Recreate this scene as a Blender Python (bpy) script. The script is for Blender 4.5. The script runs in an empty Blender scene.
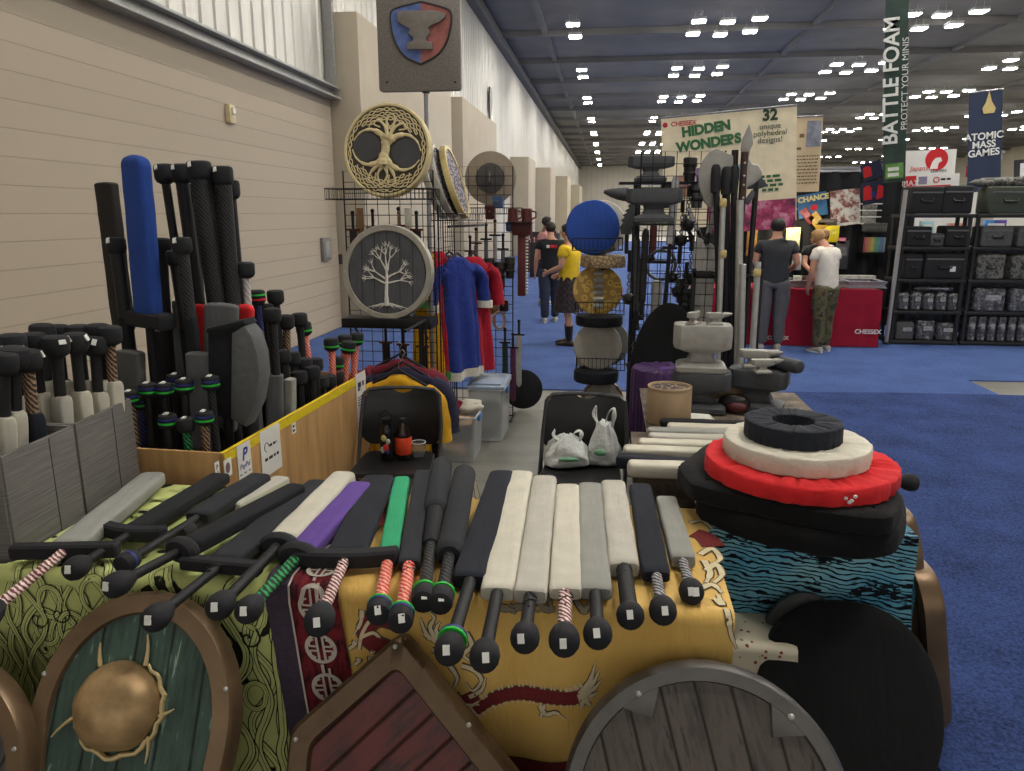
import bpy, bmesh, math, random
from mathutils import Vector as V, Matrix, noise as NZ
R = math.radians
PI = math.pi
rnd = random.Random(11)
SC = bpy.context.scene
COL = SC.collection
# ---------------------------------------------------------------- camera
F, CXP, CYP, CH, PITCH, YAW = 740.0, 512.0, 385.5, 1.8, R(13.05), R(7.3)


def ray(px, py):
    x = (px - CXP) / F
    y = (CYP - py) / F
    f = math.cos(PITCH) + y * math.sin(PITCH)
    z = -math.sin(PITCH) + y * math.cos(PITCH)
    return V((x * math.cos(YAW) - f * math.sin(YAW), x * math.sin(YAW) + f * math.cos(YAW), z))


def at(px, py, x=None, y=None, z=None, pl=None):
    """the point of the place seen at a pixel, on the plane x=, y= or z= or pl=(point, normal)"""
    d = ray(px, py)
    o = V((0, 0, CH))
    if z is not None:
        t = (z - CH) / d.z
    elif y is not None:
        t = y / d.y
    elif x is not None:
        t = x / d.x
    else:
        t = (pl[0] - o).dot(pl[1]) / d.dot(pl[1])
    return o + d * t


cam = bpy.data.cameras.new('camera')
cam.sensor_width = 36.0
cam.lens = F / 1024 * 36.0
cam.clip_end = 400
cam.clip_start = 0.05
camo = bpy.data.objects.new('camera', cam)
COL.objects.link(camo)
camo.location = (0, 0, CH)
camo.rotation_euler = (PI / 2 - PITCH, 0, YAW)
SC.camera = camo


# ---------------------------------------------------------------- materials
def lin(c):
    c = c / 255.0
    return c / 12.92 if c <= 0.04045 else ((c + 0.055) / 1.055) ** 2.4


def rgb(t):
    return (lin(t[0]), lin(t[1]), lin(t[2]), 1)


MATS = {}


class NT:
    def __init__(s, name):
        s.m = bpy.data.materials.new(name)
        s.m.use_nodes = True
        s.t = s.m.node_tree
        s.b = s.t.nodes['Principled BSDF']
        s.out = s.t.nodes['Material Output']
        s.tc = None

    def n(s, typ, **kw):
        nd = s.t.nodes.new(typ)
        for k, v in kw.items():
            if k.startswith('i_'):
                k = k[2:]
                nd.inputs[int(k) if k.isdigit() else k.replace('_', ' ')].default_value = v
            else:
                setattr(nd, k, v)
        return nd

    def l(s, a, b):
        s.t.links.new(a, b)

    def co(s, kind='Object'):
        if not s.tc:
            s.tc = s.n('ShaderNodeTexCoord')
        return s.tc.outputs[kind]

    def math(s, op, a, b=None, c=None):
        nd = s.n('ShaderNodeMath', operation=op)
        for i, v in enumerate((a, b, c)):
            if v is None:
                continue
            if isinstance(v, (int, float)):
                nd.inputs[i].default_value = v
            else:
                s.l(v, nd.inputs[i])
        return nd.outputs[0]

    def mix(s, fac, a, b):
        nd = s.n('ShaderNodeMix', data_type='RGBA')
        for i, v in ((0, fac), (6, a), (7, b)):
            if isinstance(v, (int, float)):
                nd.inputs[i].default_value = v
            elif isinstance(v, tuple):
                nd.inputs[i].default_value = v
            else:
                s.l(v, nd.inputs[i])
        return nd.outputs[2]

    def mapping(s, scale=(1, 1, 1), rot=(0, 0, 0), kind='Object', loc=(0, 0, 0)):
        nd = s.n('ShaderNodeMapping')
        nd.inputs['Scale'].default_value = scale
        nd.inputs['Rotation'].default_value = rot
        nd.inputs['Location'].default_value = loc
        s.l(s.co(kind), nd.inputs[0])
        return nd.outputs[0]

    def noise(s, scale, vec=None, detail=4, rough=.55):
        nd = s.n('ShaderNodeTexNoise')
        nd.inputs['Scale'].default_value = scale
        nd.inputs['Detail'].default_value = detail
        nd.inputs['Roughness'].default_value = rough
        s.l(vec if vec else s.co(), nd.inputs['Vector'])
        return nd.outputs[0]

    def ramp(s, fac, stops):
        nd = s.n('ShaderNodeValToRGB')
        e = nd.color_ramp.elements
        while len(e) < len(stops):
            e.new(0.5)
        for i, (p, c) in enumerate(stops):
            e[i].position = p
            e[i].color = c if len(c) == 4 else rgb(c)
        s.l(fac, nd.inputs[0])
        return nd.outputs[0]

    def bump(s, h, strength=.3, dist=.01):
        nd = s.n('ShaderNodeBump')
        nd.inputs['Strength'].default_value = strength
        nd.inputs['Distance'].default_value = dist
        s.l(h, nd.inputs['Height'])
        s.l(nd.outputs[0], s.b.inputs['Normal'])

    def color(s, c):
        if isinstance(c, tuple):
            s.b.inputs['Base Color'].default_value = c
        else:
            s.l(c, s.b.inputs['Base Color'])

    def fin(s, rough=.7, metal=0, spec=.5):
        s.b.inputs['Roughness'].default_value = rough
        s.b.inputs['Metallic'].default_value = metal
        s.b.inputs['Specular IOR Level'].default_value = spec
        MATS[s.m.name] = s.m
        return s.m


def mat(name, c, rough=.75, metal=0, var=.12, scale=25, bump=.0, bscale=None, stretch=(1, 1, 1), spec=.4, dist=.004):
    """plain stuff: a colour with a little mottling and a fine relief"""
    if name in MATS:
        return MATS[name]
    k = NT(name)
    vec = k.mapping(stretch)
    n = k.noise(scale, vec)
    a = rgb(c)
    lo = tuple(x * (1 - var) for x in a[:3]) + (1,)
    hi = tuple(min(1, x * (1 + var)) for x in a[:3]) + (1,)
    k.color(k.ramp(n, [(.3, lo), (.7, hi)]))
    if bump:
        k.bump(k.noise(bscale or scale, vec, 5, .6), bump, dist)
    return k.fin(rough, metal, spec)


def fabric(name, c, var=.07, rough=.9, wr=.5, dust=0):
    """sleeve cloth: soft wrinkles and fine weave"""
    if name in MATS:
        return MATS[name]
    k = NT(name)
    v1 = k.mapping((26, 4, 26))
    w = k.noise(1.0, v1, 3, .5)
    fine = k.noise(420, None, 2)
    h = k.math('MULTIPLY_ADD', fine, .12, w)
    a = rgb(c)
    n = k.noise(14, None, 4)
    lo = tuple(x * (1 - var) for x in a[:3]) + (1,)
    hi = tuple(min(1, x * (1 + var)) for x in a[:3]) + (1,)
    k.color(k.ramp(n, [(.3, lo), (.7, hi)]))
    k.bump(h, wr, .012)
    k.b.inputs['Sheen Weight'].default_value = .03
    k.b.inputs['Sheen Roughness'].default_value = .6
    return k.fin(rough, 0, .25)


def emit(name, c, strength):
    if name in MATS:
        return MATS[name]
    k = NT(name)
    k.b.inputs['Emission Color'].default_value = rgb(c)
    k.b.inputs['Emission Strength'].default_value = strength
    k.color(rgb(c))
    return k.fin(.6)


# ---------------------------------------------------------------- mesh building
def fr(o, x, y, z):
    """matrix with the given origin and axes"""
    return Matrix(((x[0], y[0], z[0], o[0]), (x[1], y[1], z[1], o[1]), (x[2], y[2], z[2], o[2]), (0, 0, 0, 1)))


def frame(o, ydir, up=(0, 0, 1)):
    """origin o, local +Y along ydir, local +Z as near to up as can be"""
    y = V(ydir).normalized()
    u = V(up)
    x = y.cross(u)
    if x.length < 1e-6:
        x = V((1, 0, 0))
    x.normalize()
    z = x.cross(y).normalized()
    return fr(V(o), x, y, z)


def TR(x, y, z, rz=0, rx=0, ry=0):
    return Matrix.Translation((x, y, z)) @ Matrix.Rotation(rz, 4, 'Z') @ Matrix.Rotation(ry, 4, 'Y') @ Matrix.Rotation(rx, 4, 'X')


class MB:
    def __init__(s):
        s.v, s.f, s.mi = [], [], []

    def add(s, vs, fs, m=0, M=None):
        b = len(s.v)
        s.v += [(M @ V(p)) if M else V(p) for p in vs]
        for f in fs:
            s.f.append([b + i for i in f])
            s.mi.append(m)
        return s

    def bm(s, b, m=0, M=None):
        b.verts.index_update()
        s.add([v.co.copy() for v in b.verts], [[v.index for v in f.verts] for f in b.faces], m, M)
        b.free()
        return s

    def box(s, c, size, r=0, M=None, m=0, seg=2, taper=None):
        b = bmesh.new()
        bmesh.ops.create_cube(b, size=1)
        for v in b.verts:
            k = 1
            if taper and v.co.z > 0:
                k = taper
            v.co = V((v.co.x * size[0] * k + c[0], v.co.y * size[1] * k + c[1], v.co.z * size[2] + c[2]))
        if r:
            bmesh.ops.bevel(b, geom=b.edges[:], offset=min(r, min(size) * .49), segments=seg, affect='EDGES', profile=.5)
        return s.bm(b, m, M)

    def rings(s, rs, m=0, M=None, cap=True, closed=False):
        n = len(rs[0])
        vs = [p for r in rs for p in r]
        fs = []
        k = len(rs)
        for i in range(k - (0 if closed else 1)):
            j = (i + 1) % k
            for q in range(n):
                w = (q + 1) % n
                fs.append([i * n + q, i * n + w, j * n + w, j * n + q])
        if cap and not closed:
            fs.append(list(range(n))[::-1])
            fs.append([(k - 1) * n + q for q in range(n)])
        return s.add(vs, fs, m, M)

    def tube(s, pts, r, n=8, m=0, M=None, cap=True, closed=False, flat=1.0, up=None):
        pts = [V(p) for p in pts]
        rs = r if isinstance(r, (list, tuple)) else [r] * len(pts)
        out = []
        prev = None
        k = len(pts)
        for i, p in enumerate(pts):
            if closed:
                t = pts[(i + 1) % k] - pts[i - 1]
            else:
                t = pts[min(i + 1, k - 1)] - pts[max(i - 1, 0)]
            t.normalize()
            if prev is None:
                u = V(up) if up else (V((0, 0, 1)) if abs(t.z) < .9 else V((1, 0, 0)))
            else:
                u = prev
            u = u - t * u.dot(t)
            if u.length < 1e-6:
                u = t.orthogonal()
            u.normalize()
            prev = u
            w = t.cross(u)
            out.append([p + (w * math.cos(a) + u * math.sin(a) * flat) * rs[i] for a in [2 * PI * q / n for q in range(n)]])
        return s.rings(out, m, M, cap, closed)

    def lathe(s, prof, n=24, m=0, M=None, ax='z', sx=1, sy=1):
        rs = []
        for r, z in prof:
            ring = []
            for q in range(n):
                a = 2 * PI * q / n
                x, y = r * math.cos(a) * sx, r * math.sin(a) * sy
                ring.append((x, y, z) if ax == 'z' else (x, z, -y) if ax == 'y' else (z, x, y))
            rs.append(ring)
        return s.rings(rs, m, M)

    def prism(s, poly, z0, z1, r=0, m=0, M=None, seg=2):
        b = bmesh.new()
        f = b.faces.new([b.verts.new((p[0], p[1], z0)) for p in poly])
        if f.normal.z > 0 or sum(poly[i - 1][0] * poly[i][1] - poly[i][0] * poly[i - 1][1] for i in range(len(poly))) > 0:
            f.normal_flip()
        g = bmesh.ops.extrude_face_region(b, geom=[f])
        for v in g['geom']:
            if isinstance(v, bmesh.types.BMVert):
                v.co.z = z1
        bmesh.ops.recalc_face_normals(b, faces=b.faces[:])
        if r:
            es = [e for e in b.edges if abs(e.verts[0].co.z - e.verts[1].co.z) < 1e-6]
            bmesh.ops.bevel(b, geom=es, offset=r, segments=seg, affect='EDGES', profile=.5)
        return s.bm(b, m, M)

    def grid(s, fn, nu, nv, m=0, M=None):
        vs = [fn(i / nu, j / nv) for j in range(nv + 1) for i in range(nu + 1)]
        w = nu + 1
        return s.add(vs, [[j * w + i, j * w + i + 1, (j + 1) * w + i + 1, (j + 1) * w + i] for j in range(nv) for i in range(nu)], m, M)

    def ell(s, c, r, n=12, k=8, m=0, M=None):
        r = (r, r, r) if isinstance(r, (int, float)) else r
        rs = []
        for j in range(k + 1):
            th = PI * j / k
            rr = max(math.sin(th), .02)
            rs.append([(c[0] + r[0] * rr * math.cos(2 * PI * q / n), c[1] + r[1] * rr * math.sin(2 * PI * q / n), c[2] - r[2] * math.cos(th)) for q in range(n)])
        return s.rings(rs, m, M)

    def ribbon(s, pts, w, m=0, M=None, z=0.0, th=.0008):
        """a flat strip along 2-d points; w is a width or a list of widths"""
        ws = w if isinstance(w, (list, tuple)) else [w] * len(pts)
        L, Rr = [], []
        k = len(pts)
        for i, p in enumerate(pts):
            a, c = pts[max(i - 1, 0)], pts[min(i + 1, k - 1)]
            dx, dy = c[0] - a[0], c[1] - a[1]
            d = math.hypot(dx, dy) or 1
            nx, ny = -dy / d * ws[i] / 2, dx / d * ws[i] / 2
            L.append((p[0] + nx, p[1] + ny, z))
            Rr.append((p[0] - nx, p[1] - ny, z))
        s.add(L + Rr, [[i, i + k, i + k + 1, i + 1] for i in range(k - 1)], m, M)
        return s

    def build(s, name, mats, parent=None, M=None, smooth=40, jit=0):
        me = bpy.data.meshes.new(name)
        vs = s.v
        if jit:
            vs = [p + V((rnd.uniform(-jit, jit), rnd.uniform(-jit, jit), rnd.uniform(-jit, jit))) for p in vs]
        me.from_pydata([tuple(p) for p in vs], [], s.f)
        for q in (mats if isinstance(mats, (list, tuple)) else [mats]):
            me.materials.append(q)
        if any(s.mi):
            me.polygons.foreach_set('material_index', s.mi)
        if smooth:
            me.polygons.foreach_set('use_smooth', [True] * len(me.polygons))
            me.set_sharp_from_angle(angle=R(smooth))
        me.update()
        o = bpy.data.objects.new(name, me)
        COL.objects.link(o)
        if parent:
            o.parent = parent
        if M is not None:
            o.matrix_local = M
        return o


def tag(o, label=None, cat=None, group=None, kind=None):
    if label:
        o['label'] = label
    if cat:
        o['category'] = cat
    if group:
        o['group'] = group
    if kind:
        o['kind'] = kind
    return o


def thing(name, label, cat, M=None, group=None):
    o = bpy.data.objects.new(name, None)
    COL.objects.link(o)
    o.empty_display_size = .05
    if M is not None:
        o.matrix_world = M
    return tag(o, label, cat, group)


def copy_tree(o, parent=None):
    c = o.copy()
    COL.objects.link(c)
    if parent:
        c.parent = parent
    for ch in o.children:
        copy_tree(ch, c)
    return c


def struct(mb, name, m, **k):
    return tag(mb.build(name, m, **k), kind='structure')


def text(name, s, size, m, parent=None, M=None, align='CENTER', ext=.0006, sx=1, shear=0, bold=0):
    cu = bpy.data.curves.new(name, 'FONT')
    cu.body = s
    cu.size = size
    cu.align_x = align
    cu.align_y = 'CENTER'
    cu.extrude = ext
    cu.shear = shear
    cu.offset = bold
    cu.space_line = .85
    cu.materials.append(m)
    tmp = bpy.data.objects.new(name, cu)
    COL.objects.link(tmp)
    me = bpy.data.meshes.new_from_object(tmp.evaluated_get(bpy.context.evaluated_depsgraph_get()))
    bpy.data.objects.remove(tmp)
    me.name = name
    me.materials.clear()
    me.materials.append(m)
    o = bpy.data.objects.new(name, me)
    COL.objects.link(o)
    if parent:
        o.parent = parent
    o.matrix_local = (M if M is not None else Matrix()) @ Matrix.Diagonal((sx, 1, 1, 1))
    return o


def circ(r, n=40, cx=0, cy=0, a0=0, a1=2 * PI, ry=None):
    full = abs(a1 - a0 - 2 * PI) < 1e-6
    k = n if full else n - 1
    return [(cx + r * math.cos(a0 + (a1 - a0) * i / k), cy + (ry or r) * math.sin(a0 + (a1 - a0) * i / k)) for i in range(n)]


def se_ring(w, t, y, n=20, ex=5.0, cx=0, cz=0):
    """rounded-rectangle section of a padded blade at height y"""
    out = []
    for q in range(n):
        a = 2 * PI * q / n + PI / n
        c, d = math.cos(a), math.sin(a)
        out.append(V((cx + w / 2 * math.copysign(abs(c) ** (2 / ex), c), y, cz + t / 2 * math.copysign(abs(d) ** (2 / ex), d))))
    return out


FB = fabric('black_fabric', (30, 31, 35))
FBK = fabric('deep_black_fabric', (15, 15, 17))
FB2 = fabric('charcoal_fabric', (43, 44, 49))
FN = fabric('navy_black_fabric', (34, 37, 46))
FG = fabric('grey_fabric', (96, 97, 98))
FLG = fabric('light_grey_fabric', (148, 148, 142))
FW = fabric('off_white_fabric', (203, 198, 182))
FW2 = fabric('pale_grey_fabric', (186, 182, 171))
FBLUE = fabric('blue_fabric', (42, 74, 150))
FRED = fabric('red_fabric', (205, 38, 42))
FPURP = fabric('purple_fabric', (98, 70, 146))
FGREEN = fabric('green_fabric', (52, 160, 112))
RUB = mat('black_rubber', (30, 30, 33), .5, bump=.15, bscale=120)
RUB2 = mat('soft_black_foam', (34, 34, 38), .8, bump=.2, bscale=200)
FOAMG = mat('dark_grey_foam', (66, 68, 72), .6, bump=.15, bscale=40)
FOAML = mat('light_grey_foam', (150, 148, 142), .45, bump=.12, bscale=40)
TAG = mat('white_sticker', (226, 226, 220), .6, var=.03)
PAPER = mat('white_paper', (222, 219, 212), .8, var=.03)
INK = mat('dark_ink', (40, 40, 46), .8, var=.05)
STEEL = mat('steel', (150, 150, 152), .35, .8, var=.1)
BSTEEL = mat('black_steel', (24, 24, 26), .45, .3)
CHROME = mat('silver_paint', (176, 176, 172), .4, .35, var=.1)
GUN = mat('gunmetal_paint', (92, 94, 98), .42, .4, var=.15)
BRASS = mat('brass_paint', (150, 112, 68), .4, .55, var=.15)
BRONZE = mat('bronze_paint', (112, 86, 60), .42, .5, var=.15)
BRONZED = mat('dark_bronze_paint', (92, 74, 54), .4, .5, var=.15)
GOLD = mat('pale_gold_paint', (196, 176, 118), .45, .2, var=.1)
RGREEN = mat('green_tape', (40, 190, 60), .5, var=.05)
RBLUE = mat('blue_tape', (36, 46, 120), .5, var=.05)
WHITE = mat('white_plastic', (224, 224, 222), .45, var=.03)
WOOD = mat('brown_wood', (110, 78, 50), .6, var=.25, scale=12, stretch=(8, 8, 1))
MAROON = mat('maroon_leather', (82, 34, 34), .55, bump=.1, bscale=60)
BLEATHER = mat('black_leather', (28, 25, 24), .45, bump=.15, bscale=90)


def wrap_mat(name, a, b, scale=90):
    if name in MATS:
        return MATS[name]
    k = NT(name)
    w1 = k.n('ShaderNodeTexWave', wave_type='BANDS', bands_direction='DIAGONAL')
    w1.inputs['Scale'].default_value = scale / 2.0
    w1.inputs['Distortion'].default_value = 2.5
    w1.inputs['Detail'].default_value = 1
    w1.inputs['Detail Scale'].default_value = 2
    k.l(k.co(), w1.inputs['Vector'])
    k.color(k.ramp(w1.outputs[1], [(.42, rgb(a)), (.55, rgb(b))]))
    k.bump(w1.outputs[1], .4, .003)
    return k.fin(.75)


GRIP = {
    'black': mat('black_grip_tape', (26, 26, 28), .6, bump=.3, bscale=80),
    'rib': wrap_mat('ribbed_black_tape', (14, 14, 16), (46, 46, 48), 60),
    'pink': wrap_mat('pink_white_cord', (226, 205, 196), (110, 50, 58), 70),
    'red': wrap_mat('red_cord', (222, 62, 52), (232, 170, 150), 60),
    'green': wrap_mat('green_cord', (40, 150, 84), (22, 30, 28), 60),
    'tan': wrap_mat('tan_cord', (156, 128, 98), (50, 40, 34), 60),
    'blue': wrap_mat('blue_cord', (58, 66, 132), (30, 32, 52), 60),
    'white': wrap_mat('white_grip_tape', (206, 204, 200), (170, 168, 166), 40),
    'grey': wrap_mat('grey_cord', (170, 168, 170), (70, 70, 76), 70),
}


def blade_mb(bl, bw, bt, tip=.5, wr=.0016, ex=5, n=20, base=.012, taper=1.0, y0=0):
    mb = MB()
    ys = [0, base * .35, base, base * 2.2]
    ys += [bl * k / 14 for k in range(1, 13)]
    tl = bw * tip
    ys = [y for y in ys if y < bl - tl * 1.05] + [bl - tl * (1 - k) for k in (0, .25, .5, .7, .85, .95, 1)]
    ys = sorted(ys)
    seed = rnd.uniform(0, 99)
    rs = []
    for y in ys:
        k = 1 - (1 - taper) * (y / bl)
        w, t = bw * k, bt
        if y > bl - tl:
            q = (y - (bl - tl)) / tl
            w *= max(.16, math.sqrt(max(0, 1 - q ** 2.6)))
            t *= max(.35, math.sqrt(max(0, 1 - q ** 5)))
        if y < base:
            q = 1 - y / base
            w *= 1 - .10 * q * q
            t *= 1 - .28 * q * q
        ring = se_ring(w, t, y0 + y, n, ex)
        for p in ring:
            d = NZ.noise(V((p.x * 22 + seed, p.y * 9, p.z * 22))) * wr * 1.6
            p.x += d
            p.z += NZ.noise(V((p.x * 18, p.y * 11 + seed, p.z * 18 + 7))) * wr * 1.6
        rs.append(ring)
    mb.rings(rs)
    return mb


def pommel_mb(r, ln, kind='bulb', n=16):
    """along +Y from 0 (free end) to ln"""
    if kind == 'bulb':
        prof = [(.01 * r, 0), (.55 * r, .01 * ln), (.84 * r, .08 * ln), (1.0 * r, .25 * ln), (1.02 * r, .45 * ln), (.9 * r, .68 * ln), (.66 * r, .88 * ln), (.5 * r, ln)]
    else:
        prof = [(.01 * r, 0), (.7 * r, .0), (.93 * r, .06 * ln), (1.0 * r, .2 * ln), (1.0 * r, .7 * ln), (.85 * r, .88 * ln), (.5 * r, ln)]
    return MB().lathe(prof, n, ax='y')


def foam_weapon(label, M, L, blade=(.7, .11, .05), bm=None, grip=('black', .017), pom=(.036, .085, 'bulb'), rings=(), guard=None,
                gm=None, tags=((0, .5),), tip=.5, name='foam_sword', cat='foam sword', group=None, pm=None, ex=5, wr=.0016, tie=False, taper=1.0, base=.012):
    """padded practice weapon: local +Y from pommel end to blade tip, local +Z is the upper side"""
    t = thing(name, label, cat, M, group)
    bl, bw, bt = blade
    pr, pln, pk = pom
    y0 = L - bl
    blade_mb(bl, bw, bt, tip, wr, ex, y0=y0, taper=taper, base=base).build('blade', bm, t)
    mb = MB().tube([(0, pln * .8, 0), (0, (pln + y0) / 2, 0), (0, y0 + .012, 0)], [grip[1], grip[1] * .95, grip[1]], 10)
    mb.build('grip', GRIP[grip[0]], t)
    po = pommel_mb(pr, pln, pk).build('pommel', pm or RUB2, t)
    for k, (yy, mm) in enumerate(rings):
        MB().lathe([(pr * .9, yy * pln - .004), (pr * 1.035, yy * pln - .004), (pr * 1.035, yy * pln + .004), (pr * .9, yy * pln + .004)], 16, ax='y').build('tape_ring', mm, po)
    for (ang, el) in tags:
        # sticker on the pommel: ang about the axis, el 0 = on the free end, 1 = on the side
        a = R(ang)
        side = V((math.sin(a), 0, math.cos(a)))
        nrm = (side * math.sin(el * PI / 2) - V((0, 1, 0)) * math.cos(el * PI / 2)).normalized()
        pos = V((0, pln * .36, 0)) + V((nrm.x * pr * 1.09, nrm.y * pln * .40, nrm.z * pr * 1.09))
        TM = frame(pos, nrm.cross(V((1, .2, 0))), nrm)
        MB().box((0, 0, 0), (.016, .023, .006), 0, TM).build('price_tag', TAG, po)
    if guard:
        g = MB()
        if guard[0] == 'bar':
            hl, w, th, bend = guard[1:5]
            pts = [(hl * s, y0 - .016 + bend * abs(s) ** 2, guard[5] if len(guard) > 5 else 0) for s in (-1, -.96, -.7, -.35, 0, .35, .7, .96, 1)]
            rs = []
            for i, p in enumerate(pts):
                k = .72 if i in (0, len(pts) - 1) else 1
                rs.append([(p[0], p[1] + w / 2 * k * q[0], p[2] + th / 2 * k * q[1]) for q in ((-1, -.7), (-.7, -1), (.7, -1), (1, -.7), (1, .7), (.7, 1), (-.7, 1), (-1, .7))])
            g.rings(rs)
        else:
            rr, th = guard[1:3]
            g.lathe([(.01, y0 - .022 - th / 2), (rr * .8, y0 - .022 - th / 2), (rr, y0 - .022 - th * .2), (rr, y0 - .022 + th * .2), (rr * .8, y0 - .022 + th / 2), (.01, y0 - .022 + th / 2)], 20, ax='y', sx=1, sy=guard[3] if len(guard) > 3 else .7)
        g.build('crossguard', gm or RUB2, t)
    if tie:
        pts = [(math.sin(q * 1.3) * .02 * (q % 3), y0 - .01 - .012 * q, bt * .3 + .006 * math.cos(q * 2)) for q in range(7)]
        MB().tube(pts, .0022, 5).build('drawstring', BLEATHER, t)
    return t
LIGHT_STRENGTH = 108.0
WORLD_COL = (1.0, .95, .88)
WORLD_STRENGTH = .85
EXPOSURE = 0.14
# ================================================================ the hall
WX = -4.3
k = NT('painted_block')
br = k.n('ShaderNodeTexBrick', offset=.5)
br.inputs['Scale'].default_value = 1
br.inputs['Brick Width'].default_value = 40
br.inputs['Row Height'].default_value = .2
br.inputs['Mortar Size'].default_value = .006
br.inputs['Mortar Smooth'].default_value = .3
sep = k.n('ShaderNodeSeparateXYZ')
k.l(k.co(), sep.inputs[0])
cmb = k.n('ShaderNodeCombineXYZ')
k.l(sep.outputs[1], cmb.inputs[0])
k.l(sep.outputs[2], cmb.inputs[1])
k.l(cmb.outputs[0], br.inputs['Vector'])
nz = k.noise(3, None, 5)
br.inputs['Color1'].default_value = rgb((176, 163, 144))
br.inputs['Color2'].default_value = rgb((173, 160, 141))
br.inputs['Mortar'].default_value = rgb((163, 151, 133))
k.color(k.mix(k.math('MULTIPLY', nz, .18), br.outputs[0], rgb((160, 148, 130))))
h = k.math('MULTIPLY_ADD', k.noise(160, None, 3), .06, k.math('SUBTRACT', 1.0, br.outputs[1]))
k.bump(h, .6, .008)
BLOCK = k.fin(.8)
TANW = mat('tan_painted_panel', (172, 161, 142), .7, var=.04, scale=2)
k = NT('white_metal_siding')
n = k.noise(1, k.mapping((.4, 3.0, .25)), 3)
k.color(k.ramp(n, [(.3, rgb((184, 182, 174))), (.7, rgb((202, 200, 192)))]))
SIDING = k.fin(.36, .15, .6)
BEAM = mat('grey_painted_steel', (150, 150, 146), .5, .2)
CEIL = mat('dark_ceiling_deck', (124, 122, 120), .85, var=.12, scale=.6, bump=.1)
k = NT('concrete_floor')
n1 = k.noise(1.6, k.mapping((1, 2.5, 1)), 6, .65)
n2 = k.noise(26, None, 4)
k.color(k.ramp(k.math('MULTIPLY_ADD', n2, .25, k.math('MULTIPLY', n1, .8)), [(.3, rgb((92, 91, 86))), (.75, rgb((134, 131, 123)))]))
k.bump(n2, .08, .002)
CONC = k.fin(.42, 0, .4)


def carpet_mat(name, c, v):
    k = NT(name)
    n1 = k.noise(75, None, 3, .75)
    n2 = k.noise(2.2, None, 4)
    n3 = k.noise(620, None, 1)
    a = rgb(c)
    s = k.math('MULTIPLY_ADD', n1, .7, k.math('MULTIPLY', n2, .3))
    k.color(k.ramp(s, [(.32, tuple(x * (1 - v) for x in a[:3]) + (1,)), (.68, tuple(x * (1 + v) for x in a[:3]) + (1,))]))
    k.bump(k.math('ADD', n1, n3), .7, .006)
    return k.fin(.95, 0, .1)


CARPET = carpet_mat('blue_booth_carpet', (54, 70, 116), .75)
CARPET2 = carpet_mat('blue_aisle_carpet', (74, 95, 146), .4)

FARY, RX = 106.0, 40.0
struct(MB().box((18, 48, -.06), (46, 120, .1)), 'floor', CONC)
# carpets: thin sheets lying on the concrete
cp = [(-4.28, 7.5), (-2.2, 7.52), (-.25, 7.58), (.9, 7.62), (1.12, 4.4), (1.12, -1), (9, -1), (9, 7.95), (3.05, 7.9), (1.6, 7.75), (.9, 7.62)]
tag(MB().prism([(1.14, -1.0), (9, -1.0), (9, 4.0), (9, 7.9), (4.0, 7.9), (3.0, 7.86), (1.6, 7.72), (1.14, 7.68)], -.01, .006).build('floor_carpet', CARPET), kind='structure')
tag(MB().prism([(-4.28, 7.5), (-2.0, 7.52), (-.25, 7.58), (1.14, 7.69), (1.6, 7.73), (3.0, 7.87), (4.0, 7.91), (4.0, 8.6), (7, 8.7), (9.5, 9), (9.5, 52), (-4.28, 52)], -.01, .004).build('floor_aisle_carpet', CARPET2), kind='structure')
# left wall: painted block below, ribbed metal above
struct(MB().box((WX - .15, 4, 1.75), (.3, 15.2, 3.5)), 'wall_left', BLOCK)
mb = MB()
for z0, z1, dx in ((3.5, 3.53, .20), (3.53, 3.64, .10), (3.64, 3.67, .2)):
    mb.box((WX + dx / 2 - .02, 4, (z0 + z1) / 2), (dx, 15.2, z1 - z0), .004)
struct(mb, 'trim_1', BEAM)


def ribbed(y0, y1, z0, z1, x, step=.305):
    mb = MB()
    ys = []
    y = y0
    while y < y1:
        for d, o in ((0, 0), (.20, 0), (.225, .02), (.28, .02)):
            ys.append((y + d, x + o))
        y += step
    vs = [(xx, yy, z0) for yy, xx in ys] + [(xx, yy, z1) for yy, xx in ys]
    n_ = len(ys)
    return mb.add(vs, [[i, i + 1, n_ + i + 1, n_ + i] for i in range(n_ - 1)])


struct(ribbed(-3.5, 11.55, 3.67, 8.3, WX - .05), 'wall_left_siding', SIDING, smooth=0)
struct(ribbed(11.6, FARY, 0.0, 8.3, WX - .02), 'wall_left_far', SIDING, smooth=0)
# door bays that stand out from the wall
for i, (y0, y1, x1, zt) in enumerate(((11.62, 18.4, -3.82, 4.75), (19.6, 25.5, -3.78, 4.7), (33, 36, -3.5, 4.2), (44, 48, -3.4, 4.4), (58, 63, -3.2, 4.6), (76, 84, -3.0, 4.6))):
    mb = MB().box(((WX + x1) / 2 - .1, (y0 + y1) / 2, zt / 2), (x1 - WX + .2, y1 - y0, zt), .02)
    struct(mb, 'wall_left_bay', TANW)
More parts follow.
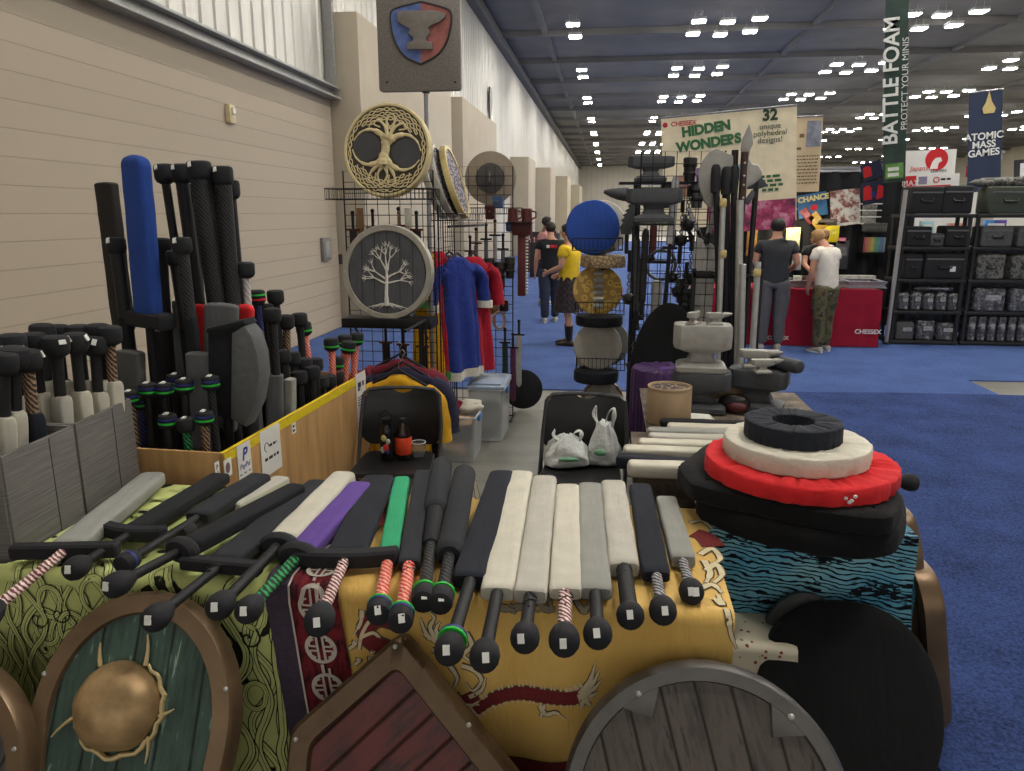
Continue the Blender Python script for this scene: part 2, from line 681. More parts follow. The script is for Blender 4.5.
# steel trim frame between block wall and bay, sloped ridge beam at the wall head
struct(MB().box((WX + .04, 11.58, 5.9), (.16, .10, 4.7), .01), 'trim_2', BEAM)
mb = MB().box((WX + .12, 48, 8.02), (.3, 118, .35), .02)
struct(mb, 'trim_3', mat('dark_eave_steel', (96, 96, 98), .6))
struct(MB().box((18, FARY + .15, 4.15), (46, .3, 8.3)), 'wall_back', mat('far_wall_paint', (186, 182, 172), .8, var=.04, scale=.5))
mb = MB()
for i in range(60):
    mb.box((-4 + i * .73, FARY - .03, 4.1), (.06, .08, 8.2))
struct(mb, 'trim_4', TANW)
struct(MB().box((RX + .15, 48, 4.15), (.3, 120, 8.3)), 'wall_right', mat('right_wall_paint', (206, 198, 178), .8, var=.04, scale=.5))
mb = MB().box((18, 48, 8.4), (46, 120, .2))
for i in range(24):
    mb.box((18, -6 + i * 5, 8.2), (45.5, .12, .24))
for x in (-2.5, 6.9, 13.5, 20, 27, 33):
    mb.box((x, 48, 8.24), (.2, 119, .14))
struct(mb, 'ceiling', CEIL)
# surface door/high window slit on the far siding, pilaster downpipes
struct(MB().box((WX + .06, 27.2, 5.35), (.05, .45, 1.5), .01), 'window_1', mat('dark_window_glass', (70, 70, 66), .3))
# small fittings on the wall
t = thing('wall_strobe', 'small cream alarm strobe high on the block wall', 'alarm', TR(WX, at(228, 114, x=WX).y, at(228, 114, x=WX).z))
MB().box((.03, 0, 0), (.06, .13, .2), .01).build('housing', mat('cream_plastic', (206, 190, 150), .5), t)
MB().box((.07, 0, .03), (.03, .07, .07), .01).build('lens', mat('clear_lens', (220, 216, 200), .2), t)
p = at(324, 249, x=WX)
t = thing('outlet_box', 'grey electrical outlet box on the block wall', 'outlet', TR(WX, p.y, p.z))
MB().box((.03, 0, 0), (.06, .3, .34), .008).build('box', mat('outlet_grey', (120, 118, 112), .5), t)
MB().box((.065, 0, 0), (.012, .2, .24), .004).build('cover_plate', BEAM, t)
p = at(341, 259, x=WX + .02)
t = thing('pull_station', 'small dark fire switch at the end of the block wall', 'switch', TR(WX, p.y, p.z))
MB().box((.03, 0, 0), (.06, .12, .16), .008).build('box', mat('switch_dark', (64, 60, 58), .5), t)
MB().box((.07, 0, -.01), (.03, .03, .09), .004).build('lever', BEAM, t)

# ---------------------------------------------------------------- ceiling lights
LIT = emit('led_panel', (255, 250, 240), LIGHT_STRENGTH)
mb = MB()
mb.box((0, 0, .07), (.46, .46, .10), .015, m=0)
mb.box((0, 0, .012), (.40, .40, .024), 0, m=1)
mb.tube([(-.12, 0, .12), (-.12, 0, .33)], .006, 5)
mb.tube([(.12, 0, .12), (.12, 0, .33)], .006, 5)
proto = mb.build('ceiling_light', [mat('lamp_housing', (200, 200, 200), .5), LIT])
tag(proto, 'square white LED fixture hanging under the dark hall ceiling', 'ceiling light', 'ceiling lights of the hall')
first = True
rows = [2.0, 10.2, 18.4, 26.6, 34.6, 42.6, 51.5, 60, 69, 78, 88, 98]
for ri, yy in enumerate(rows):
    xs = [-1.37]
    for ci, cx in enumerate((3.65, 10.2, 16.95, 23.6, 30.3)):
        if ci > (0 if ri < 1 else 1 if ri < 3 else 4):
            continue
        xs += [cx - .95, cx, cx + .95]
    for q, x in enumerate(xs):
        for d in (0, 1.75):
            if yy > 60 and x > 17 and d:
                continue
            o = proto if first else proto.copy()
            if not first:
                COL.objects.link(o)
            first = False
            o.location = (x, yy + d + (.25 if q % 3 == 2 else -.1 if q % 3 == 0 else .0), 7.87)
W = bpy.data.worlds.new('world')
SC.world = W
W.use_nodes = True
W.node_tree.nodes['Background'].inputs[0].default_value = (WORLD_COL[0], WORLD_COL[1], WORLD_COL[2], 1)
W.node_tree.nodes['Background'].inputs[1].default_value = WORLD_STRENGTH
SC.view_settings.view_transform = 'Standard'
SC.view_settings.look = 'None'
SC.view_settings.gamma = 1
SC.view_settings.use_curve_mapping = False
SC.view_settings.exposure = EXPOSURE
SC.cycles.use_denoising = True
SC.cycles.max_bounces = 6
SC.cycles.diffuse_bounces = 4
SC.cycles.sample_clamp_indirect = 6
# ================================================================ front table
TZ = .752
TY0, TY1, TXL, TXR = 1.87, 2.585, -1.80, .365


def folding_table(label, x0, x1, y0, y1, z=.745):
    t = thing('folding_table', label, 'table', TR((x0 + x1) / 2, (y0 + y1) / 2, 0))
    w, d = x1 - x0, y1 - y0
    MB().box((0, 0, z - .02), (w, d, .04), .012).build('tabletop', WHITE, t)
    for sx in (-1, 1):
        for sy in (-1, 1):
            MB().tube([(sx * (w / 2 - .12), sy * (d / 2 - .08), z - .04), (sx * (w / 2 - .10), sy * (d / 2 - .05), 0)], .014, 8).build('leg', STEEL, t)
    MB().tube([(-(w / 2 - .12), 0, z - .06), (w / 2 - .12, 0, z - .06)], .012, 8).build('brace', STEEL, t)
    return t


folding_table('long folding table under the green and golden cloths', TXL, TXR - .01, TY0 + .01, TY1)


def cloth_pt(u, v, seed=0, amp=.012, off=0):
    """u along the table, v = distance from the front edge (negative hangs down the front)"""
    r = .018
    wr = NZ.noise(V((u * 5 + seed, v * 2.2, seed))) * .5 + NZ.noise(V((u * 13 + seed, v * 5, seed))) * .25
    if v >= 0:
        return V((u, TY0 + v, TZ + .004 + off + .0035 * (wr + .4)))
    if v > -r * 1.57:
        a = -v / r
        return V((u, TY0 - math.sin(a) * (r + off), TZ + .004 + off - r + math.cos(a) * r))
    d = -v - r * 1.57
    fold = math.sin(u * 21 + seed + 1.3 * math.sin(d * 4)) * .010 * min(1, d * 2.5) + wr * amp * min(1, d * 4)
    return V((u, TY0 - r - off - .006 - fold - d * .03, TZ + .004 - r - d))


def cloth(name, label, u0, u1, v0, v1, m, seed, off=0, skew=0, wide=0, nu=60, nv=60, cat='tablecloth', amp=.012):
    mb = MB()
    uvs = []

    def fn(a, b):
        v = v0 + (v1 - v0) * b
        ul = u0 - (wide if v < 0 else 0)
        u = ul + (u1 - ul) * a + (skew * (-v) if v < 0 else 0)
        uvs.append((u, v))
        return cloth_pt(u, v, seed, amp, off)
    mb.grid(fn, nu, nv)
    o = mb.build(name, m, smooth=80)
    lay = o.data.uv_layers.new(name='UVMap')
    vi = [0] * len(o.data.loops)
    o.data.loops.foreach_get('vertex_index', vi)
    lay.data.foreach_set('uv', [c for i in vi for c in uvs[i]])
    return tag(o, label, cat)


def cpix(px, py):
    p = at(px, py, z=TZ + .004)
    if p.y >= TY0:
        return (p.x, p.y - TY0)
    p = at(px, py, y=TY0 - .03)
    return (p.x, min(-.0283, p.z - (TZ + .004) + .018 - .0283))


class Print:
    """printed motifs that follow a cloth"""

    def __init__(s, seed, off=0, amp=.012):
        s.mb, s.seed, s.off, s.amp = MB(), seed, off, amp
        s.k = 0

    def S(s, u, v, lift):
        return cloth_pt(u, v, s.seed, s.amp, s.off + lift + .0012)

    def ribbon(s, pts, w, m=0, lift=.0012):
        b = MB()
        b.ribbon(pts, w)
        s.mb.add([s.S(p.x, p.y, lift) for p in b.v], b.f, m)

    def poly(s, pts, m=0, lift=.0012):
        c = (sum(p[0] for p in pts) / len(pts), sum(p[1] for p in pts) / len(pts))
        n = len(pts)
        vs = [s.S(c[0], c[1], lift)]
        for kk in (.5, 1.0):
            vs += [s.S(c[0] + (p[0] - c[0]) * kk, c[1] + (p[1] - c[1]) * kk, lift) for p in pts]
        fs = [[0, 1 + i, 1 + (i + 1) % n] for i in range(n)] + [[1 + i, 1 + n + i, 1 + n + (i + 1) % n, 1 + (i + 1) % n] for i in range(n)]
        s.mb.add(vs, fs, m)

    def build(s, name, mats, parent):
        return s.mb.build(name, mats, parent, smooth=0)


def smooth_path(pts, n=12):
    out = []
    k = len(pts)
    for i in range(k - 1):
        p0, p1, p2, p3 = pts[max(i - 1, 0)], pts[i], pts[i + 1], pts[min(i + 2, k - 1)]
        for j in range(n):
            t = j / n
            out.append(tuple(.5 * (2 * p1[q] + (p2[q] - p0[q]) * t + (2 * p0[q] - 5 * p1[q] + 4 * p2[q] - p3[q]) * t * t + (3 * p1[q] - p0[q] - 3 * p2[q] + p3[q]) * t ** 3) for q in range(len(p1))))
    out.append(tuple(pts[-1]))
    return out


# --- green cloth with strapwork
k = NT('lime_green_cloth')
n = k.noise(6, None, 4)
bl = k.noise(9, k.mapping((1, 1, 1), kind='UV'), 2, .4)
gcol = k.ramp(n, [(.3, rgb((188, 196, 122))), (.7, rgb((206, 214, 140)))])
k.color(k.mix(k.ramp(bl, [(.60, (0, 0, 0, 1)), (.615, (1, 1, 1, 1))]), gcol, rgb((34, 36, 26))))
k.bump(n, .3, .01)
GCL = k.fin(.85, 0, .2)
GL = mat('lime_print', (198, 206, 132), .85, var=.08)
BLK = mat('black_print', (30, 31, 27), .85)
gc = cloth('tablecloth', 'lime green cloth with black knotwork over the left half of the table', TXL, -.90, .70, -.70, GCL, 3.1, wide=.2, nu=70, nv=80)
P = Print(3.1)
rs = random.Random(5)


def strap(pts, w):
    P.k += 1
    L = .0012 + (P.k % 9) * .0006
    pts = smooth_path(pts, 8)
    P.ribbon(pts, w, 1, L)
    P.ribbon(pts, w * .74, 0, L + .0003)
    P.ribbon([(p[0] + w * .08, p[1]) for p in pts], w * .07, 1, L + .0005)


for col in range(15):
    x0 = TXL - .12 + col * .072
    for s in range(2):
        ph = rs.uniform(0, 6)
        a = rs.uniform(.02, .045)
        strap([(min(max(x0 + a * math.sin(ph + q * 1.15 + s * PI), TXL - .18), -.93), -.66 + q * .055) for q in range(12 if col % 3 else 14)], rs.uniform(.018, .028))
for q in range(26):
    cx, cv, r = rs.uniform(TXL - .12, -.98), rs.uniform(-.6, -.08), rs.uniform(.022, .05)
    strap([(cx + r * math.cos(a * .8) * (1 - .02 * a), cv + r * math.sin(a * .8) * 1.2) for a in range(9)], .017)
for q in range(30):
    cx, cv = rs.uniform(TXL + .06, -1.0), rs.uniform(.04, .64)
    d = rs.uniform(-.6, .6)
    strap([(min(max(cx + e * .06, TXL + .02), -.93), min(.68, max(.01, cv + e * d * .05 + .02 * math.sin(e * 2 + q)))) for e in (-1.5, -.7, 0, .8, 1.6)], .016)
for q in range(10):
    cx, cv = rs.uniform(TXL + .1, -1.0), rs.uniform(-.3, -.05)
    pts = smooth_path([(cx + .005 * a * math.cos(a * .9), cv + .005 * a * math.sin(a * .9)) for a in range(9)], 5)
    P.ribbon(pts, .004, 1, .007)
P.build('printed_knotwork', [GL, BLK], gc)

# --- golden cloth with dragons
k = NT('golden_yellow_cloth')
n = k.noise(5, None, 4)
k.color(k.ramp(n, [(.3, rgb((214, 172, 88))), (.7, rgb((228, 190, 108)))]))
k.bump(k.noise(3, k.mapping((3.5, 1.2, 1.2), (0, .5, .3)), 4), .7, .03)
k.b.inputs['Sheen Weight'].default_value = .1
YCL = k.fin(.6, 0, .3)
DRED = mat('dragon_red_print', (112, 34, 36), .8, var=.25, scale=160)
CREAM = mat('cream_print', (214, 200, 164), .8)
GREYP = mat('grey_outline_print', (84, 72, 52), .8)
yc = cloth('tablecloth', 'golden yellow cloth with red dragons over the right half of the table', -.80, TXR, .712, -.70, YCL, 8.4, nu=70, nv=80)
P = Print(8.4)


def pth(px):
    return smooth_path([cpix(*q) for q in px], 8)


def spikes(px, n, ln, w, side, m=1, lift=.0016):
    pts = pth(px)
    for i in range(n):
        q = pts[int((i + .5) / n * (len(pts) - 1))]
        q2 = pts[min(int((i + .5) / n * (len(pts) - 1)) + 1, len(pts) - 1)]
        d = math.hypot(q2[0] - q[0], q2[1] - q[1]) or 1
        tx, ty = (q2[0] - q[0]) / d, (q2[1] - q[1]) / d
        nx, ny = -ty * side, tx * side
        P.poly([(q[0] - tx * w, q[1] - ty * w), (q[0] + tx * w, q[1] + ty * w), (q[0] + nx * ln, q[1] + ny * ln)], m, lift)


def motif(px, w, m, o=1.25):
    pts = pth(px)
    ws = w if isinstance(w, list) else [w]
    k_ = len(pts)
    wl = [ws[min(int(i / k_ * len(ws)), len(ws) - 1)] for i in range(k_)] if len(ws) > 1 else [w] * k_
    P.ribbon(pts, [a * o for a in wl], 2, .0012)
    P.ribbon(pts, wl, m, .0028)


body = [(476, 708), (496, 697), (520, 693), (548, 695), (572, 696), (586, 689)]
spikes(body, 26, .037, .008, 1)
spikes(body, 22, .035, .008, -1)
motif(body, [.030, .040, .042, .042, .040, .032], 0, 1.16)
spikes([(500, 699), (560, 698)], 1, .02, .02, 1, 2, .0009)
for tipx, tipy in ((596, 660), (600, 668), (602, 678), (598, 690), (592, 704), (580, 706)):
    motif([(580, 692), ((580 + tipx) / 2 + 2, (692 + tipy) / 2 + 3), (tipx, tipy)], [.016, .014, .011, .007, .003], 1, 1.5)
motif([(540, 704), (546, 712), (556, 710), (566, 716)], [.014, .012, .010, .004], 1, 1.5)
motif([(545, 703), (541, 715)], .008, 1, 1.5)
def part():
    global P
    if P.mb.v:
        P.build('printed_dragon', PM, yc)
    P = Print(8.4)


PM = [DRED, CREAM, GREYP, mat('grey_cloud_print', (150, 140, 120), .8)]
part()
# coil near the tip of the red shield
motif([(392, 650), (372, 640), (366, 628), (378, 618), (396, 622)], .050, 0, 1.2)
motif([(360, 648), (363, 632), (373, 618), (390, 616)], .010, 1, 1.6)
motif([(372, 652), (380, 640), (374, 632), (362, 636)], .010, 1, 1.6)
for a, b in (((362, 610), (354, 634)), ((356, 640), (345, 650)), ((372, 655), (362, 668)), ((398, 640), (412, 640)), ((400, 628), (412, 620)), ((360, 656), (352, 664))):
    motif([a, ((a[0] + b[0]) / 2 + 3, (a[1] + b[1]) / 2), b], [.014, .010, .004], 1, 1.6)
part()
# pale head and whiskers between shield tip and pommels
for ln_ in ([(436, 640), (430, 628), (434, 618), (428, 612)], [(430, 640), (424, 630), (420, 618)], [(440, 640), (436, 630), (440, 622)],
            [(424, 634), (436, 642), (450, 646)], [(432, 650), (446, 656), (452, 668)], [(450, 664), (458, 676), (454, 686)],
            [(466, 632), (472, 644), (464, 654), (476, 660), (482, 650)], [(462, 664), (474, 668), (482, 678), (474, 688), (466, 680)],
            [(470, 694), (482, 688), (486, 676)], [(456, 690), (464, 700), (480, 702)], [(444, 640), (454, 634)]):
    motif(ln_, [.013, .011, .008, .005], 1, 1.7)
motif([(468, 690), (474, 700)], .04, 0, 1.2)
part()
# motifs at the right edge of the top and between the blades
motif([(694, 534), (705, 538), (714, 548)], .07, 0, 1.15)
for ln_ in ([(690, 524), (702, 522), (712, 530)], [(700, 556), (712, 550), (720, 560), (712, 566)], [(706, 572), (716, 566), (722, 576), (714, 584)],
            [(700, 590), (712, 586), (722, 594)], [(716, 600), (722, 606), (718, 596)], [(704, 562), (710, 574), (706, 584)]):
    motif(ln_, [.02, .018, .012], 1, 1.5)
part()
for ln_ in ([(496, 602), (506, 610), (522, 606), (540, 612)], [(528, 596), (544, 606), (556, 600)], [(572, 598), (584, 606), (592, 600)], [(508, 600), (516, 614)], [(546, 596), (552, 612)], [(474, 560), (462, 540), (468, 520)], [(478, 500), (474, 480)]):
    motif(ln_, [.014, .012, .008], 3, 1.5)
    part()
part()
motif([(726, 610), (731, 634), (737, 650)], [.014, .010, .006], 1, 1.5)
part()
motif([(506, 763), (540, 766), (570, 764)], .05, 0, 1.1)
for i in range(12):
    x = -.70 + i * .09
    P.poly([(x, -.66), (x + .08, -.66), (x + .08, -.60), (x, -.60)], 0, .001)
P.build('printed_border', PM, yc)

# --- scarf with round medallions
k = NT('maroon_scarf_cloth')
n = k.noise(16, k.mapping((3, 1, 1), kind='UV'), 4, .6)
k.color(k.ramp(n, [(.40, rgb((48, 24, 28))), (.52, rgb((112, 34, 42))), (.8, rgb((130, 42, 48)))]))
MSC = k.fin(.85, 0, .2)
sc = cloth('scarf', 'dark maroon scarf with white round medallions hanging between the green and yellow cloths', -.955, -.735, .5, -.60, MSC, 5.7, off=.016, skew=.12, nu=16, nv=70, cat='scarf', amp=.004)
P = Print(5.7, .016, .004)


def sk(u, v):
    return (u + (.12 * -v if v < 0 else 0), v)


PUR = mat('purple_grey_cloth', (66, 56, 72), .9, var=.15, scale=60)
MW = mat('white_print', (196, 186, 174), .8)
vs_ = [.5 - i * .0275 for i in range(41)]
P.ribbon([sk(-.920, v) for v in vs_], .070, 0, .0030)
P.ribbon([sk(-.881, v) for v in vs_], .006, 1, .0048)
for cv in (.19, .05, -.06, -.185, -.31, -.435):
    uc = -.81
    r = .042
    P.ribbon([sk(uc + r * math.cos(a / 24 * 2 * PI), cv + r * math.sin(a / 24 * 2 * PI)) for a in range(25)], .010, 1, .0040)
    for s in (-1, 1):
        P.ribbon([sk(uc + s * .009, cv - .036), sk(uc + s * .009, cv + .036)], .007, 1, .0040)
        for e in (-1, 1):
            P.ribbon([sk(uc + s * .009, cv + e * .007), sk(uc + s * .034, cv + e * .007)], .006, 1, .0040)
            P.ribbon([sk(uc + s * .034, cv + e * .007), sk(uc + s * .030, cv + e * .022), sk(uc + s * .018, cv + e * .028)], .006, 1, .0040)
    P.ribbon([sk(uc - .004, cv - .05), sk(uc - .004, cv - .078)], .009, 1, .0040)
    P.ribbon([sk(uc + .014, cv - .062), sk(uc + .014, cv - .084)], .007, 1, .0040)
P.build('printed_medallions', [PUR, MW], sc)

# ---------------------------------------------------------------- the row of padded swords on the front table
ZS = .79
RG, RB = (RGREEN, RBLUE)


def lay(label, tp, near, pom_end, z=ZS, w=.1, th=.05, m=None, zt=None, roll=0, **kw):
    T = at(tp[0], tp[1], z=zt if zt else z)
    P0 = at(pom_end[0], pom_end[1], z=z)
    d = T - P0
    N = at(near[0], near[1], z=z)
    L = d.length
    bl = L - (N - P0).dot(d.normalized())
    M = frame(P0, d) @ Matrix.Rotation(roll, 4, 'Y')
    return foam_weapon(label, M, L, (bl, w, th), m, group='padded swords on the front table', **kw)


bulb = (.036, .085, 'bulb')
knob = (.033, .07, 'round')
TG = ((20, .35),)
lay('long flat grey sword with a black crossguard, beside the grey fabric boxes', (156, 476), (70, 548), (-22, 622), .80, .105, .05, FLG, grip=('pink', .015), guard=('bar', .16, .04, .045, 0), tip=.55, pom=bulb, tags=())
lay('black sword with a curved black guard lying next to the flat grey sword', (222, 477), (130, 531), (68, 573), .80, .085, .04, FB, guard=('bar', .105, .045, .045, .02), grip=('black', .015), pom=(.034, .08, 'bulb'), tags=((10, .2),), tip=.2)
lay('black sword with a blue-ringed pommel lying under its darker neighbours', (262, 478), (196, 518), (120, 566), .795, .095, .045, FB2, grip=('black', .015), pom=(.030, .07, 'round'), rings=((.5, RBLUE),), tags=(), tip=.2)
lay('short pale sleeve-tipped sword poking out behind the black blades', (284, 480), (230, 507), (180, 535), .775, .075, .04, FW2, grip=('black', .014), pom=(.028, .06, 'round'), tags=(), tip=.3)
lay('slim black sword with a round guard, fourth black blade from the boxes', (300, 488), (180, 545), (106, 590), .83, .08, .045, FB, guard=('disc', .058, .04, .7), grip=('black', .015), pom=(.034, .085, 'bulb'), tags=((10, .2),), tip=.4)
lay('long black sword with a straight bar guard over the green oval shield', (322, 484), (216, 562), (148, 624), .805, .10, .045, FB2, guard=('bar', .125, .04, .04, 0), grip=('black', .015), pom=(.034, .085, 'bulb'), tags=((10, .2),), tip=.35, tie=True)
lay('cream white sword with a small black guard and plain black grip', (346, 476), (272, 541), (214, 612), .81, .092, .05, FW, guard=('disc', .062, .04, .65), grip=('black', .017), pom=(.035, .085, 'bulb'), tags=((10, .25),), tip=.35)
lay('purple sword with a green cord grip and round black guard', (363, 486), (302, 553), (243, 616), .80, .09, .05, FPURP, guard=('disc', .066, .045, .7), grip=('green', .017), pom=(.034, .085, 'bulb'), tags=((10, .25),), tip=.5)
lay('charcoal sword with a wide curved black guard and pink cord grip', (379, 479), (353, 556), (316, 628), .80, .118, .04, FN, guard=('bar', .155, .05, .05, .018), grip=('pink', .016), pom=(.038, .10, 'bulb'), tags=((10, .25),), tip=.15, tie=True)
lay('green sword with a red cord grip and a green-ringed pommel', (402, 480), (388, 556), (378, 616), .785, .062, .035, FGREEN, grip=('red', .018), pom=knob, rings=((.78, RG), (.62, RB)), tags=((0, .3),), tip=.15, tie=True)
lay('dark grey sword with a red cord grip next to the green sword', (423, 474), (408, 566), (400, 624), .79, .066, .04, FG if False else FB2, grip=('red', .018), pom=knob, rings=((.78, RG), (.62, RB)), tags=((15, .3),), tip=.15, tie=True)
lay('thick white sword with the longest black handle in the row', (521, 475), (500, 594), (483, 664), .79, .094, .05, FW, grip=('black', .018), pom=bulb, tags=((20, .3),), tip=.3)
lay('wide black sword whose pommel carries green and blue rings', (503, 475), (467, 582), (447, 657), .79, .105, .05, FN, grip=('black', .019), pom=bulb, rings=((.82, RG), (.93, RB)), tags=((-5, .3),), tip=.3)
lay('white sword with a short plain handle between two longer ones', (545, 480), (531, 597), (524, 645), .79, .093, .05, FW2, grip=('black', .018), pom=bulb, tags=((-25, .3),), tip=.3, tie=True)
lay('white sword with a pink cord grip in the middle of the pale row', (568, 488), (563, 594), (564, 648), .79, .090, .045, FW, grip=('pink', .019), pom=(.038, .09, 'bulb'), tags=((-10, .2), ), tip=.25, tie=True)
lay('pale grey sword with a plain black handle', (590, 487), (596, 594), (598, 641), .79, .090, .045, FLG, grip=('black', .018), pom=bulb, tags=((-10, .35),), tip=.2)
lay('cream sword with wrinkled sleeve and a tapered black handle', (613, 486), (628, 570), (631, 621), .79, .092, .055, FW2, grip=('black', .024), pom=(.036, .07, 'bulb'), tags=((-10, .3),), tip=.25, wr=.0035, tie=True)
lay('navy black sword with a grey cord grip near the table corner', (640, 488), (658, 577), (664, 617), .79, .082, .045, FN, grip=('grey', .016), pom=bulb, tags=((5, .3),), tip=.25, base=.02)
lay('short pale grey sword at the table corner with two price stickers', (666, 501), (682, 562), (693, 597), .785, .075, .045, FLG, grip=('grey', .016), pom=(.034, .08, 'bulb'), tags=((-20, .3), (25, .3)), tip=.15)


def club(label, tip, k1, k2, pe, r1, r2, z=.80, m=FB2, two=True):
    T, P0 = at(*tip, z=z), at(*pe, z=z)
    d = T - P0
    L = d.length
    u = d.normalized()
    a = (at(*k1, z=z) - P0).dot(u)
    b = (at(*k2, z=z) - P0).dot(u)
    t = thing('foam_club', label, 'foam club', frame(P0, d), 'padded swords on the front table')
    MB().lathe([(r1 * .78, a - .004), (r1 * .96, a + .012), (r1, a + .03), (r1 * .98, (a + L) / 2), (r1, L - .03), (r1 * .8, L - .006), (.01, L)], 18, ax='y').build('head', m, t)
    if two:
        MB().lathe([(r2, b), (r2 * 1.25, b + .02), (r2 * 1.35, a - .02), (r1 * .75, a)], 16, ax='y').build('shaft', RUB2, t)
    MB().tube([(0, .05, 0), (0, (b if two else a) + .01, 0)], [.019, .017], 10).build('grip', GRIP['rib'], t)
    po = pommel_mb(.034, .07, 'round').build('pommel', RUB2, t)
    MB().lathe([(.031, .055), (.0355, .055), (.0355, .063), (.031, .063)], 16, ax='y').build('tape_ring', RGREEN, po)
    nrm = V((.1, -.8, .6)).normalized()
    MB().box((0, 0, 0), (.015, .022, .001), 0, frame(V((nrm.x * .036, .025 + nrm.y * .028, nrm.z * .036)), nrm.cross(V((1, 0, 0))), nrm)).build('price_tag', TAG, po)
    return t


club('round black club whose thick head steps down to a thinner shaft', (442, 464), (436, 512), (430, 545), (423, 603), .042, .022)
club('round charcoal club with a full-length thick head', (465, 472), (450, 556), (447, 562), (440, 605), .044, .02, two=False)
# ================================================================ shields leaning on the tables
def lean(x, y0, y1, z1, ang=0):
    """frame of a board standing at (x, y0) on the floor and leaning back to (y1, z1)"""
    yv = V((0, y1 - y0, z1)).normalized()
    zv = V((1, 0, 0)).cross(yv)
    return fr((x, y0, 0.0), V((1, 0, 0)), yv, zv) @ Matrix.Rotation(ang, 4, 'Z')


def plank_mat(name, c, groove, width, ang=0, grain=.5, dark=None, rough=.55, scratch=None, loc=0):
    k = NT(name)
    mp = k.mapping((1, 1, 1), (0, 0, ang), loc=(loc, 0, 0))
    sp = k.n('ShaderNodeSeparateXYZ')
    k.l(mp, sp.inputs[0])
    q = k.math('PINGPONG', sp.outputs[0], width / 2)
    gv = k.n('ShaderNodeCombineXYZ')
    k.l(k.math('MULTIPLY', sp.outputs[0], 60.0), gv.inputs[0])
    k.l(k.math('MULTIPLY', sp.outputs[1], 5.0), gv.inputs[1])
    k.l(k.math('FLOOR', k.math('DIVIDE', sp.outputs[0], width)), gv.inputs[2])
    g = k.noise(1.0, gv.outputs[0], 5, .62)
    fl = k.n('ShaderNodeCombineXYZ')
    k.l(k.math('MULTIPLY', sp.outputs[0], 14.0), fl.inputs[0])
    k.l(k.math('MULTIPLY', sp.outputs[1], 6.0), fl.inputs[1])
    patch = k.noise(1.0, fl.outputs[0], 4, .6)
    a = rgb(c)
    d = rgb(dark) if dark else tuple(x * .45 for x in a[:3]) + (1,)
    s = k.math('ADD', k.math('MULTIPLY', g, grain), k.math('MULTIPLY', patch, 1 - grain))
    col = k.ramp(s, [(.36, d), (.5, a), (.75, tuple(min(1, x * 1.25) for x in a[:3]) + (1,))])
    if scratch:
        m = k.ramp(k.math('MULTIPLY', k.ramp(g, [(.56, (0, 0, 0, 1)), (.60, (1, 1, 1, 1))]), k.ramp(patch, [(.5, (0, 0, 0, 1)), (.56, (1, 1, 1, 1))])), [(0, (0, 0, 0, 1)), (1, (1, 1, 1, 1))])
        col = k.mix(k.math('MULTIPLY', m, .7), col, rgb(scratch))
    gm = k.ramp(q, [(.0028, (1, 1, 1, 1)), (.0045, (0, 0, 0, 1))])
    k.color(k.mix(gm, col, rgb(groove)))
    h = k.math('SUBTRACT', k.math('MULTIPLY', s, .35), gm)
    k.bump(h, .8, .004)
    return k.fin(rough, 0, .45)


def inset(poly, d):
    n = len(poly)
    out = []
    ar = sum(poly[i - 1][0] * poly[i][1] - poly[i][0] * poly[i - 1][1] for i in range(n))
    sg = 1 if ar > 0 else -1
    for i in range(n):
        p0, p, p1 = poly[i - 1], poly[i], poly[(i + 1) % n]
        a = V((p[0] - p0[0], p[1] - p0[1])).normalized()
        b = V((p1[0] - p[0], p1[1] - p[1])).normalized()
        n1, n2 = V((-a.y, a.x)) * sg, V((-b.y, b.x)) * sg
        m = (n1 + n2)
        m.normalize()
        k_ = d / max(.35, m.dot(n1))
        out.append((p[0] + m.x * k_, p[1] + m.y * k_))
    return out


def round_poly(poly, r, n=6):
    out = []
    k_ = len(poly)
    for i in range(k_):
        p0, p, p1 = V(poly[i - 1]), V(poly[i]), V(poly[(i + 1) % k_])
        a = p + (p0 - p).normalized() * min(r, (p0 - p).length * .45)
        b = p + (p1 - p).normalized() * min(r, (p1 - p).length * .45)
        for j in range(n + 1):
            t = j / n
            q = a * (1 - t) ** 2 + p * 2 * t * (1 - t) + b * t * t
            out.append((q.x, q.y))
    return out


def rim_mb(poly, w, th, lip, mb=None, m=0, base=None):
    mb = mb or MB()
    o1, o2, i1, i2 = poly, inset(poly, lip * .7), inset(poly, w - lip * .4), inset(poly, w)
    if base:
        o1, o2, i1, i2 = [round_poly(inset(base[0], d), base[1], 4) for d in (0, lip * .7, w - lip * .4, w)]
    n = len(poly)
    secs = []
    for i in range(n):
        secs.append([(o1[i][0], o1[i][1], -th), (o1[i][0], o1[i][1], 0), (o2[i][0], o2[i][1], lip), (i1[i][0], i1[i][1], lip), (i2[i][0], i2[i][1], lip * .3), (i2[i][0], i2[i][1], -th)])
    mb.rings(secs, m, None, False, True)
    return mb


def rivets(mb, pts, r, z, m=1):
    for p in pts:
        mb.ell((p[0], p[1], z), (r, r, r * .7), 10, 6, m)


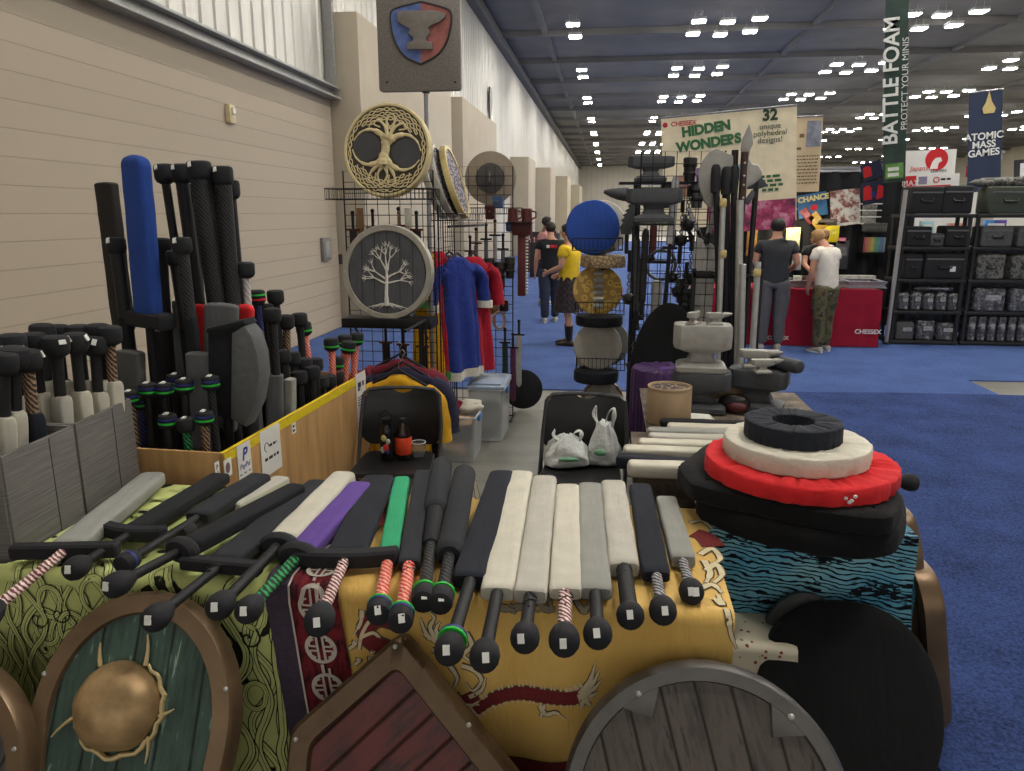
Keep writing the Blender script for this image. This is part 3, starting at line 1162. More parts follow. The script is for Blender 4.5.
def shield(label, M, poly, face, rim, rw=.05, th=.045, lip=.012, riv=(), boss=None, bm=None, name='foam_shield', group='shields leaning on the front table', extra=None, rr=.0075, base=None):
    t = thing(name, label, 'shield', M, group)
    MB().prism(round_poly(inset(base[0], rw * .6), .02, 4) if base else inset(poly, rw * .6), -th * .9, 0.001).build('face_board', face, t, smooth=30)
    mb = rim_mb(poly, rw, th, lip, base=base)
    rivets(mb, riv, rr, lip)
    if extra:
        extra(mb)
    mb.build('rim', [rim, CHROME], t, smooth=50)
    if boss:
        x, y, r, h_ = boss[:4]
        b = MB().lathe([(r, -.002), (r * 1.0, .006), (r * .95, h_ * .35), (r * .8, h_ * .68), (r * .55, h_ * .9), (r * .25, h_ * .99), (.004, h_)], 32, M=Matrix.Translation((x, y, 0)))
        b.build('boss', bm, t)
    return t


PL_GREEN = plank_mat('green_planks', (58, 82, 72), (16, 24, 22), .105, 0, scratch=(150, 176, 158), dark=(32, 54, 48), loc=.02)
PL_RED = plank_mat('dark_red_planks', (92, 30, 26), (16, 8, 8), .078, R(45), grain=.35, dark=(26, 12, 14), rough=.4)
PL_GREY = plank_mat('weathered_grey_planks', (88, 80, 74), (22, 20, 20), .088, R(-15), scratch=(26, 23, 23), dark=(50, 45, 42), rough=.55, loc=.03)
PL_GREY2 = plank_mat('pewter_planks', (84, 84, 82), (26, 26, 28), .09, R(20), dark=(58, 58, 58))
PEW = mat('pewter_rim_paint', (90, 88, 85), .38, .45, var=.2, scale=9)
BRZ2 = mat('warm_bronze_rim', (116, 95, 72), .4, .5, var=.2, scale=6)

# green oval shield
M = lean(-1.266, 1.40, 1.775, .735)
ov = [(x, y * (.345 if y > 0 else .47) + .495) for x, y in circ(1, 64)]
ov = [(x * .299, y) for x, y in ov]
t = shield('oval green plank shield with a bronze rim and a round brass boss', M, ov, PL_GREEN, BRZ2, .062, .05, .014, riv=[(-.272, .60), (.268, .60), (-.2, .24), (.2, .24)])
dome = MB().lathe([(.118, -.002), (.12, .02), (.108, .05), (.086, .075), (.06, .092), (.03, .099), (.004, .1)], 40, sy=.98)
for i, v in enumerate(dome.v):
    dome.v[i] = v + V((-.035, .535, 0)) + v.normalized() * NZ.noise(v * 16) * .006
dome.build('boss', mat('worn_brass_paint', (178, 148, 106), .42, .4, var=.3, scale=14), t)
PBR = mat('pale_brass_paint', (196, 176, 128), .4, .4)
mb = MB()
for a0, a1, ln, r_ in ((200, 330, .0, .131), (-60, 60, .0, .129)):
    pts = []
    for j in range(15):
        a = R(a0 + (a1 - a0) * j / 14)
        pts.append((-.035 + (r_ + .006 * math.sin(j * 2.3)) * math.cos(a), .535 + (r_ + .006 * math.cos(j * 1.7)) * math.sin(a), .010))
    mb.tube(pts, [.004 + .004 * math.sin(PI * j / 14) for j in range(15)], 6)
    mb.build('boss_crack', PBR, t)
    mb = MB()
for a, ln, b in ((62, .075, .3), (128, .06, -.2), (196, .085, .25), (-35, .05, -.4), (-8, .04, .2)):
    a = R(a)
    pts = [(-.035 + (.122 + ln * q / 4) * math.cos(a + b * q / 5), .535 + (.122 + ln * q / 4) * math.sin(a + b * q / 5), .009) for q in range(5)]
    MB().tube(pts, [.007, .0065, .005, .004, .002], 6).build('boss_crack', PBR, t)

# round shield at the left edge of the table
M = lean(-1.82, 1.36, 1.66, .66)
shield('round pewter plank shield with a bronze rim, half hidden at the table end', M, [(x, y + .335) for x, y in circ(.325, 56)], PL_GREY2, BRZ2, .06, .05, .014,
       riv=[(.297 * math.cos(R(a)), .335 + .297 * math.sin(R(a))) for a in (20, 92, 164, 236, 308)], boss=(0, .335, .10, .07), bm=BRZ2)

# six sided red shield
M = lean(-.532, 1.47, 1.78, .735)
hexp = [(0, .748), (-.286, .476), (-.286, .10), (-.19, .012), (.30, .012), (.425, .12), (.425, .32)]
hexb = hexp
hexp = round_poly(hexp, .03, 4)
t = shield('angular dark red plank shield with a dark bronze frame and a corner pointing up', M, hexp, PL_RED, BRONZED, .066, .055, .016, riv=[(-.008, .712), (-.262, .455), (.205, .53), (.395, .33), (-.26, .12)], rr=.007, base=(hexb, .03))
mb = MB()

# round grey shield
M = lean(.281, 1.47, 1.775, .735)
rc = [(x, y + .368) for x, y in circ(.358, 72)]
rva = (122, 50, -22, 194, 266)


def teeth(mb):
    for a in rva:
        a = R(a)
        c, s = math.cos(a), math.sin(a)
        n_ = V((c, s))
        tt = V((-s, c))
        P0 = n_ * .316
        for d in (-1, 1):
            pass
        pts = [P0 + tt * .058, P0 - tt * .058, n_ * .252]
        mb.prism([(p.x, p.y + .368) for p in pts], .002, .0125, .002)


t = shield('large round grey plank shield with a riveted steel rim, in front of the golden cloth', M, rc, PL_GREY, PEW, .046, .05, .013, riv=[(.322 * math.cos(R(a)), .368 + .322 * math.sin(R(a))) for a in rva], boss=(0, .368, .095, .07), bm=PEW, extra=teeth, rr=.009)

# shields in black covers by the wave cloth
M = lean(.80, 2.02, 2.40, .72)
se = [(.285 * math.copysign(abs(math.cos(a)) ** .86, math.cos(a)), .325 + .318 * math.copysign(abs(math.sin(a)) ** .92, math.sin(a))) for a in [2 * PI * i / 64 for i in range(64)]]
t = thing('covered_shield', 'big shield in a black fabric cover leaning before the wave-print cloth', 'shield', M)
mb = MB()
secs = []
for d, z in ((.03, -.07), (.004, -.06), (0, -.03), (.004, -.008), (.02, .002), (.06, .004), (.14, .007), (.22, .008)):
    q = inset(se, d)
    secs.append([(p[0] * (1 + .004 * math.sin(i * 3.1)), p[1], z + .0012 * math.sin(i * 2.2 + z * 300)) for i, p in enumerate(q)])
mb.rings(secs)
mb.build('cover', FBK, t)
MB().tube([(p[0], p[1], -.07) for p in inset(se, .03)], .006, 6, closed=True).build('hem', BLEATHER, t)
M = lean(.70, 2.235, 2.40, .62)
t = thing('covered_shield', 'grey covered shield peeping over the black one by the wave-print cloth', 'shield', M)
g = [(x, .32 + y) for x, y in circ(.16, 36, ry=.25)]
mb = MB()
mb.rings([[(p[0], p[1], z) for p in inset(g, d)] for d, z in ((.012, -.06), (0, -.045), (0, -.012), (.012, 0), (.06, .003))])
mb.build('cover', FG, t)
MB().box((0, .06, -.03), (.1, .12, .04), .01).build('foot', FG, t)

# two big shields leaning on the aisle side of the table, seen edge on
for nm, lab, x0, yc, top, hw, lx in (('a', 'bronze rimmed shield standing on the carpet beside the covered stack, further of two', 1.20, 2.80, .79, .30, .13),
                                     ('b', 'bronze rimmed shield standing on the carpet beside the covered stack, nearer of two', 1.235, 2.72, .62, .31, .11)):
    yv = V((-lx, 0, top)).normalized()
    xv = V((0, 1, 0))
    zv = xv.cross(yv)
    if zv.x < 0:
        xv = V((0, -1, 0))
        zv = xv.cross(yv)
    M = fr((x0, yc, .002), xv, yv, zv)
    ht = top
    pl = round_poly([(-hw, ht * .12), (-hw, ht * .86), (-hw * .8, ht), (hw * .8, ht), (hw, ht * .86), (hw, ht * .12), (hw * .8, 0), (-hw * .8, 0)], .05, 4)
    shield(lab, M, pl, PL_GREY, BRZ2, .055, .055, .014, riv=[(-hw * .85, ht * .5), (hw * .85, ht * .5), (0, ht * .95)], group='shields on the aisle side')

# ================================================================ second table with the wave cloth and the stack
folding_table('folding table under the blue and black printed cloth', .36, 1.02, 2.47, 3.02)
k = NT('blue_wave_cloth')
nn = k.noise(1.3, k.mapping((3, 3, 3), kind='UV'), 4, .5)
wv = k.n('ShaderNodeTexWave', wave_type='BANDS', bands_direction='Y')
wv.inputs['Scale'].default_value = 20
wv.inputs['Distortion'].default_value = 11
wv.inputs['Detail'].default_value = 2.5
wv.inputs['Detail Scale'].default_value = .9
k.l(k.mapping((.55, 1, 1), (0, 0, .25), kind='UV'), wv.inputs['Vector'])
bluec = k.ramp(nn, [(.3, rgb((58, 148, 186))), (.7, rgb((142, 196, 206)))])
ln = k.ramp(wv.outputs[1], [(.22, (0, 0, 0, 1)), (.36, (1, 1, 1, 1))])
big = k.ramp(k.noise(5.5, k.mapping((.8, 2.2, 1), kind='UV'), 5, .6), [(.44, (1, 1, 1, 1)), (.47, (0, 0, 0, 1))])
k.color(k.mix(k.math('MAXIMUM', k.math('SUBTRACT', 1.0, ln), k.math('MULTIPLY', big, k.ramp(k.noise(26, k.mapping((1, 3, 1), kind='UV'), 2), [(.46, (0, 0, 0, 1)), (.50, (1, 1, 1, 1))]))), bluec, rgb((16, 20, 28))))
BCL = k.fin(.8, 0, .2)


def drape(name, label, x0, x1, y0, y1, z, drop, m, seed, amp=.012, cat='tablecloth', sides=True, nu=60, nv=50, right=True, kind_uv=True):
    """a cloth over a table: top, a front drop and a drop on the +X side"""
    mb = MB()
    uvs = []

    def fn(a, b):
        u = x0 + (x1 - x0 + (drop if right else 0)) * a
        v = -drop + (y1 - y0 + drop) * b
        du = max(0, u - x1)
        dv = max(0, -v)
        wr = NZ.noise(V((u * 6 + seed, v * 5, seed)))
        f = math.sin(u * 24 + seed) * .008 * min(1, dv * 4) + wr * amp * min(1, (du + dv) * 4)
        uvs.append((u, v))
        return V((min(u, x1) + .010 + (f if du else 0) + (0 if not du else .012), y0 + max(v, 0) - (f + .012 if dv else 0), z - max(du, dv) + wr * .002))
    mb.grid(fn, nu, nv)
    o = mb.build(name, m, smooth=70)
    lay = o.data.uv_layers.new(name='UVMap')
    vi = [0] * len(o.data.loops)
    o.data.loops.foreach_get('vertex_index', vi)
    lay.data.foreach_set('uv', [c for i in vi for c in uvs[i]])
    return tag(o, label, cat)


drape('tablecloth', 'turquoise cloth with black wave lines under the stack of covered shields', .345, 1.03, 2.45, 3.03, .754, .46, BCL, 2.2)

# low crate under a flowered cloth
t = thing('storage_crate', 'low crate hidden under the cream flowered cloth', 'crate', TR(.47, 2.33, 0))
MB().box((0, 0, .21), (.17, .16, .42), .008).build('box', WOOD, t)
MB().box((0, 0, .425), (.18, .17, .016), .004).build('lid', WOOD, t)
k = NT('cream_flowered_cloth')
vo = k.n('ShaderNodeTexVoronoi', feature='F1')
vo.inputs['Scale'].default_value = 36
k.l(k.co('UV'), vo.inputs['Vector'])
nz = k.noise(60, k.co('UV'), 2)
d = k.math('MULTIPLY_ADD', nz, .22, vo.outputs['Distance'])
k.color(k.ramp(d, [(.20, rgb((92, 44, 36))), (.24, rgb((150, 82, 62))), (.31, rgb((150, 82, 62))), (.33, rgb((222, 214, 190)))]))
FCL = k.fin(.85)
drape('cover_cloth', 'cream cloth with small red brown flowers between the tables', .372, .62, 2.235, 2.425, .442, .36, FCL, 4.4, cat='cloth', nu=24, nv=30)

# ---- the stack
def gathered(R0, h, hole=0, seed=0, n=96, ruf=.006):
    """padded disc in an elasticated cover"""
    mb = MB()
    rs = random.Random(seed)
    ph = [rs.uniform(-1, 1) for _ in range(n)]
    prof = [(.97, 0, .6), (1.0, .12, 1.0), (1.003, .5, .5), (1.0, .86, .4), (.985, .96, .4), (.95, 1.0, .5), (.86, 1.0, 1.0), (.7, .99, .9), (.5, .985, .6)]
    if hole:
        prof += [(hole * 1.08, .98, .5), (hole, .93, .3), (hole * .98, .2, .3)]
    else:
        prof += [(.25, .985, .2), (.01, .985, 0)]
    secs = []
    for r, z, w in prof:
        secs.append([(R0 * (r + (ruf * ph[q] * w / R0 * .5 if z < .97 else 0)) * math.cos(2 * PI * q / n), R0 * (r + (ruf * ph[q] * w / R0 * .5 if z < .97 else 0)) * math.sin(2 * PI * q / n), h * z + ruf * ph[q] * w * (.45 if z > .9 else 0)) for q in range(n)])
    mb.rings(secs, cap=not hole)
    return mb


def flat_cover(poly, h, seed, M=None):
    rs = random.Random(seed)
    mb = MB()
    n = len(poly)
    ph = [rs.uniform(-1, 1) for _ in range(n)]
    secs = []
    for d, z, w in ((.012, 0, .2), (0, .1, 1), (-.002, .45, .7), (.001, .85, .6), (.012, .98, .4), (.05, 1.0, .5), (.12, 1.0, .1)):
        q = inset(poly, d)
        secs.append([(p[0] + .0025 * ph[i] * w, p[1] + .0025 * ph[(i * 7) % n] * w, h * z + .002 * ph[(i * 3) % n] * w) for i, p in enumerate(q)])
    return mb.rings(secs)


def zpoly(px, z, back, rr=.05, n=6):
    return [(p.x, p.y) for p in [at(a, b, z=z) for a, b in px]] + back


def dens(poly, st=.02):
    out = []
    for i in range(len(poly)):
        a, b = V(poly[i]), V(poly[(i + 1) % len(poly)])
        k_ = max(1, int((b - a).length / st))
        out += [tuple(a.lerp(b, j / k_)) for j in range(k_)]
    return out


grp = 'covered shields stacked on the wave cloth'
z = .757
low = zpoly([(697, 497), (730, 512), (770, 524), (815, 532), (865, 537), (898, 533), (908, 514)], .84, [(1.06, 2.62), (1.03, 2.95), (.80, 3.04), (.50, 2.98), (.36, 2.70)])
cx = sum(p[0] for p in low) / len(low)
cy = sum(p[1] for p in low) / len(low)
lp = dens(round_poly([(p[0] - cx, p[1] - cy) for p in low], .05, 4))
o = flat_cover(lp, .085, 1).build('covered_shield', FBK, M=TR(cx, cy, z))
tag(o, 'lowest black covered shield of the stack on the wave-print cloth', 'shield', grp)
up = zpoly([(677, 463), (692, 482), (724, 489), (765, 497), (812, 507), (860, 514), (892, 515), (903, 500)], .915, [(1.04, 2.75), (.98, 3.0), (.70, 3.02), (.42, 2.92)])
cx = sum(p[0] for p in up) / len(up)
cy = sum(p[1] for p in up) / len(up)
lp = dens(round_poly([(p[0] - cx, p[1] - cy) for p in up], .04, 4))
t = thing('covered_shield', 'long black covered shield under the red disc, second from the bottom', 'shield', TR(cx, cy, z + .086), grp)
flat_cover(lp, .07, 2).build('cover', FBK, t)
h = z + .157
t = thing('covered_shield', 'red gathered cover on a round shield in the middle of the stack', 'shield', TR(.682, 2.565, h), grp)
gathered(.318, .062, 0, 3, ruf=.017).build('cover', FRED, t)
mb = MB()
for a, r_ in ((-78, .316), (-76, .320), (-73, .321), (-75, .322)):
    mb.ell((r_ * math.cos(R(a)), r_ * math.sin(R(a)), .02 + .006 * (a % 4)), (.007, .004, .006), 6, 4)
mb.build('paint_spots', WHITE, t)
h += .062
o = gathered(.243, .066, 0, 4, ruf=.008).build('covered_shield', FW, M=TR(.668, 2.575, h))
tag(o, 'off white round covered shield lying on the red disc', 'shield', grp)
h += .066
t = thing('covered_shield', 'small black gathered disc with an open middle on top of the stack', 'shield', TR(.653, 2.575, h), grp)
gathered(.162, .066, .44, 5, ruf=.008).build('cover', FN, t)
MB().lathe([(.01, .012), (.09, .012), (.09, .02), (.01, .02)], 24).build('back_board', FLG, t)
MB().box((.02, 0, .03), (.10, .028, .02), .008).build('hand_strap', BLEATHER, t)
# ================================================================ grey fabric boxes with practice swords, at the table's end
k = NT('heather_grey_board')
hs = k.noise(1, k.mapping((4, 4, 160)), 4, .6)
k.color(k.ramp(hs, [(.3, rgb((92, 90, 88))), (.7, rgb((122, 119, 114)))]))
k.bump(hs, .3, .003)
HEA = k.fin(.9, 0, .2)


def fabric_box(label, x1a, x1b, y0, y1, z, w):
    t = thing('fabric_box', label, 'box', TR(x1a, y0, 0), 'grey fabric boxes')
    d = y1 - y0
    dx = x1b - x1a
    for nm, a, b in (('side_panel', (0, 0), (dx, d)), ('side_panel', (-w, 0), (dx - w, d)), ('front_panel', (0, 0), (-w, 0)), ('back_panel', (dx, d), (dx - w, d))):
        L = math.hypot(b[0] - a[0], b[1] - a[1])
        an = math.atan2(b[1] - a[1], b[0] - a[0])
        mb = MB().box((L / 2, 0, z / 2), (L - .002, .014, z), .004, TR(a[0], a[1], 0, an))
        if nm == 'side_panel':
            mb.box((L * .62, -.0075, z / 2), (.004, .002, z - .01), 0, TR(a[0], a[1], 0, an), 1)
        mb.build(nm, [HEA, FOAMG], t)
    MB().box((dx / 2 - w / 2, d / 2, .10), (w - .03, d - .03, .02)).build('bottom_panel', HEA, t)
    return t


fabric_box('grey fabric box of swords at the table end, closer to the green oval shield', -1.808, -1.83, 1.915, 2.255, 1.085, .46)
fabric_box('grey fabric box of swords standing between its twin and the plywood bin', -1.838, -1.872, 2.275, 2.64, 1.085, .46)


def stand(label, top, low, y, zb=.12, y2=None, gl=.30, blade=None, rot=0, L=None, inbin=False, **kw):
    """weapon standing head down: pommel end seen at top, its shaft passes low"""
    P0 = at(top[0], top[1], y=y)
    Q = at(low[0], low[1], y=y2 if y2 else y)
    if inbin:
        lim = -1.50 + (P0.y - 2.65) * .047 - .062
        if P0.x > lim - .0:
            P0 = at(top[0], top[1], y=y + .12)
            Q = at(low[0], low[1], y=y + .12)
        d = (Q - P0)
        tx = P0.x + d.x * (P0.z - zb) / -d.z
        if tx > lim:
            d.x = (lim - P0.x) * -d.z / (P0.z - zb)
            Q = P0 + d
    d = (Q - P0).normalized()
    if L is None:
        L = (P0.z - zb) / -d.z
    M = frame(P0, d, (0, -1, .1)) @ Matrix.Rotation(rot, 4, 'Y')
    bl = L - gl
    w, th = blade
    return foam_weapon(label, M, L, (bl, w, th), **kw)


G1 = 'practice swords in the grey fabric boxes'
PB = (.045, .075, 'round')
bx = [((3, 352), (4, 402), 2.04, FW, 'white', 'with its pommel cut by the picture edge'),
      ((14, 347), (15, 388), 2.12, FW, 'white', 'second in the front rank of the boxes'),
      ((26, 350), (32, 404), 2.05, FN, 'navy black', 'the only dark sleeve among the white ones'),
      ((55, 336), (60, 390), 2.18, FW2, 'pale grey', 'before the seam between the two boxes'),
      ((74, 333), (80, 388), 2.30, FW, 'white', 'beside the corner of the farther box'),
      ((94, 336), (98, 390), 2.37, FW, 'white', 'with a tied cord'),
      ((11, 334), (17, 380), 2.20, FW2, 'pale grey', 'behind the leftmost pair'),
      ((32, 333), (38, 378), 2.25, FW, 'white', 'behind the dark sleeved one'),
      ((42, 324), (46, 372), 2.36, FW2, 'pale grey', 'in the rear rank near the wall'),
      ((57, 325), (62, 375), 2.40, FW, 'white', 'in the rear rank with a taped black grip'),
      ((78, 325), (83, 375), 2.46, FW2, 'pale grey', 'in the rear rank beside the farther corner'),
      ((97, 324), (102, 372), 2.50, FW, 'white', 'second from the plywood bin'),
      ((109, 326), (112, 374), 2.54, FW, 'white', 'nearest the plywood bin with a tan cord grip')]
for i, (a, b, y, m_, cn, wh) in enumerate(bx):
    X = -1.915 if i < 6 else -2.01 if i < 8 else -2.09 if i < 12 else -1.95
    y = min(at(a[0], a[1], x=X).y, 2.585)
    stand('%s sword upright in the grey boxes, %s' % (cn, wh), a, b, y, .13, gl=.215, blade=(.085, .05), bm=m_, grip=('tan' if i in (2, 12) else 'black', .02), pom=PB, tags=((60 * i, .75), (60 * i + 90, .75)) if i < 7 else (), pm=RUB2, group=G1, tip=.2, rot=R(25), base=.02)

# ================================================================ plywood bin
k = NT('plywood')
pn = k.noise(1, k.mapping((14, 14, 1.6)), 5, .6)
k.color(k.ramp(pn, [(.3, rgb((148, 112, 68))), (.7, rgb((190, 150, 98)))]))
k.bump(pn, .15, .003)
PLY = k.fin(.6, 0, .4)
YT = mat('yellow_tape', (226, 200, 30), .5, var=.05)
BA = V((-1.505, 2.655, 0))
BB = V((-1.432, 4.22, 0))
bd = (BB - BA).normalized()
BM = fr(BA, (bd.y, -bd.x, 0), bd, (0, 0, 1))   # local +Y along the long side, +X outwards
BL = (BB - BA).length
bin_ = thing('plywood_bin', 'open plywood bin with yellow tape along its top edge, full of practice weapons', 'bin', BM)
BZ = .865
MB().box((-.009, BL / 2, BZ / 2), (.018, BL, BZ), .003).build('side_panel', PLY, bin_)
MB().box((-.86, BL / 2, BZ / 2), (.018, BL, BZ), .003).build('side_panel', PLY, bin_)
MB().box((-.435, .009, BZ / 2), (.83, .018, BZ), .003).build('end_panel', PLY, bin_)
MB().box((-.435, BL - .009, BZ / 2), (.83, .018, BZ), .003).build('end_panel', PLY, bin_)
MB().box((-.435, BL / 2, .03), (.83, BL - .04, .02)).build('bottom_panel', PLY, bin_)
MB().box((.0012, BL / 2, BZ - .022), (.0024, BL - .01, .036), 0).box((-.009, BL / 2, BZ + .001), (.016, BL - .01, .002)).build('yellow_tape', YT, bin_)


def bpix(px, py):
    n = V((bd.y, -bd.x, 0))
    p = at(px, py, pl=(BA + n * .002, n))
    q = BM.inverted() @ p
    return q.y, q.z


def notice(label, x0, y0, x1, y1, name='paper_notice', cat='sign'):
    a, b = bpix(x0, y0), bpix(x1, y1)
    w, hgt = abs(b[0] - a[0]), abs(a[1] - b[1])
    c = ((a[0] + b[0]) / 2, (a[1] + b[1]) / 2)
    # sheet frame: local x along the bin, local y up, local z out
    M = BM @ fr((.0035, c[0], c[1]), (0, 1, 0), (0, 0, 1), (1, 0, 0))
    t = thing(name, label, cat, M)
    MB().box((0, 0, 0), (w, hgt, .0015)).build('sheet', PAPER, t)
    return t, w, hgt


def bars(t, rows, m=INK, z=.0012):
    mb = MB()
    for x0, x1, y, th in rows:
        rs = random.Random(int(y * 9999))
        x = x0
        while x < x1:
            w = min(rs.uniform(.4, 1.0) * th * 3, x1 - x)
            mb.box((x + w / 2, y, z), (w, th, .0004))
            x += w + th * .7
    return mb.build('text_lines', m, t, smooth=0)


t, w, hh = notice('white card with a blue payment logo stuck on the plywood bin', 236, 447, 252, 472)
PPB = mat('payment_blue', (28, 62, 140), .6)
text('logo', 'P', hh * .5, PPB, t, Matrix.Translation((0, hh * .16, .001)), shear=.25, bold=.002)
text('lettering', 'PayPal', hh * .22, PPB, t, Matrix.Translation((0, -hh * .16, .001)), shear=.2)
bars(t, [(-w * .4, -w * .25, -hh * .38, .006), (-w * .08, w * .08, -hh * .38, .006), (w * .25, w * .4, -hh * .38, .006)])
t, w, hh = notice('white notice sheet taped in the middle of the plywood bin side', 259, 433, 282, 466)
MB().tube([(-w * .22 + .02 * math.cos(q), hh * .12 + .02 * math.sin(q), .001) for q in [i * .5 for i in range(10)]], .002, 4).build('logo', INK, t)
bars(t, [(-w * .08, w * .3, hh * .12, .012), (-w * .34, w * .36, -hh * .14, .014)])
t, w, hh = notice('tall white printed sheet hanging over the far end of the plywood bin', 355, 375, 367, 421)
bars(t, [(-w * .3, w * .3, hh * .28, .03), (-w * .3, -w * .02, hh * .2, .02), (-w * .36, w * .36, hh * .05, .007), (-w * .36, w * .36, -.0, .007), (-w * .36, w * .2, -hh * .05, .007), (-w * .36, w * .3, -hh * .10, .007)])
t, w, hh = notice('small square white sticker near the front corner of the plywood bin', 214, 463, 220, 478, 'sticker')
text('lettering', 'P\n?', hh * .42, INK, t, Matrix.Translation((0, 0, .001)))
t, w, hh = notice('small faded round sticker on the plywood bin by the corner', 223, 461, 232, 474, 'sticker')
MB().ell((0, 0, 0), (w * .35, hh * .36, .002), 16, 4).build('print', mat('faded_print', (120, 90, 96), .7), t)
t, w, hh = notice('small grey code sticker under the yellow tape of the bin', 291, 424, 296, 432, 'sticker')
bars(t, [(-w * .3, w * .3, .01, .01), (-w * .3, w * .2, -.012, .01)])

# ---- weapons in the bin
G2 = 'practice weapons in the plywood bin'


def blade_up(label, top, low, y, w, th, m, zb=None, bl=None, grip='black', guard=None, rot=0, tip=.5, ex=5, L=None, y2=None, **kw):
    """weapon standing on its pommel, blade tip upwards"""
    T = at(top[0], top[1], y=y)
    Q = at(low[0], low[1], y=y2 or y)
    d = (T - Q).normalized()
    L_ = L or (T.z - .06) / d.z
    P0 = T - d * L_
    M = frame(P0, d, (0, -1, .1)) @ Matrix.Rotation(rot, 4, 'Y')
    return foam_weapon(label, M, L_, (bl or (T - Q).length, w, th), bm=m, grip=(grip, .02), guard=guard, tags=(), group=G2, tip=tip, ex=ex, **kw)


blade_up('brown black flat blade standing tallest at the wall side of the bin', (106, 182), (124, 330), 3.30, .128, .05, mat('brown_black_foam', (44, 40, 39), .85, bump=.2, bscale=120), rot=R(-20), tip=.12)
blade_up('large blue padded sword standing point up in the plywood bin', (135, 155), (149, 316), 3.02, .145, .07, FBLUE, rot=R(-22), tip=.38, base=.02, guard=('bar', .13, .07, .08, 0), ex=4)
yc_ = 3.0
t = thing('foam_cleaver', 'charcoal cleaver with a black back and a bowed grey edge, front of the bin', 'foam cleaver', TR(0, yc_, 0), G2)


def px_poly(pts, y):
    return [(q.x, q.z) for q in [at(a, b, y=y) for a, b in pts]]


RX90 = Matrix.Rotation(PI / 2, 4, 'X')
MB().prism(px_poly([(237, 331), (250, 323), (258, 333), (264, 352), (266, 374), (262, 400), (251, 424), (236, 416)], yc_), -.06, .06, .018, M=RX90).build('edge_pad', FG, t)
MB().prism(px_poly([(213, 331), (237, 331), (236, 418), (214, 410)], yc_), -.05, .05, .012, M=RX90).build('back_pad', FB, t)
MB().prism(px_poly([(212, 331), (213, 326), (249, 318), (252, 323), (237, 332)], yc_), -.058, .058, .012, M=RX90).build('top_pad', FB, t)
q0, q1 = at(228, 414, y=yc_), at(226, 470, y=yc_)
MB().tube([(q0.x, 0, q0.z), (q1.x, 0, .12)], .022, 10).build('grip', GRIP['black'], t)
blade_up('grey blade standing in front of the red ones', (222, 303), (221, 430), 3.12, .145, .06, FG, rot=R(15), tip=.12)
blade_up('red blade left of the tall grey blade', (199, 304), (206, 440), 3.24, .115, .05, FRED, tip=.3)
blade_up('red blade right of the tall grey blade, its point behind the white grip', (245, 304), (243, 440), 3.26, .085, .05, FRED, tip=.4)
blade_up('narrow red blade at the left of the red pair', (185, 308), (191, 440), 3.30, .06, .05, FRED, tip=.4)
blade_up('grey slab blade under the tall pommels', (199, 352), (204, 450), 2.98, .11, .06, FG, tip=.1, rot=R(10))
blade_up('grey slab blade next to the grey fabric box', (130, 350), (135, 440), 2.98, .13, .06, FG, tip=.1, rot=R(-10))
blade_up('thin grey blade behind the blue sword', (178, 300), (184, 400), 3.20, .05, .04, FG, tip=.3)
blade_up('dark slab blade filling the gap behind the blue sword', (166, 330), (172, 440), 3.36, .13, .06, FB, tip=.1)
blade_up('short grey blade block in the middle of the bin', (274, 374), (276, 440), 3.35, .085, .07, FG, tip=.1, rot=R(20))
blade_up('pale grey blade edge beside the short grey block', (290, 378), (291, 440), 3.42, .05, .06, FLG, tip=.2)
tall = [((163, 164), (179, 270), 3.35, .020, 'slim black pole weapon, first of the tall pommels'),
        ((180, 164), (198, 300), 3.30, .030, 'black pole weapon whose square pommel meets its neighbour'),
        ((188, 184), (199, 300), 3.40, .030, 'black pole weapon standing lower between two tall ones'),
        ((198, 161), (216, 300), 3.22, .044, 'thick ribbed black pole weapon, tallest of the bin'),
        ((214, 167), (226, 300), 3.34, .032, 'black pole weapon pressed behind the thickest one'),
        ((222, 166), (233, 300), 3.25, .036, 'black ribbed pole weapon, last of the tall pair'),
        ((229, 180), (240, 300), 3.38, .026, 'slim black pole weapon right of all tall ones')]
for a, b, y, r, lb in tall:
    stand(lb, a, b, y, .08, inbin=True, gl=1.0, blade=(.09, .05), bm=FB, grip=('rib' if r > .03 else 'black', r), pom=(max(.046, r * 1.25), .09, 'round'), tags=((15, .7),), group=G2, cat='foam pole weapon', name='foam_pole_weapon')
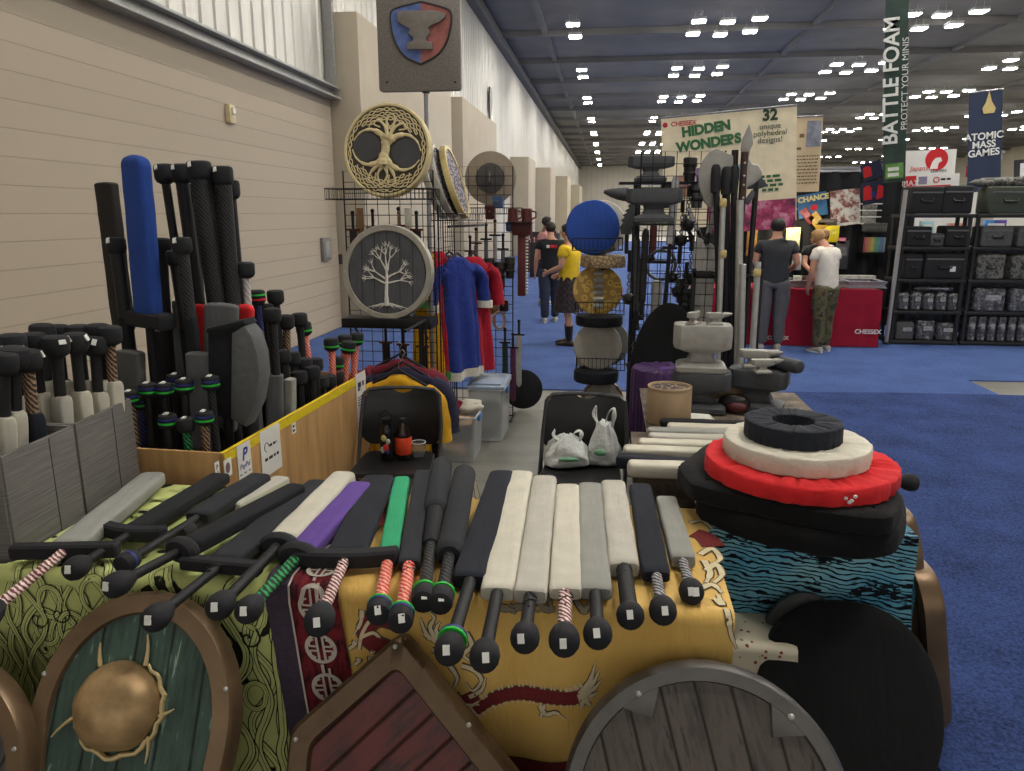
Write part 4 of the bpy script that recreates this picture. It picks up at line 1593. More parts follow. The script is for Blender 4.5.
mid = [((115, 237), (127, 330), 3.05, .030, 'black', 'black sword handle leaning against the flat brown black blade', ()),
       ((181, 237), (193, 340), 3.02, .026, 'rib', 'black sword handle with a price sticker before the tall pommels', ()),
       ((161, 238), (166, 320), 3.28, .026, 'black', 'black pommel half hidden by the blue sword', ()),
       ((175, 250), (186, 330), 3.15, .030, 'black', 'flat topped black handle between the blue sword and the stickered handle', ()),
       ((245, 262), (250, 330), 3.30, .018, 'white', 'white taped handle with a black pommel', ()),
       ((256, 290), (262, 350), 3.45, .02, 'blue', 'blue cord handle with a red white and green pommel', ((.3, RGREEN), (.6, FRED))),
       ((275, 290), (280, 350), 3.55, .02, 'black', 'black handle rising behind the middle group', ()),
       ((272, 308), (276, 372), 3.35, .022, 'rib', 'black handle with a big pommel in the middle group', ()),
       ((265, 304), (270, 360), 3.50, .020, 'black', 'black handle left of the big pommel', ()),
       ((286, 315), (288, 370), 3.58, .020, 'tan', 'tan cord handle in the middle group', ()),
       ((299, 313), (303, 360), 3.70, .020, 'black', 'plain black handle right of the tan cord one', ()),
       ((303, 322), (312, 362), 3.75, .020, 'red', 'red cord handle with a green ring leaning before the wall', ((.6, RGREEN),)),
       ((299, 371), (301, 400), 3.45, .02, 'black', 'glossy black pommel low behind the pale grey blade', ()),
       ((312, 366), (313, 400), 3.52, .02, 'black', 'glossy black pommel on a thick shaft', ()),
       ((304, 358), (306, 390), 3.66, .02, 'black', 'glossy black pommel behind the thick shaft', ()),
       ((315, 358), (317, 390), 3.72, .02, 'black', 'glossy black pommel touching the thick shaft', ()),
       ((321, 376), (322, 400), 3.66, .02, 'black', 'small glossy pommel by the yellow tape', ()),
       ((329, 375), (330, 400), 3.78, .02, 'black', 'small glossy pommel under the red cord handles', ()),
       ((337, 372), (338, 395), 3.88, .02, 'black', 'small glossy pommel below the leaning red cord handles', ()),
       ((331, 338), (333, 375), 3.95, .02, 'red', 'red cord handle with a green ring, first at the far end', ((.6, RGREEN),)),
       ((345, 335), (344, 372), 4.02, .02, 'red', 'red cord handle with a green ring, behind the two front ones', ((.6, RGREEN),)),
       ((349, 341), (345, 380), 3.95, .02, 'red', 'red cord handle with a green ring, tilted at the far end', ((.6, RGREEN),)),
       ((357, 333), (354, 372), 4.08, .02, 'red', 'red cord handle with a green ring, farthest along the bin', ((.6, RGREEN),)),
       ((337, 357), (335, 385), 3.88, .02, 'red', 'short red cord handle with a green ring in front of its group', ((.6, RGREEN),)),
       ((282, 350), (286, 385), 3.5, .026, 'black', 'black guard bundle beneath the tan cord handle', ()),
       ((292, 352), (295, 385), 3.6, .026, 'black', 'black wrapped handle beside the red leaning one', ())]
for a, b, y, r, g, lb, rg in mid:
    stand(lb, a, b, y, .08, inbin=True, gl=.34, blade=(.05, .045), bm=FB if g != 'white' else FG, grip=(g, r), pom=(.042, .075, 'round'), rings=rg, tags=((10, .7),) if a[1] < 240 else (), group=G2)
ringed = [((129, 391), (136, 450), 2.80, 'tan', 'first green ringed handle from the grey fabric box'),
          ((140, 396), (145, 450), 2.86, 'blue', 'blue cord handle with a green ring in the front of the bin'),
          ((147, 383), (153, 450), 2.84, 'black', 'green ringed black handle third from the fabric box'),
          ((164, 383), (168, 440), 2.86, 'rib', 'green and blue ringed handle with a ribbed grip'),
          ((175, 374), (178, 430), 2.98, 'black', 'green and blue ringed handle behind the front ones'),
          ((184, 379), (188, 440), 2.84, 'black', 'green ringed handle with a navy top in the middle front'),
          ((210, 376), (215, 430), 2.88, 'rib', 'green ringed handle under the cleaver blade'),
          ((167, 414), (171, 460), 2.76, 'black', 'lower green ringed handle with a pale sticker'),
          ((204, 411), (207, 460), 2.78, 'tan', 'lower blue and green ringed handle with a tan ribbed grip'),
          ((185, 418), (190, 460), 2.75, 'green', 'black pommel with a dark green cord grip, without a ring')]
for i, (a, b, y, g, lb) in enumerate(ringed):
    stand(lb, a, b, y, .08, inbin=True, gl=.36, blade=(.05, .045), bm=FB, grip=(g, .017), pom=(.037, .062, 'round'), rings=() if i == 9 else ((.58, RGREEN), (.32, RBLUE)), tags=((20, .1),), group=G2)
# ================================================================ racks, chairs, clothes behind the front table
WIRE = mat('black_wire', (22, 22, 24), .5, .3)


def gridwall(label, M, w, h, sp=.0762, r=.0026, group='black gridwall panels', legs=True):
    """local x across, z up, panel in the xz plane"""
    t = thing('gridwall_panel', label, 'grid panel', M, group)
    mb = MB()
    n = int(w / sp)
    for i in range(1, n):
        x = -w / 2 + w * i / n
        mb.tube([(x, 0, .02), (x, 0, h)], r, 4)
    k_ = int(h / sp)
    for i in range(1, k_):
        mb.tube([(-w / 2, .004, .02 + (h - .02) * i / k_), (w / 2, .004, .02 + (h - .02) * i / k_)], r, 4)
    mb.build('wire_grid', WIRE, t)
    MB().tube([(-w / 2, 0, 0), (-w / 2, 0, h), (w / 2, 0, h), (w / 2, 0, 0)], .006, 6).tube([(-w / 2, 0, .02), (w / 2, 0, .02)], .006, 6).build('frame', WIRE, t)
    if legs:
        for s in (-1, 1):
            MB().tube([(s * w / 2, -.16, .008), (s * w / 2, .16, .008)], .009, 6).build('foot', WIRE, t)
    return t


def basket(label, M, w, d, h, group=None, solid=False, sp=.03):
    t = thing('wire_basket', label, 'basket', M, group)
    mb = MB()
    for z in (0, h):
        mb.tube([(-w / 2, -d / 2, z), (w / 2, -d / 2, z), (w / 2, d / 2, z), (-w / 2, d / 2, z)], .0035, 5, closed=True)
    mb.build('rim', WIRE, t)
    mb = MB()
    n = int(w / sp)
    for i in range(n + 1):
        x = -w / 2 + w * i / n
        mb.tube([(x, -d / 2, h), (x, -d / 2, 0), (x, d / 2, 0), (x, d / 2, h)], .0018, 4)
    for s in (-1, 1):
        for i in range(1, int(d / sp)):
            y = -d / 2 + d * i / int(d / sp)
            mb.tube([(s * w / 2, y, 0), (s * w / 2, y, h)], .0018, 4)
    mb.build('wires', WIRE, t)
    if solid:
        MB().box((0, 0, .004), (w - .01, d - .01, .006)).build('liner', BSTEEL, t)
    return t


YA = 5.32
gridwall('grid panel behind the two round tree shields', TR(-1.575, YA, 0), .66, 2.1)
gridwall('grid panel seen end on beside the hanging tunics', TR(-1.22, 5.62, 0, PI / 2), .56, 1.86)
gridwall('grid panel at the aisle corner, with daggers hanging on it', TR(-1.12, 6.42, 0), .61, 2.19)
# sign pole and sign
t = thing('sign_pole', 'thin grey metal pole carrying the anvil sign', 'pole', TR(-1.30, 5.40, 0))
MB().tube([(0, 0, 0), (0, 0, 2.70)], .016, 10).build('tube', STEEL, t)
MB().box((0, 0, 2.66), (.05, .05, .07), .006).build('clamp', BSTEEL, t)
MB().box((0, 0, .012), (.3, .3, .024), .01).build('base_plate', BSTEEL, t)
SX = -1.328
k = NT('grey_carved_foam')
sg = k.noise(1, k.mapping((90, 90, 9)), 4, .7)
k.color(k.ramp(sg, [(.35, rgb((108, 103, 98))), (.65, rgb((136, 130, 124)))]))
k.bump(sg, .5, .006)
CARV = k.fin(.5, .2)
t = thing('hanging_sign', 'square grey sign with an anvil on a blue and red crest', 'sign', TR(SX, 5.36, 2.945) @ RX90)
MB().prism(round_poly([(-.292, -.315), (.292, -.315), (.292, .42), (-.292, .42)], .03, 5), -.02, .02, .006).build('board', CARV, t)
SBLUE = mat('sign_blue', (84, 104, 158), .6, var=.25, scale=20)
SRED = mat('sign_red', (146, 88, 82), .6, var=.25, scale=20)


def px2(px, py):
    q = at(px, py, y=5.34)
    return (q.x - SX, q.z - 2.945)


lft = [px2(*q) for q in [(421, 2), (398, 8), (391, 14), (392, 30), (397, 45), (406, 57), (421, 64)]]
rgt = [px2(*q) for q in [(421, 64), (436, 56), (445, 45), (450, 30), (451, 14), (444, 8), (421, 2)]]
MB().prism(smooth_path(lft, 3), .02, .028).build('crest_half', SBLUE, t)
MB().prism(smooth_path(rgt, 3), .02, .028).build('crest_half', SRED, t)
out = smooth_path(lft, 5) + smooth_path(rgt, 5)
MB().tube([(p[0], p[1], .024) for p in out], .008, 6, closed=True).build('crest_edge', mat('sign_dark', (58, 54, 54), .5, .2), t)
an = [px2(*q) for q in [(398, 12), (430, 11), (438, 12), (446, 14), (446, 18), (440, 23), (432, 26), (429, 29), (431, 33), (427, 38), (427, 42), (433, 43), (433, 50), (408, 50), (408, 43), (414, 42), (414, 38), (409, 34), (411, 30), (404, 26), (399, 23)]]
MB().prism(an, .026, .046, .003).build('anvil_relief', mat('sign_anvil', (122, 116, 110), .5, .2), t)
mb = MB()
for px, py in ((387, 82), (455, 82)):
    q = px2(px, py)
    mb.ell((q[0], q[1], .02), (.008, .008, .006), 8, 4)
mb.build('bolts', BSTEEL, t)

# --- tree shields on the rack
basket('wire tray under the knotwork tree shield', TR(-1.57, 5.17, 1.90), .76, .22, .07)
def face_on(x, y, z, tilt=0, yaw=0):
    """local z towards the camera side (-Y), local y up"""
    return TR(x, y, z, yaw) @ Matrix.Rotation(PI / 2 - tilt, 4, 'X')


CRM = mat('cream_raised_paint', (206, 190, 146), .5, var=.08, scale=40)
DKG = mat('slate_face_paint', (66, 66, 68), .6, var=.12, scale=10)
DKP = mat('dark_pattern_ground', (58, 54, 46), .6)
R1 = .318
M = face_on(-1.532, 5.17, 2.227, R(7), R(-6)) @ Matrix.Rotation(R(-9), 4, 'Z')
t = thing('foam_shield', 'round cream and slate shield carved with a knotwork tree', 'shield', M, 'round shields on the grid rack')
MB().prism(circ(R1 - .012, 64), -.04, 0).build('face_board', DKP, t)
rim_mb(circ(R1, 64), .026, .045, .012).build('rim', CRM, t)
mb = MB()
mb.ribbon([(R1 * .81 * math.cos(a * 2 * PI / 60), R1 * .81 * math.sin(a * 2 * PI / 60)) for a in range(61)], .0)
ds = MB()
for s in (-1, 1):
    pts = []
    for i in range(33):
        a = 2 * PI * i / 32
        pts.append((s * .145 + .104 * math.cos(a) + s * .012 * math.sin(a) ** 2, .002 + .098 * math.sin(a)))
    ds.prism(pts[:-1], .001, .004)
ds.build('slate_field', DKG, t, smooth=0)
tr = MB()
rg = random.Random(4)


def vine(mb, pts, w, z=.006, th=.004):
    pts = smooth_path(pts, 6)
    mb.tube([(p[0], p[1], z) for p in pts], [q * .5 for q in ([w] * len(pts) if not isinstance(w, list) else [w[min(int(i / len(pts) * len(w)), len(w) - 1)] for i in range(len(pts))])], 6, flat=.5, up=(0, 0, 1))


vine(tr, [(-.005, -.10), (-.012, -.05), (-.006, 0), (-.01, .05), (0, .10)], [.10, .075, .062, .062, .075, .10])
for s in (-1, 1):
    vine(tr, [(s * .01, -.06), (s * .06, -.098), (s * .14, -.115), (s * .21, -.085), (s * .25, -.03)], [.05, .036, .022, .014, .009])
    vine(tr, [(s * .01, .06), (s * .06, .102), (s * .14, .120), (s * .21, .09), (s * .25, .03)], [.05, .036, .022, .014, .009])
    vine(tr, [(s * .01, .09), (s * .03, .15), (s * .09, .19), (s * .12, .16), (s * .07, .145)], [.026, .018, .012, .01])
    vine(tr, [(s * .005, .10), (s * .03, .20), (0, .245), (-s * .03, .20), (s * .01, .14)], [.016, .012, .01])
    vine(tr, [(s * .01, -.09), (s * .035, -.17), (0, -.235), (-s * .035, -.17), (s * .005, -.11)], [.016, .012, .01])
    vine(tr, [(s * .02, -.09), (s * .08, -.15), (s * .10, -.21), (s * .055, -.225), (s * .05, -.16)], [.024, .016, .012, .01])
for ring in range(3):
    n_ = 44
    for ph in (0, PI):
        pts = []
        for i in range(n_ + 1):
            a = 2 * PI * i / n_
            top = abs(math.sin(a))
            r = .272 - ring * .030
            if ring and top < .62 - .1 * (2 - ring):
                if len(pts) > 3:
                    vine(tr, pts, .0085)
                pts = []
                continue
            w_ = .012
            pts.append(((r + w_ * math.sin(i * 2.2 + ph + ring)) * math.cos(a), (r + w_ * math.sin(i * 2.2 + ph + ring)) * math.sin(a)))
        if len(pts) > 3:
            vine(tr, pts, .0085)
tr.build('raised_tree', CRM, t)
# lower: pale bare tree on dark planks
R2 = .336
t0 = thing('wall_shelf', 'black bracket shelf under the pale bare tree shield', 'shelf', TR(-1.55, 5.15, 1.02))
MB().box((0, .02, .02), (.66, .22, .07), .008).build('tray', BSTEEL, t0)
for s in (-1, 1):
    MB().tube([(s * .25, -.06, 0), (s * .25, .13, -.12)], .008, 6).build('bracket', BSTEEL, t0)
M = face_on(-1.553, 5.14, 1.395, R(5), R(-4))
PLK = plank_mat('charcoal_planks', (78, 80, 84), (30, 31, 34), .095, 0, dark=(60, 61, 66), loc=.0)
SIL = mat('aged_silver_rim', (168, 164, 152), .45, .35, var=.15, scale=12)
t = shield('round charcoal plank shield with a pale bare tree and a silver rim', M, circ(R2, 64), PLK, SIL, .045, .05, .010, riv=[(.315 * math.cos(R(a)), .315 * math.sin(R(a))) for a in (0, 60, 120, 180, 240, 300)], group='round shields on the grid rack', rr=.006)
SLV = mat('pale_silver_print', (206, 204, 196), .6)
tr = MB()
vine(tr, [(0, -.235), (-.004, -.15), (0, -.05), (-.002, .03)], [.034, .026, .022, .018], .004)


def branch(x, y, a, ln, w, dep, mb):
    pts = [(x, y)]
    for i in range(3):
        a2 = a + rg.uniform(-.2, .2)
        x, y = x + ln / 3 * math.cos(a2), y + ln / 3 * math.sin(a2)
        pts.append((x, y))
        a = a2
    vine(mb, pts, [w, w * .8, w * .6], .004)
    if dep:
        for d in (-.55, .1, .6):
            branch(x, y, a + d, ln * .58, w * .62, dep - 1, mb)


for a, y0 in ((40, -.04), (140, -.05), (68, .0), (112, .0), (90, .02), (22, -.075), (158, -.08)):
    branch(0, y0, R(a), .105, .014, 2, tr)
for s in (-1, 1):
    for e in (.16, .11, .06):
        vine(tr, [(0, -.215), (s * e * .5, -.232), (s * e, -.252)], [.014, .009, .004], .004)
tr.build('printed_tree', SLV, t)

# --- shields seen edge on, on the rack's side
basket('wire tray under the shields that stand edge on', TR(-1.17, 5.75, 1.752, R(78)), .50, .24, .05)
PATT = NT('blue_white_scribble')
vv = PATT.n('ShaderNodeTexVoronoi', feature='DISTANCE_TO_EDGE')
vv.inputs['Scale'].default_value = 26
PATT.l(PATT.mapping((1, 1, 1)), vv.inputs['Vector'])
PATT.color(PATT.ramp(vv.outputs[0], [(.10, rgb((52, 50, 76))), (.16, rgb((178, 168, 172)))]))
PATT = PATT.fin(.7)
for i, (x, y, lab, fm, rmm) in enumerate(((-1.165, 5.62, 'silver rimmed shield standing edge on beside the knotwork tree shield', PLK, SIL),
                                          (-1.12, 5.72, 'shield with a blue and white scribble face, standing edge on', PATT, SIL),
                                          (-1.05, 5.84, 'gold edged shield standing edge on next to the scribble shield', PATT, GOLD))):
    yv = V((-.30, .06, 1)).normalized()
    zv = V((1, .02, .3))
    zv = (zv - yv * zv.dot(yv)).normalized()
    xv = yv.cross(zv)
    M = fr((x - .05, y, 1.765), xv, yv, zv)
    shield(lab, M, [(px, py + .29) for px, py in circ(.285, 40)], fm, rmm, .035, .035, .010, group='shields standing edge on')
# round wooden shield back, seen through the grid
M = face_on(-1.02, 6.50, 2.10, 0, 0)
t = thing('wooden_shield', 'round tan shield turned back to front behind the grid panel', 'shield', M)
TANS = mat('tan_board', (140, 128, 112), .7, var=.12, scale=8)
MB().prism(circ(.222, 48), -.03, 0, .006).build('board', TANS, t)
MB().prism(circ(.125, 36), 0, .012, .004).build('centre_pad', mat('dark_pad', (72, 70, 68), .7), t)
MB().tube([(0, .05, .012), (.0, .03, .04), (0, -.03, .04), (0, -.05, .012)], .006, 6).build('handle', STEEL, t)
basket('wire tray under the turned round shield', TR(-.98, 6.36, 1.80), .5, .10, .05)


# --- clothes
def garment(label, M, m, w=.21, ln=.9, fl=.06, trim=None, sl=.34, name='tunic', cat='tunic', group=None, d=.06, seed=0, neck=None, sleeves=True, folds=7):
    t = thing(name, label, cat, M, group)
    mb = MB()
    rs = []
    prof = [(.0, .06, .045), (-.025, .09, .05), (-.05, w * .72, .055), (-.085, w * .97, d), (-.13, w, d), (-.22, w * .92, d * 1.1)]
    zz = -.22
    while zz > -ln + .02:
        zz -= .08
        zz = max(zz, -ln)
        k_ = (-zz - .22) / max(.01, ln - .22)
        prof.append((zz, w * .90 + fl * k_, d * (1.1 + .4 * k_)))
    for z, hw, dd in prof:
        ring = []
        for q in range(40):
            a = 2 * PI * q / 40
            f = 1 + (.16 * math.sin(folds * a + seed + z * 2) + .08 * NZ.noise(V((math.cos(a) * 2, math.sin(a) * 2, z * 4 + seed)))) * min(1, max(0, (-z - .12) * 2.2))
            ring.append((hw * math.cos(a) * (1 + (f - 1) * .4), dd * math.sin(a) * (1 + (f - 1) * 2.2), z + .01 * math.sin(3 * a + seed) * min(1, -z)))
        rs.append(ring)
    mb.rings(rs)
    mb.build('body', m, t, smooth=80)
    if sleeves:
        for s in (-1, 1):
            pts = [(s * w * .8, 0, -.09), (s * (w + .04), 0, -.15), (s * (w + .07), .01, -.15 - sl * .5), (s * (w + .08), .0, -.12 - sl)]
            sp = smooth_path(pts, 4)
            o = MB().tube(sp, [.080 + .004 * math.sin(i * 1.9 + seed) for i in range(len(sp))], 14, flat=.6).build('sleeve', m, t, smooth=80)
            if trim:
                e = sp[-1]
                MB().tube([(e[0], e[1], e[2] + .05), (e[0], e[1], e[2] - .004)], .094, 14, flat=.62).build('cuff_trim', trim, o)
    if trim:
        z, hw, dd = prof[-1]
        ring = rs[-1]
        r2 = [(p[0] * 1.06, p[1] * 1.14, p[2] - .004) for p in ring]
        r1 = [(p[0] * 1.06, p[1] * 1.14, p[2] + .065) for p in ring]
        MB().rings([r2, r1], cap=False).build('hem_trim', trim, t, smooth=80)
    return t


def hanger(label, M, w=.2, m=None, group='clothes hangers'):
    t = thing('clothes_hanger', label, 'hanger', M, group)
    MB().tube([(-w, 0, -.085), (0, 0, .012), (w, 0, -.085)], .009, 6).build('shoulder_bar', m or RUB, t)
    MB().tube([(0, 0, .01), (0, 0, .05), (.018, 0, .075), (0, 0, .095), (-.016, 0, .08)], .0028, 5).build('hook', STEEL, t)


CY = fabric('mustard_cloth', (206, 156, 30), wr=.8)
CNV = fabric('dark_navy_cloth', (34, 34, 58), wr=.8)
CBL = fabric('royal_blue_cloth', (38, 56, 132), wr=.8)
CRD = fabric('crimson_cloth', (170, 32, 52), wr=.8)
CMR = fabric('maroon_cloth', (112, 30, 46), wr=.8)
CGN = fabric('green_trim_cloth', (60, 120, 60), wr=.8)
TRW = mat('cream_braid', (206, 202, 190), .8, var=.2, scale=90)
rod = thing('garment_rail', 'black rail the tunics hang from between the grid panels', 'rail', TR(-1.16, 5.42, 1.80))
MB().tube([(0, 0, -.09), (.12, 1.0, -.09)], .01, 8).build('bar', BSTEEL, rod)
for lab, px, py, y, rz, m_, ln, tr_, w_ in (('mustard yellow tunic hanging nearest the charcoal plank shield', 428, 240, 5.55, 60, CY, 1.0, None, .15),
                                            ('crimson tunic with green cuffs hanging beside the yellow one', 436, 238, 5.62, 62, CRD, .98, CGN, .15),
                                            ('royal blue tunic with cream braid on hem and cuffs', 457, 244, 5.70, 47, CBL, .95, TRW, .175),
                                            ('plain blue tunic behind the braided one', 449, 243, 6.02, 50, CBL, .92, None, .17),
                                            ('crimson tunic at the aisle end of the hanging clothes', 473, 244, 5.92, 40, CRD, .92, None, .15)):
    q = at(px, py, y=y)
    M = TR(q.x, y, q.z - .10, R(rz))
    garment(lab, M, m_, w_, ln, .05, tr_, sl=.28, group='tunics on the rail', seed=px)
    hanger('hanger inside the ' + lab.split(' hanging')[0].split(' with')[0].split(' behind')[0].split(' at')[0] + (' at the aisle end' if px == 473 else ' nearest the plank shield' if px == 428 else ' of the rail, in sight'), M @ Matrix.Translation((0, 0, .02)), w_ * .8, WHITE if px in (436, 458) else RUB)
for lab, px, py, y, m_, w_, hg in (('maroon shirt on a hanger behind the black folding chair', 400, 360, 4.78, CMR, .25, 'uppermost'),
                                   ('dark navy shirt on a hanger between the maroon and yellow ones', 403, 368, 4.66, CNV, .25, 'middle'),
                                   ('mustard yellow shirt on a hanger just behind the black folding chair', 399, 376, 4.52, CY, .215, 'lowest')):
    q = at(px, py, y=y)
    M = TR(q.x, y, q.z, R(-4))
    garment(lab, M, m_, w_, .62, .02, None, sl=.3, name='shirt', cat='shirt', group='shirts behind the folding chair', seed=py, d=.05)
    hanger('%s of the three hangers with shirts behind the folding chair' % hg, M @ Matrix.Translation((0, 0, .03)), .18)
rk = thing('garment_stand', 'low black stand carrying the three shirts', 'stand', TR(-1.235, 4.65, 0))
MB().tube([(0, -.22, 1.09), (0, .3, 1.09)], .009, 8).build('bar', BSTEEL, rk)
for s in (.14, .3):
    MB().tube([(0, s, 1.09), (0, s, .01)], .009, 8).build('post', BSTEEL, rk)
    MB().box((0, s, .008), (.3, .05, .016), .004).build('foot', BSTEEL, rk)


# --- things hanging on the aisle panel
def dagger(label, M, ln=.34, m=GUN, gm='black', name='foam_dagger', cat='dagger', group='daggers and sheaths on the aisle grid panel', w=.035, gw=.05):
    """local -z down from the hook, blade down"""
    t = thing(name, label, cat, M, group)
    b = blade_mb(ln, w, .014, 1.2, .0006, 3, 12)
    for i, v in enumerate(b.v):
        b.v[i] = V((v.x, v.z, -.11 - v.y))
    b.build('blade', m, t)
    MB().tube([(0, 0, -.105), (0, 0, 0)], .011, 8).build('grip', GRIP[gm], t)
    MB().box((0, 0, -.11), (gw * 2, .02, .016), .005).build('crossguard', BSTEEL if m != BLEATHER else MAROON, t)
    MB().ell((0, 0, .008), .016, 10, 6).build('pommel', BRASS if gw > .05 else BSTEEL, t)
    return t


def pouch(label, M, w, h, m, name='leather_pouch', cat='pouch', group='leather goods on the aisle grid panel'):
    t = thing(name, label, cat, M, group)
    MB().box((0, 0, -h / 2), (w, .05, h), .016, seg=3).build('body', m, t)
    MB().prism(round_poly([(-w * .52, 0), (w * .52, 0), (w * .45, -h * .45), (0, -h * .6), (-w * .45, -h * .45)], .01, 3), .026, .034, M=RX90).build('flap', m, t)
    MB().ell((0, -.038, -h * .45), (.008, .006, .008), 8, 5).build('buckle', BRASS, t)
    return t


def bracer(label, M, m, h=.2):
    t = thing('leather_bracer', label, 'bracer', M, 'leather goods on the aisle grid panel')
    MB().lathe([(.042, 0), (.048, -.01), (.040, -h * .6), (.036, -h), (.030, -h), (.034, -h * .6), (.042, -.01)], 16).build('sleeve', m, t)
    for q in (.3, .65):
        MB().lathe([(.046 - q * .008, -h * q - .012), (.050 - q * .008, -h * q - .006), (.050 - q * .008, -h * q + .006), (.046 - q * .008, -h * q + .012)], 16).build('strap', BLEATHER, t)
    return t


YP = 6.36


def hp(px, py, dy=0):
    q = at(px, py, y=YP + dy)
    return TR(q.x, YP + dy, q.z)


BLG = mat('blue_leather', (62, 84, 124), .5, bump=.1)
GRL = mat('dark_green_leather', (36, 58, 52), .55, bump=.1)
PUL = mat('plum_leather', (92, 44, 78), .55, bump=.1)
TANL = mat('tan_leather', (140, 104, 70), .55, bump=.1)
pouch('blue leather pouch hanging under the turned round shield', hp(498, 196), .09, .10, BLG)
pouch('maroon leather pouch left of the blue one', hp(490, 205), .08, .12, MAROON)
pouch('small blue leather pouch with a strap, lower of two', hp(510, 222), .07, .08, BLG)
for i, (px, py, ln, m_, nm) in enumerate(((486, 226, .36, GUN, 'dull grey dagger in the middle of the upper row'), (495, 222, .38, STEEL, 'bright steel dagger in the upper row'), (503, 236, .34, GUN, 'grey dagger right of the bright one'),
                                          (476, 230, .34, GUN, 'grey dagger left of the dull one'), (470, 238, .30, BLEATHER, 'black sheathed dagger nearest the tunics'))):
    dagger(nm, hp(px, py), ln, m_, 'tan' if i % 2 else 'black')
for i, (px, py, nm) in enumerate(((468, 258, 'black leather bracer, first in the row under the daggers'), (478, 262, 'black leather bracer, second in the row under the daggers'), (489, 258, 'black leather bracer, third in the row under the daggers'), (500, 262, 'black leather bracer, fourth in the row under the daggers'), (510, 257, 'black leather bracer at the aisle end of the row'))):
    bracer(nm, hp(px, py, -.02), BLEATHER, .18)
for i, (px, py, nm, m_) in enumerate(((474, 300, 'dark brown pouch in the lower row of leather goods', MAROON), (484, 305, 'black pouch in the lower row of leather goods', BLEATHER), (494, 303, 'tan pouch in the lower row of leather goods', TANL), (504, 300, 'black pouch at the end of the lower row', BLEATHER))):
    pouch(nm, hp(px, py, -.01), .08, .10, m_)
for i, (px, py, y2, m_, nm) in enumerate(((505, 330, 400, GRL, 'long dark green sheath hanging by the floor'), (513, 335, 400, PUL, 'long plum coloured sheath hanging by the green one'), (519, 322, 385, CHROME, 'long silver blade hanging beside the plum sheath'))):
    M = hp(px, py, -.03)
    z2 = at(px, y2, y=YP).z
    dagger(nm, M, M.translation.z - z2 - .1, m_, 'black', 'foam_short_sword' if m_ == CHROME else 'sword_sheath', 'sheath' if m_ != CHROME else 'sword', w=.05)
t = thing('rope_coil', 'coil of pale cord hanging among the leather goods', 'rope', hp(498, 312, -.03))
for j in range(4):
    MB().tube([(.05 * math.cos(a + j) + .006 * j, -.004 * j, -.07 + .075 * math.sin(a + j)) for a in [2 * PI * q / 20 for q in range(20)]], .006, 6, closed=True).build('loop', TANL if j % 2 else TRW, t)
t = thing('foam_war_hammer', 'maroon war hammer hanging head up with a pale laced edge', 'hammer', hp(522, 222, -.05))
MB().box((0, 0, -.05), (.17, .10, .12), .02).build('head', MAROON, t)
MB().box((0, 0, -.36), (.07, .05, .52), .012).build('shaft', MAROON, t)
mb = MB()
for q in range(18):
    mb.box((.042, 0, -.13 - q * .027), (.022, .03, .013), .003)
mb.build('laced_edge', TRW, t)
for i, (px, nm) in enumerate(((514, 'maroon leather tankard on the panel top, closer to the round shield'), (528, 'maroon leather tankard on the panel top, at the aisle end'))):
    q = at(px, 222, y=YP)
    t = thing('leather_tankard', nm, 'tankard', TR(q.x, YP - .08, q.z), 'leather tankards')
    MB().lathe([(.01, 0), (.045, 0), (.042, .05), (.04, .11), (.034, .11), (.036, .02), (.01, .02)], 16).build('cup', MAROON, t)
    MB().tube([(.04, 0, .09), (.075, 0, .08), (.075, 0, .04), (.042, 0, .025)], .008, 6).build('handle', MAROON, t)
q = at(521, 222, y=YP)
t = thing('wall_shelf', 'small wire shelf under the leather tankards', 'shelf', TR(q.x, YP - .08, q.z - .008))
MB().box((0, 0, .002), (.24, .12, .004)).build('tray', BSTEEL, t)
MB().tube([(-.1, .06, 0), (-.1, -.05, -.002)], .005, 5).build('arm', BSTEEL, t)
q = at(523, 370, y=6.75)
t = thing('covered_shield', 'black round shield leaning on the aisle side of the grid panel', 'shield', face_on(q.x, 6.75, .19, R(12)))
MB().lathe([(.01, -.03), (.17, -.03), (.185, -.02), (.185, 0), (.17, .012), (.01, .016)], 36).build('cover', FB, t)
MB().tube([(-.05, 0, -.03), (0, 0, -.07), (.05, 0, -.03)], .012, 6).build('arm_strap', BLEATHER, t)
# dark sheathed swords on the front panel below and above the shields
for i, (px, py, ln, nm) in enumerate(((352, 214, .35, 'black sword handle showing between the two tree shields, wall end'), (372, 212, .32, 'black sheath between the two tree shields'), (398, 210, .36, 'tan gripped dagger between the two tree shields'), (416, 214, .34, 'black dagger between the two tree shields, aisle end'),
                                      (385, 328, .36, 'black sheath hanging below the pale tree shield'), (402, 330, .40, 'thick black sheath under the pale tree shield'), (422, 332, .36, 'black dagger under the pale tree shield, aisle end'))):
    q = at(px, py, y=5.27)
    dagger(nm, TR(q.x, 5.28, q.z), ln, BLEATHER, 'tan' if 'tan' in nm else 'black', group='sheaths on the front grid panel', w=.06)
# brown sheath pieces above
for px, nm in ((360, 'brown leather strap hanging behind the knotwork tree tray'), (408, 'pale leather strap hanging behind the knotwork tree tray')):
    q = at(px, 208, y=5.29)
    t = thing('leather_strap', nm, 'strap', TR(q.x, 5.285, q.z))
    MB().box((0, 0, -.09), (.05, .008, .18), .002).build('band', TANL if px < 380 else TRW, t)
    MB().tube([(-.02, -.006, -.16), (.02, -.006, -.16), (.02, -.006, -.13), (-.02, -.006, -.13)], .003, 5, closed=True).build('buckle', BRASS, t)


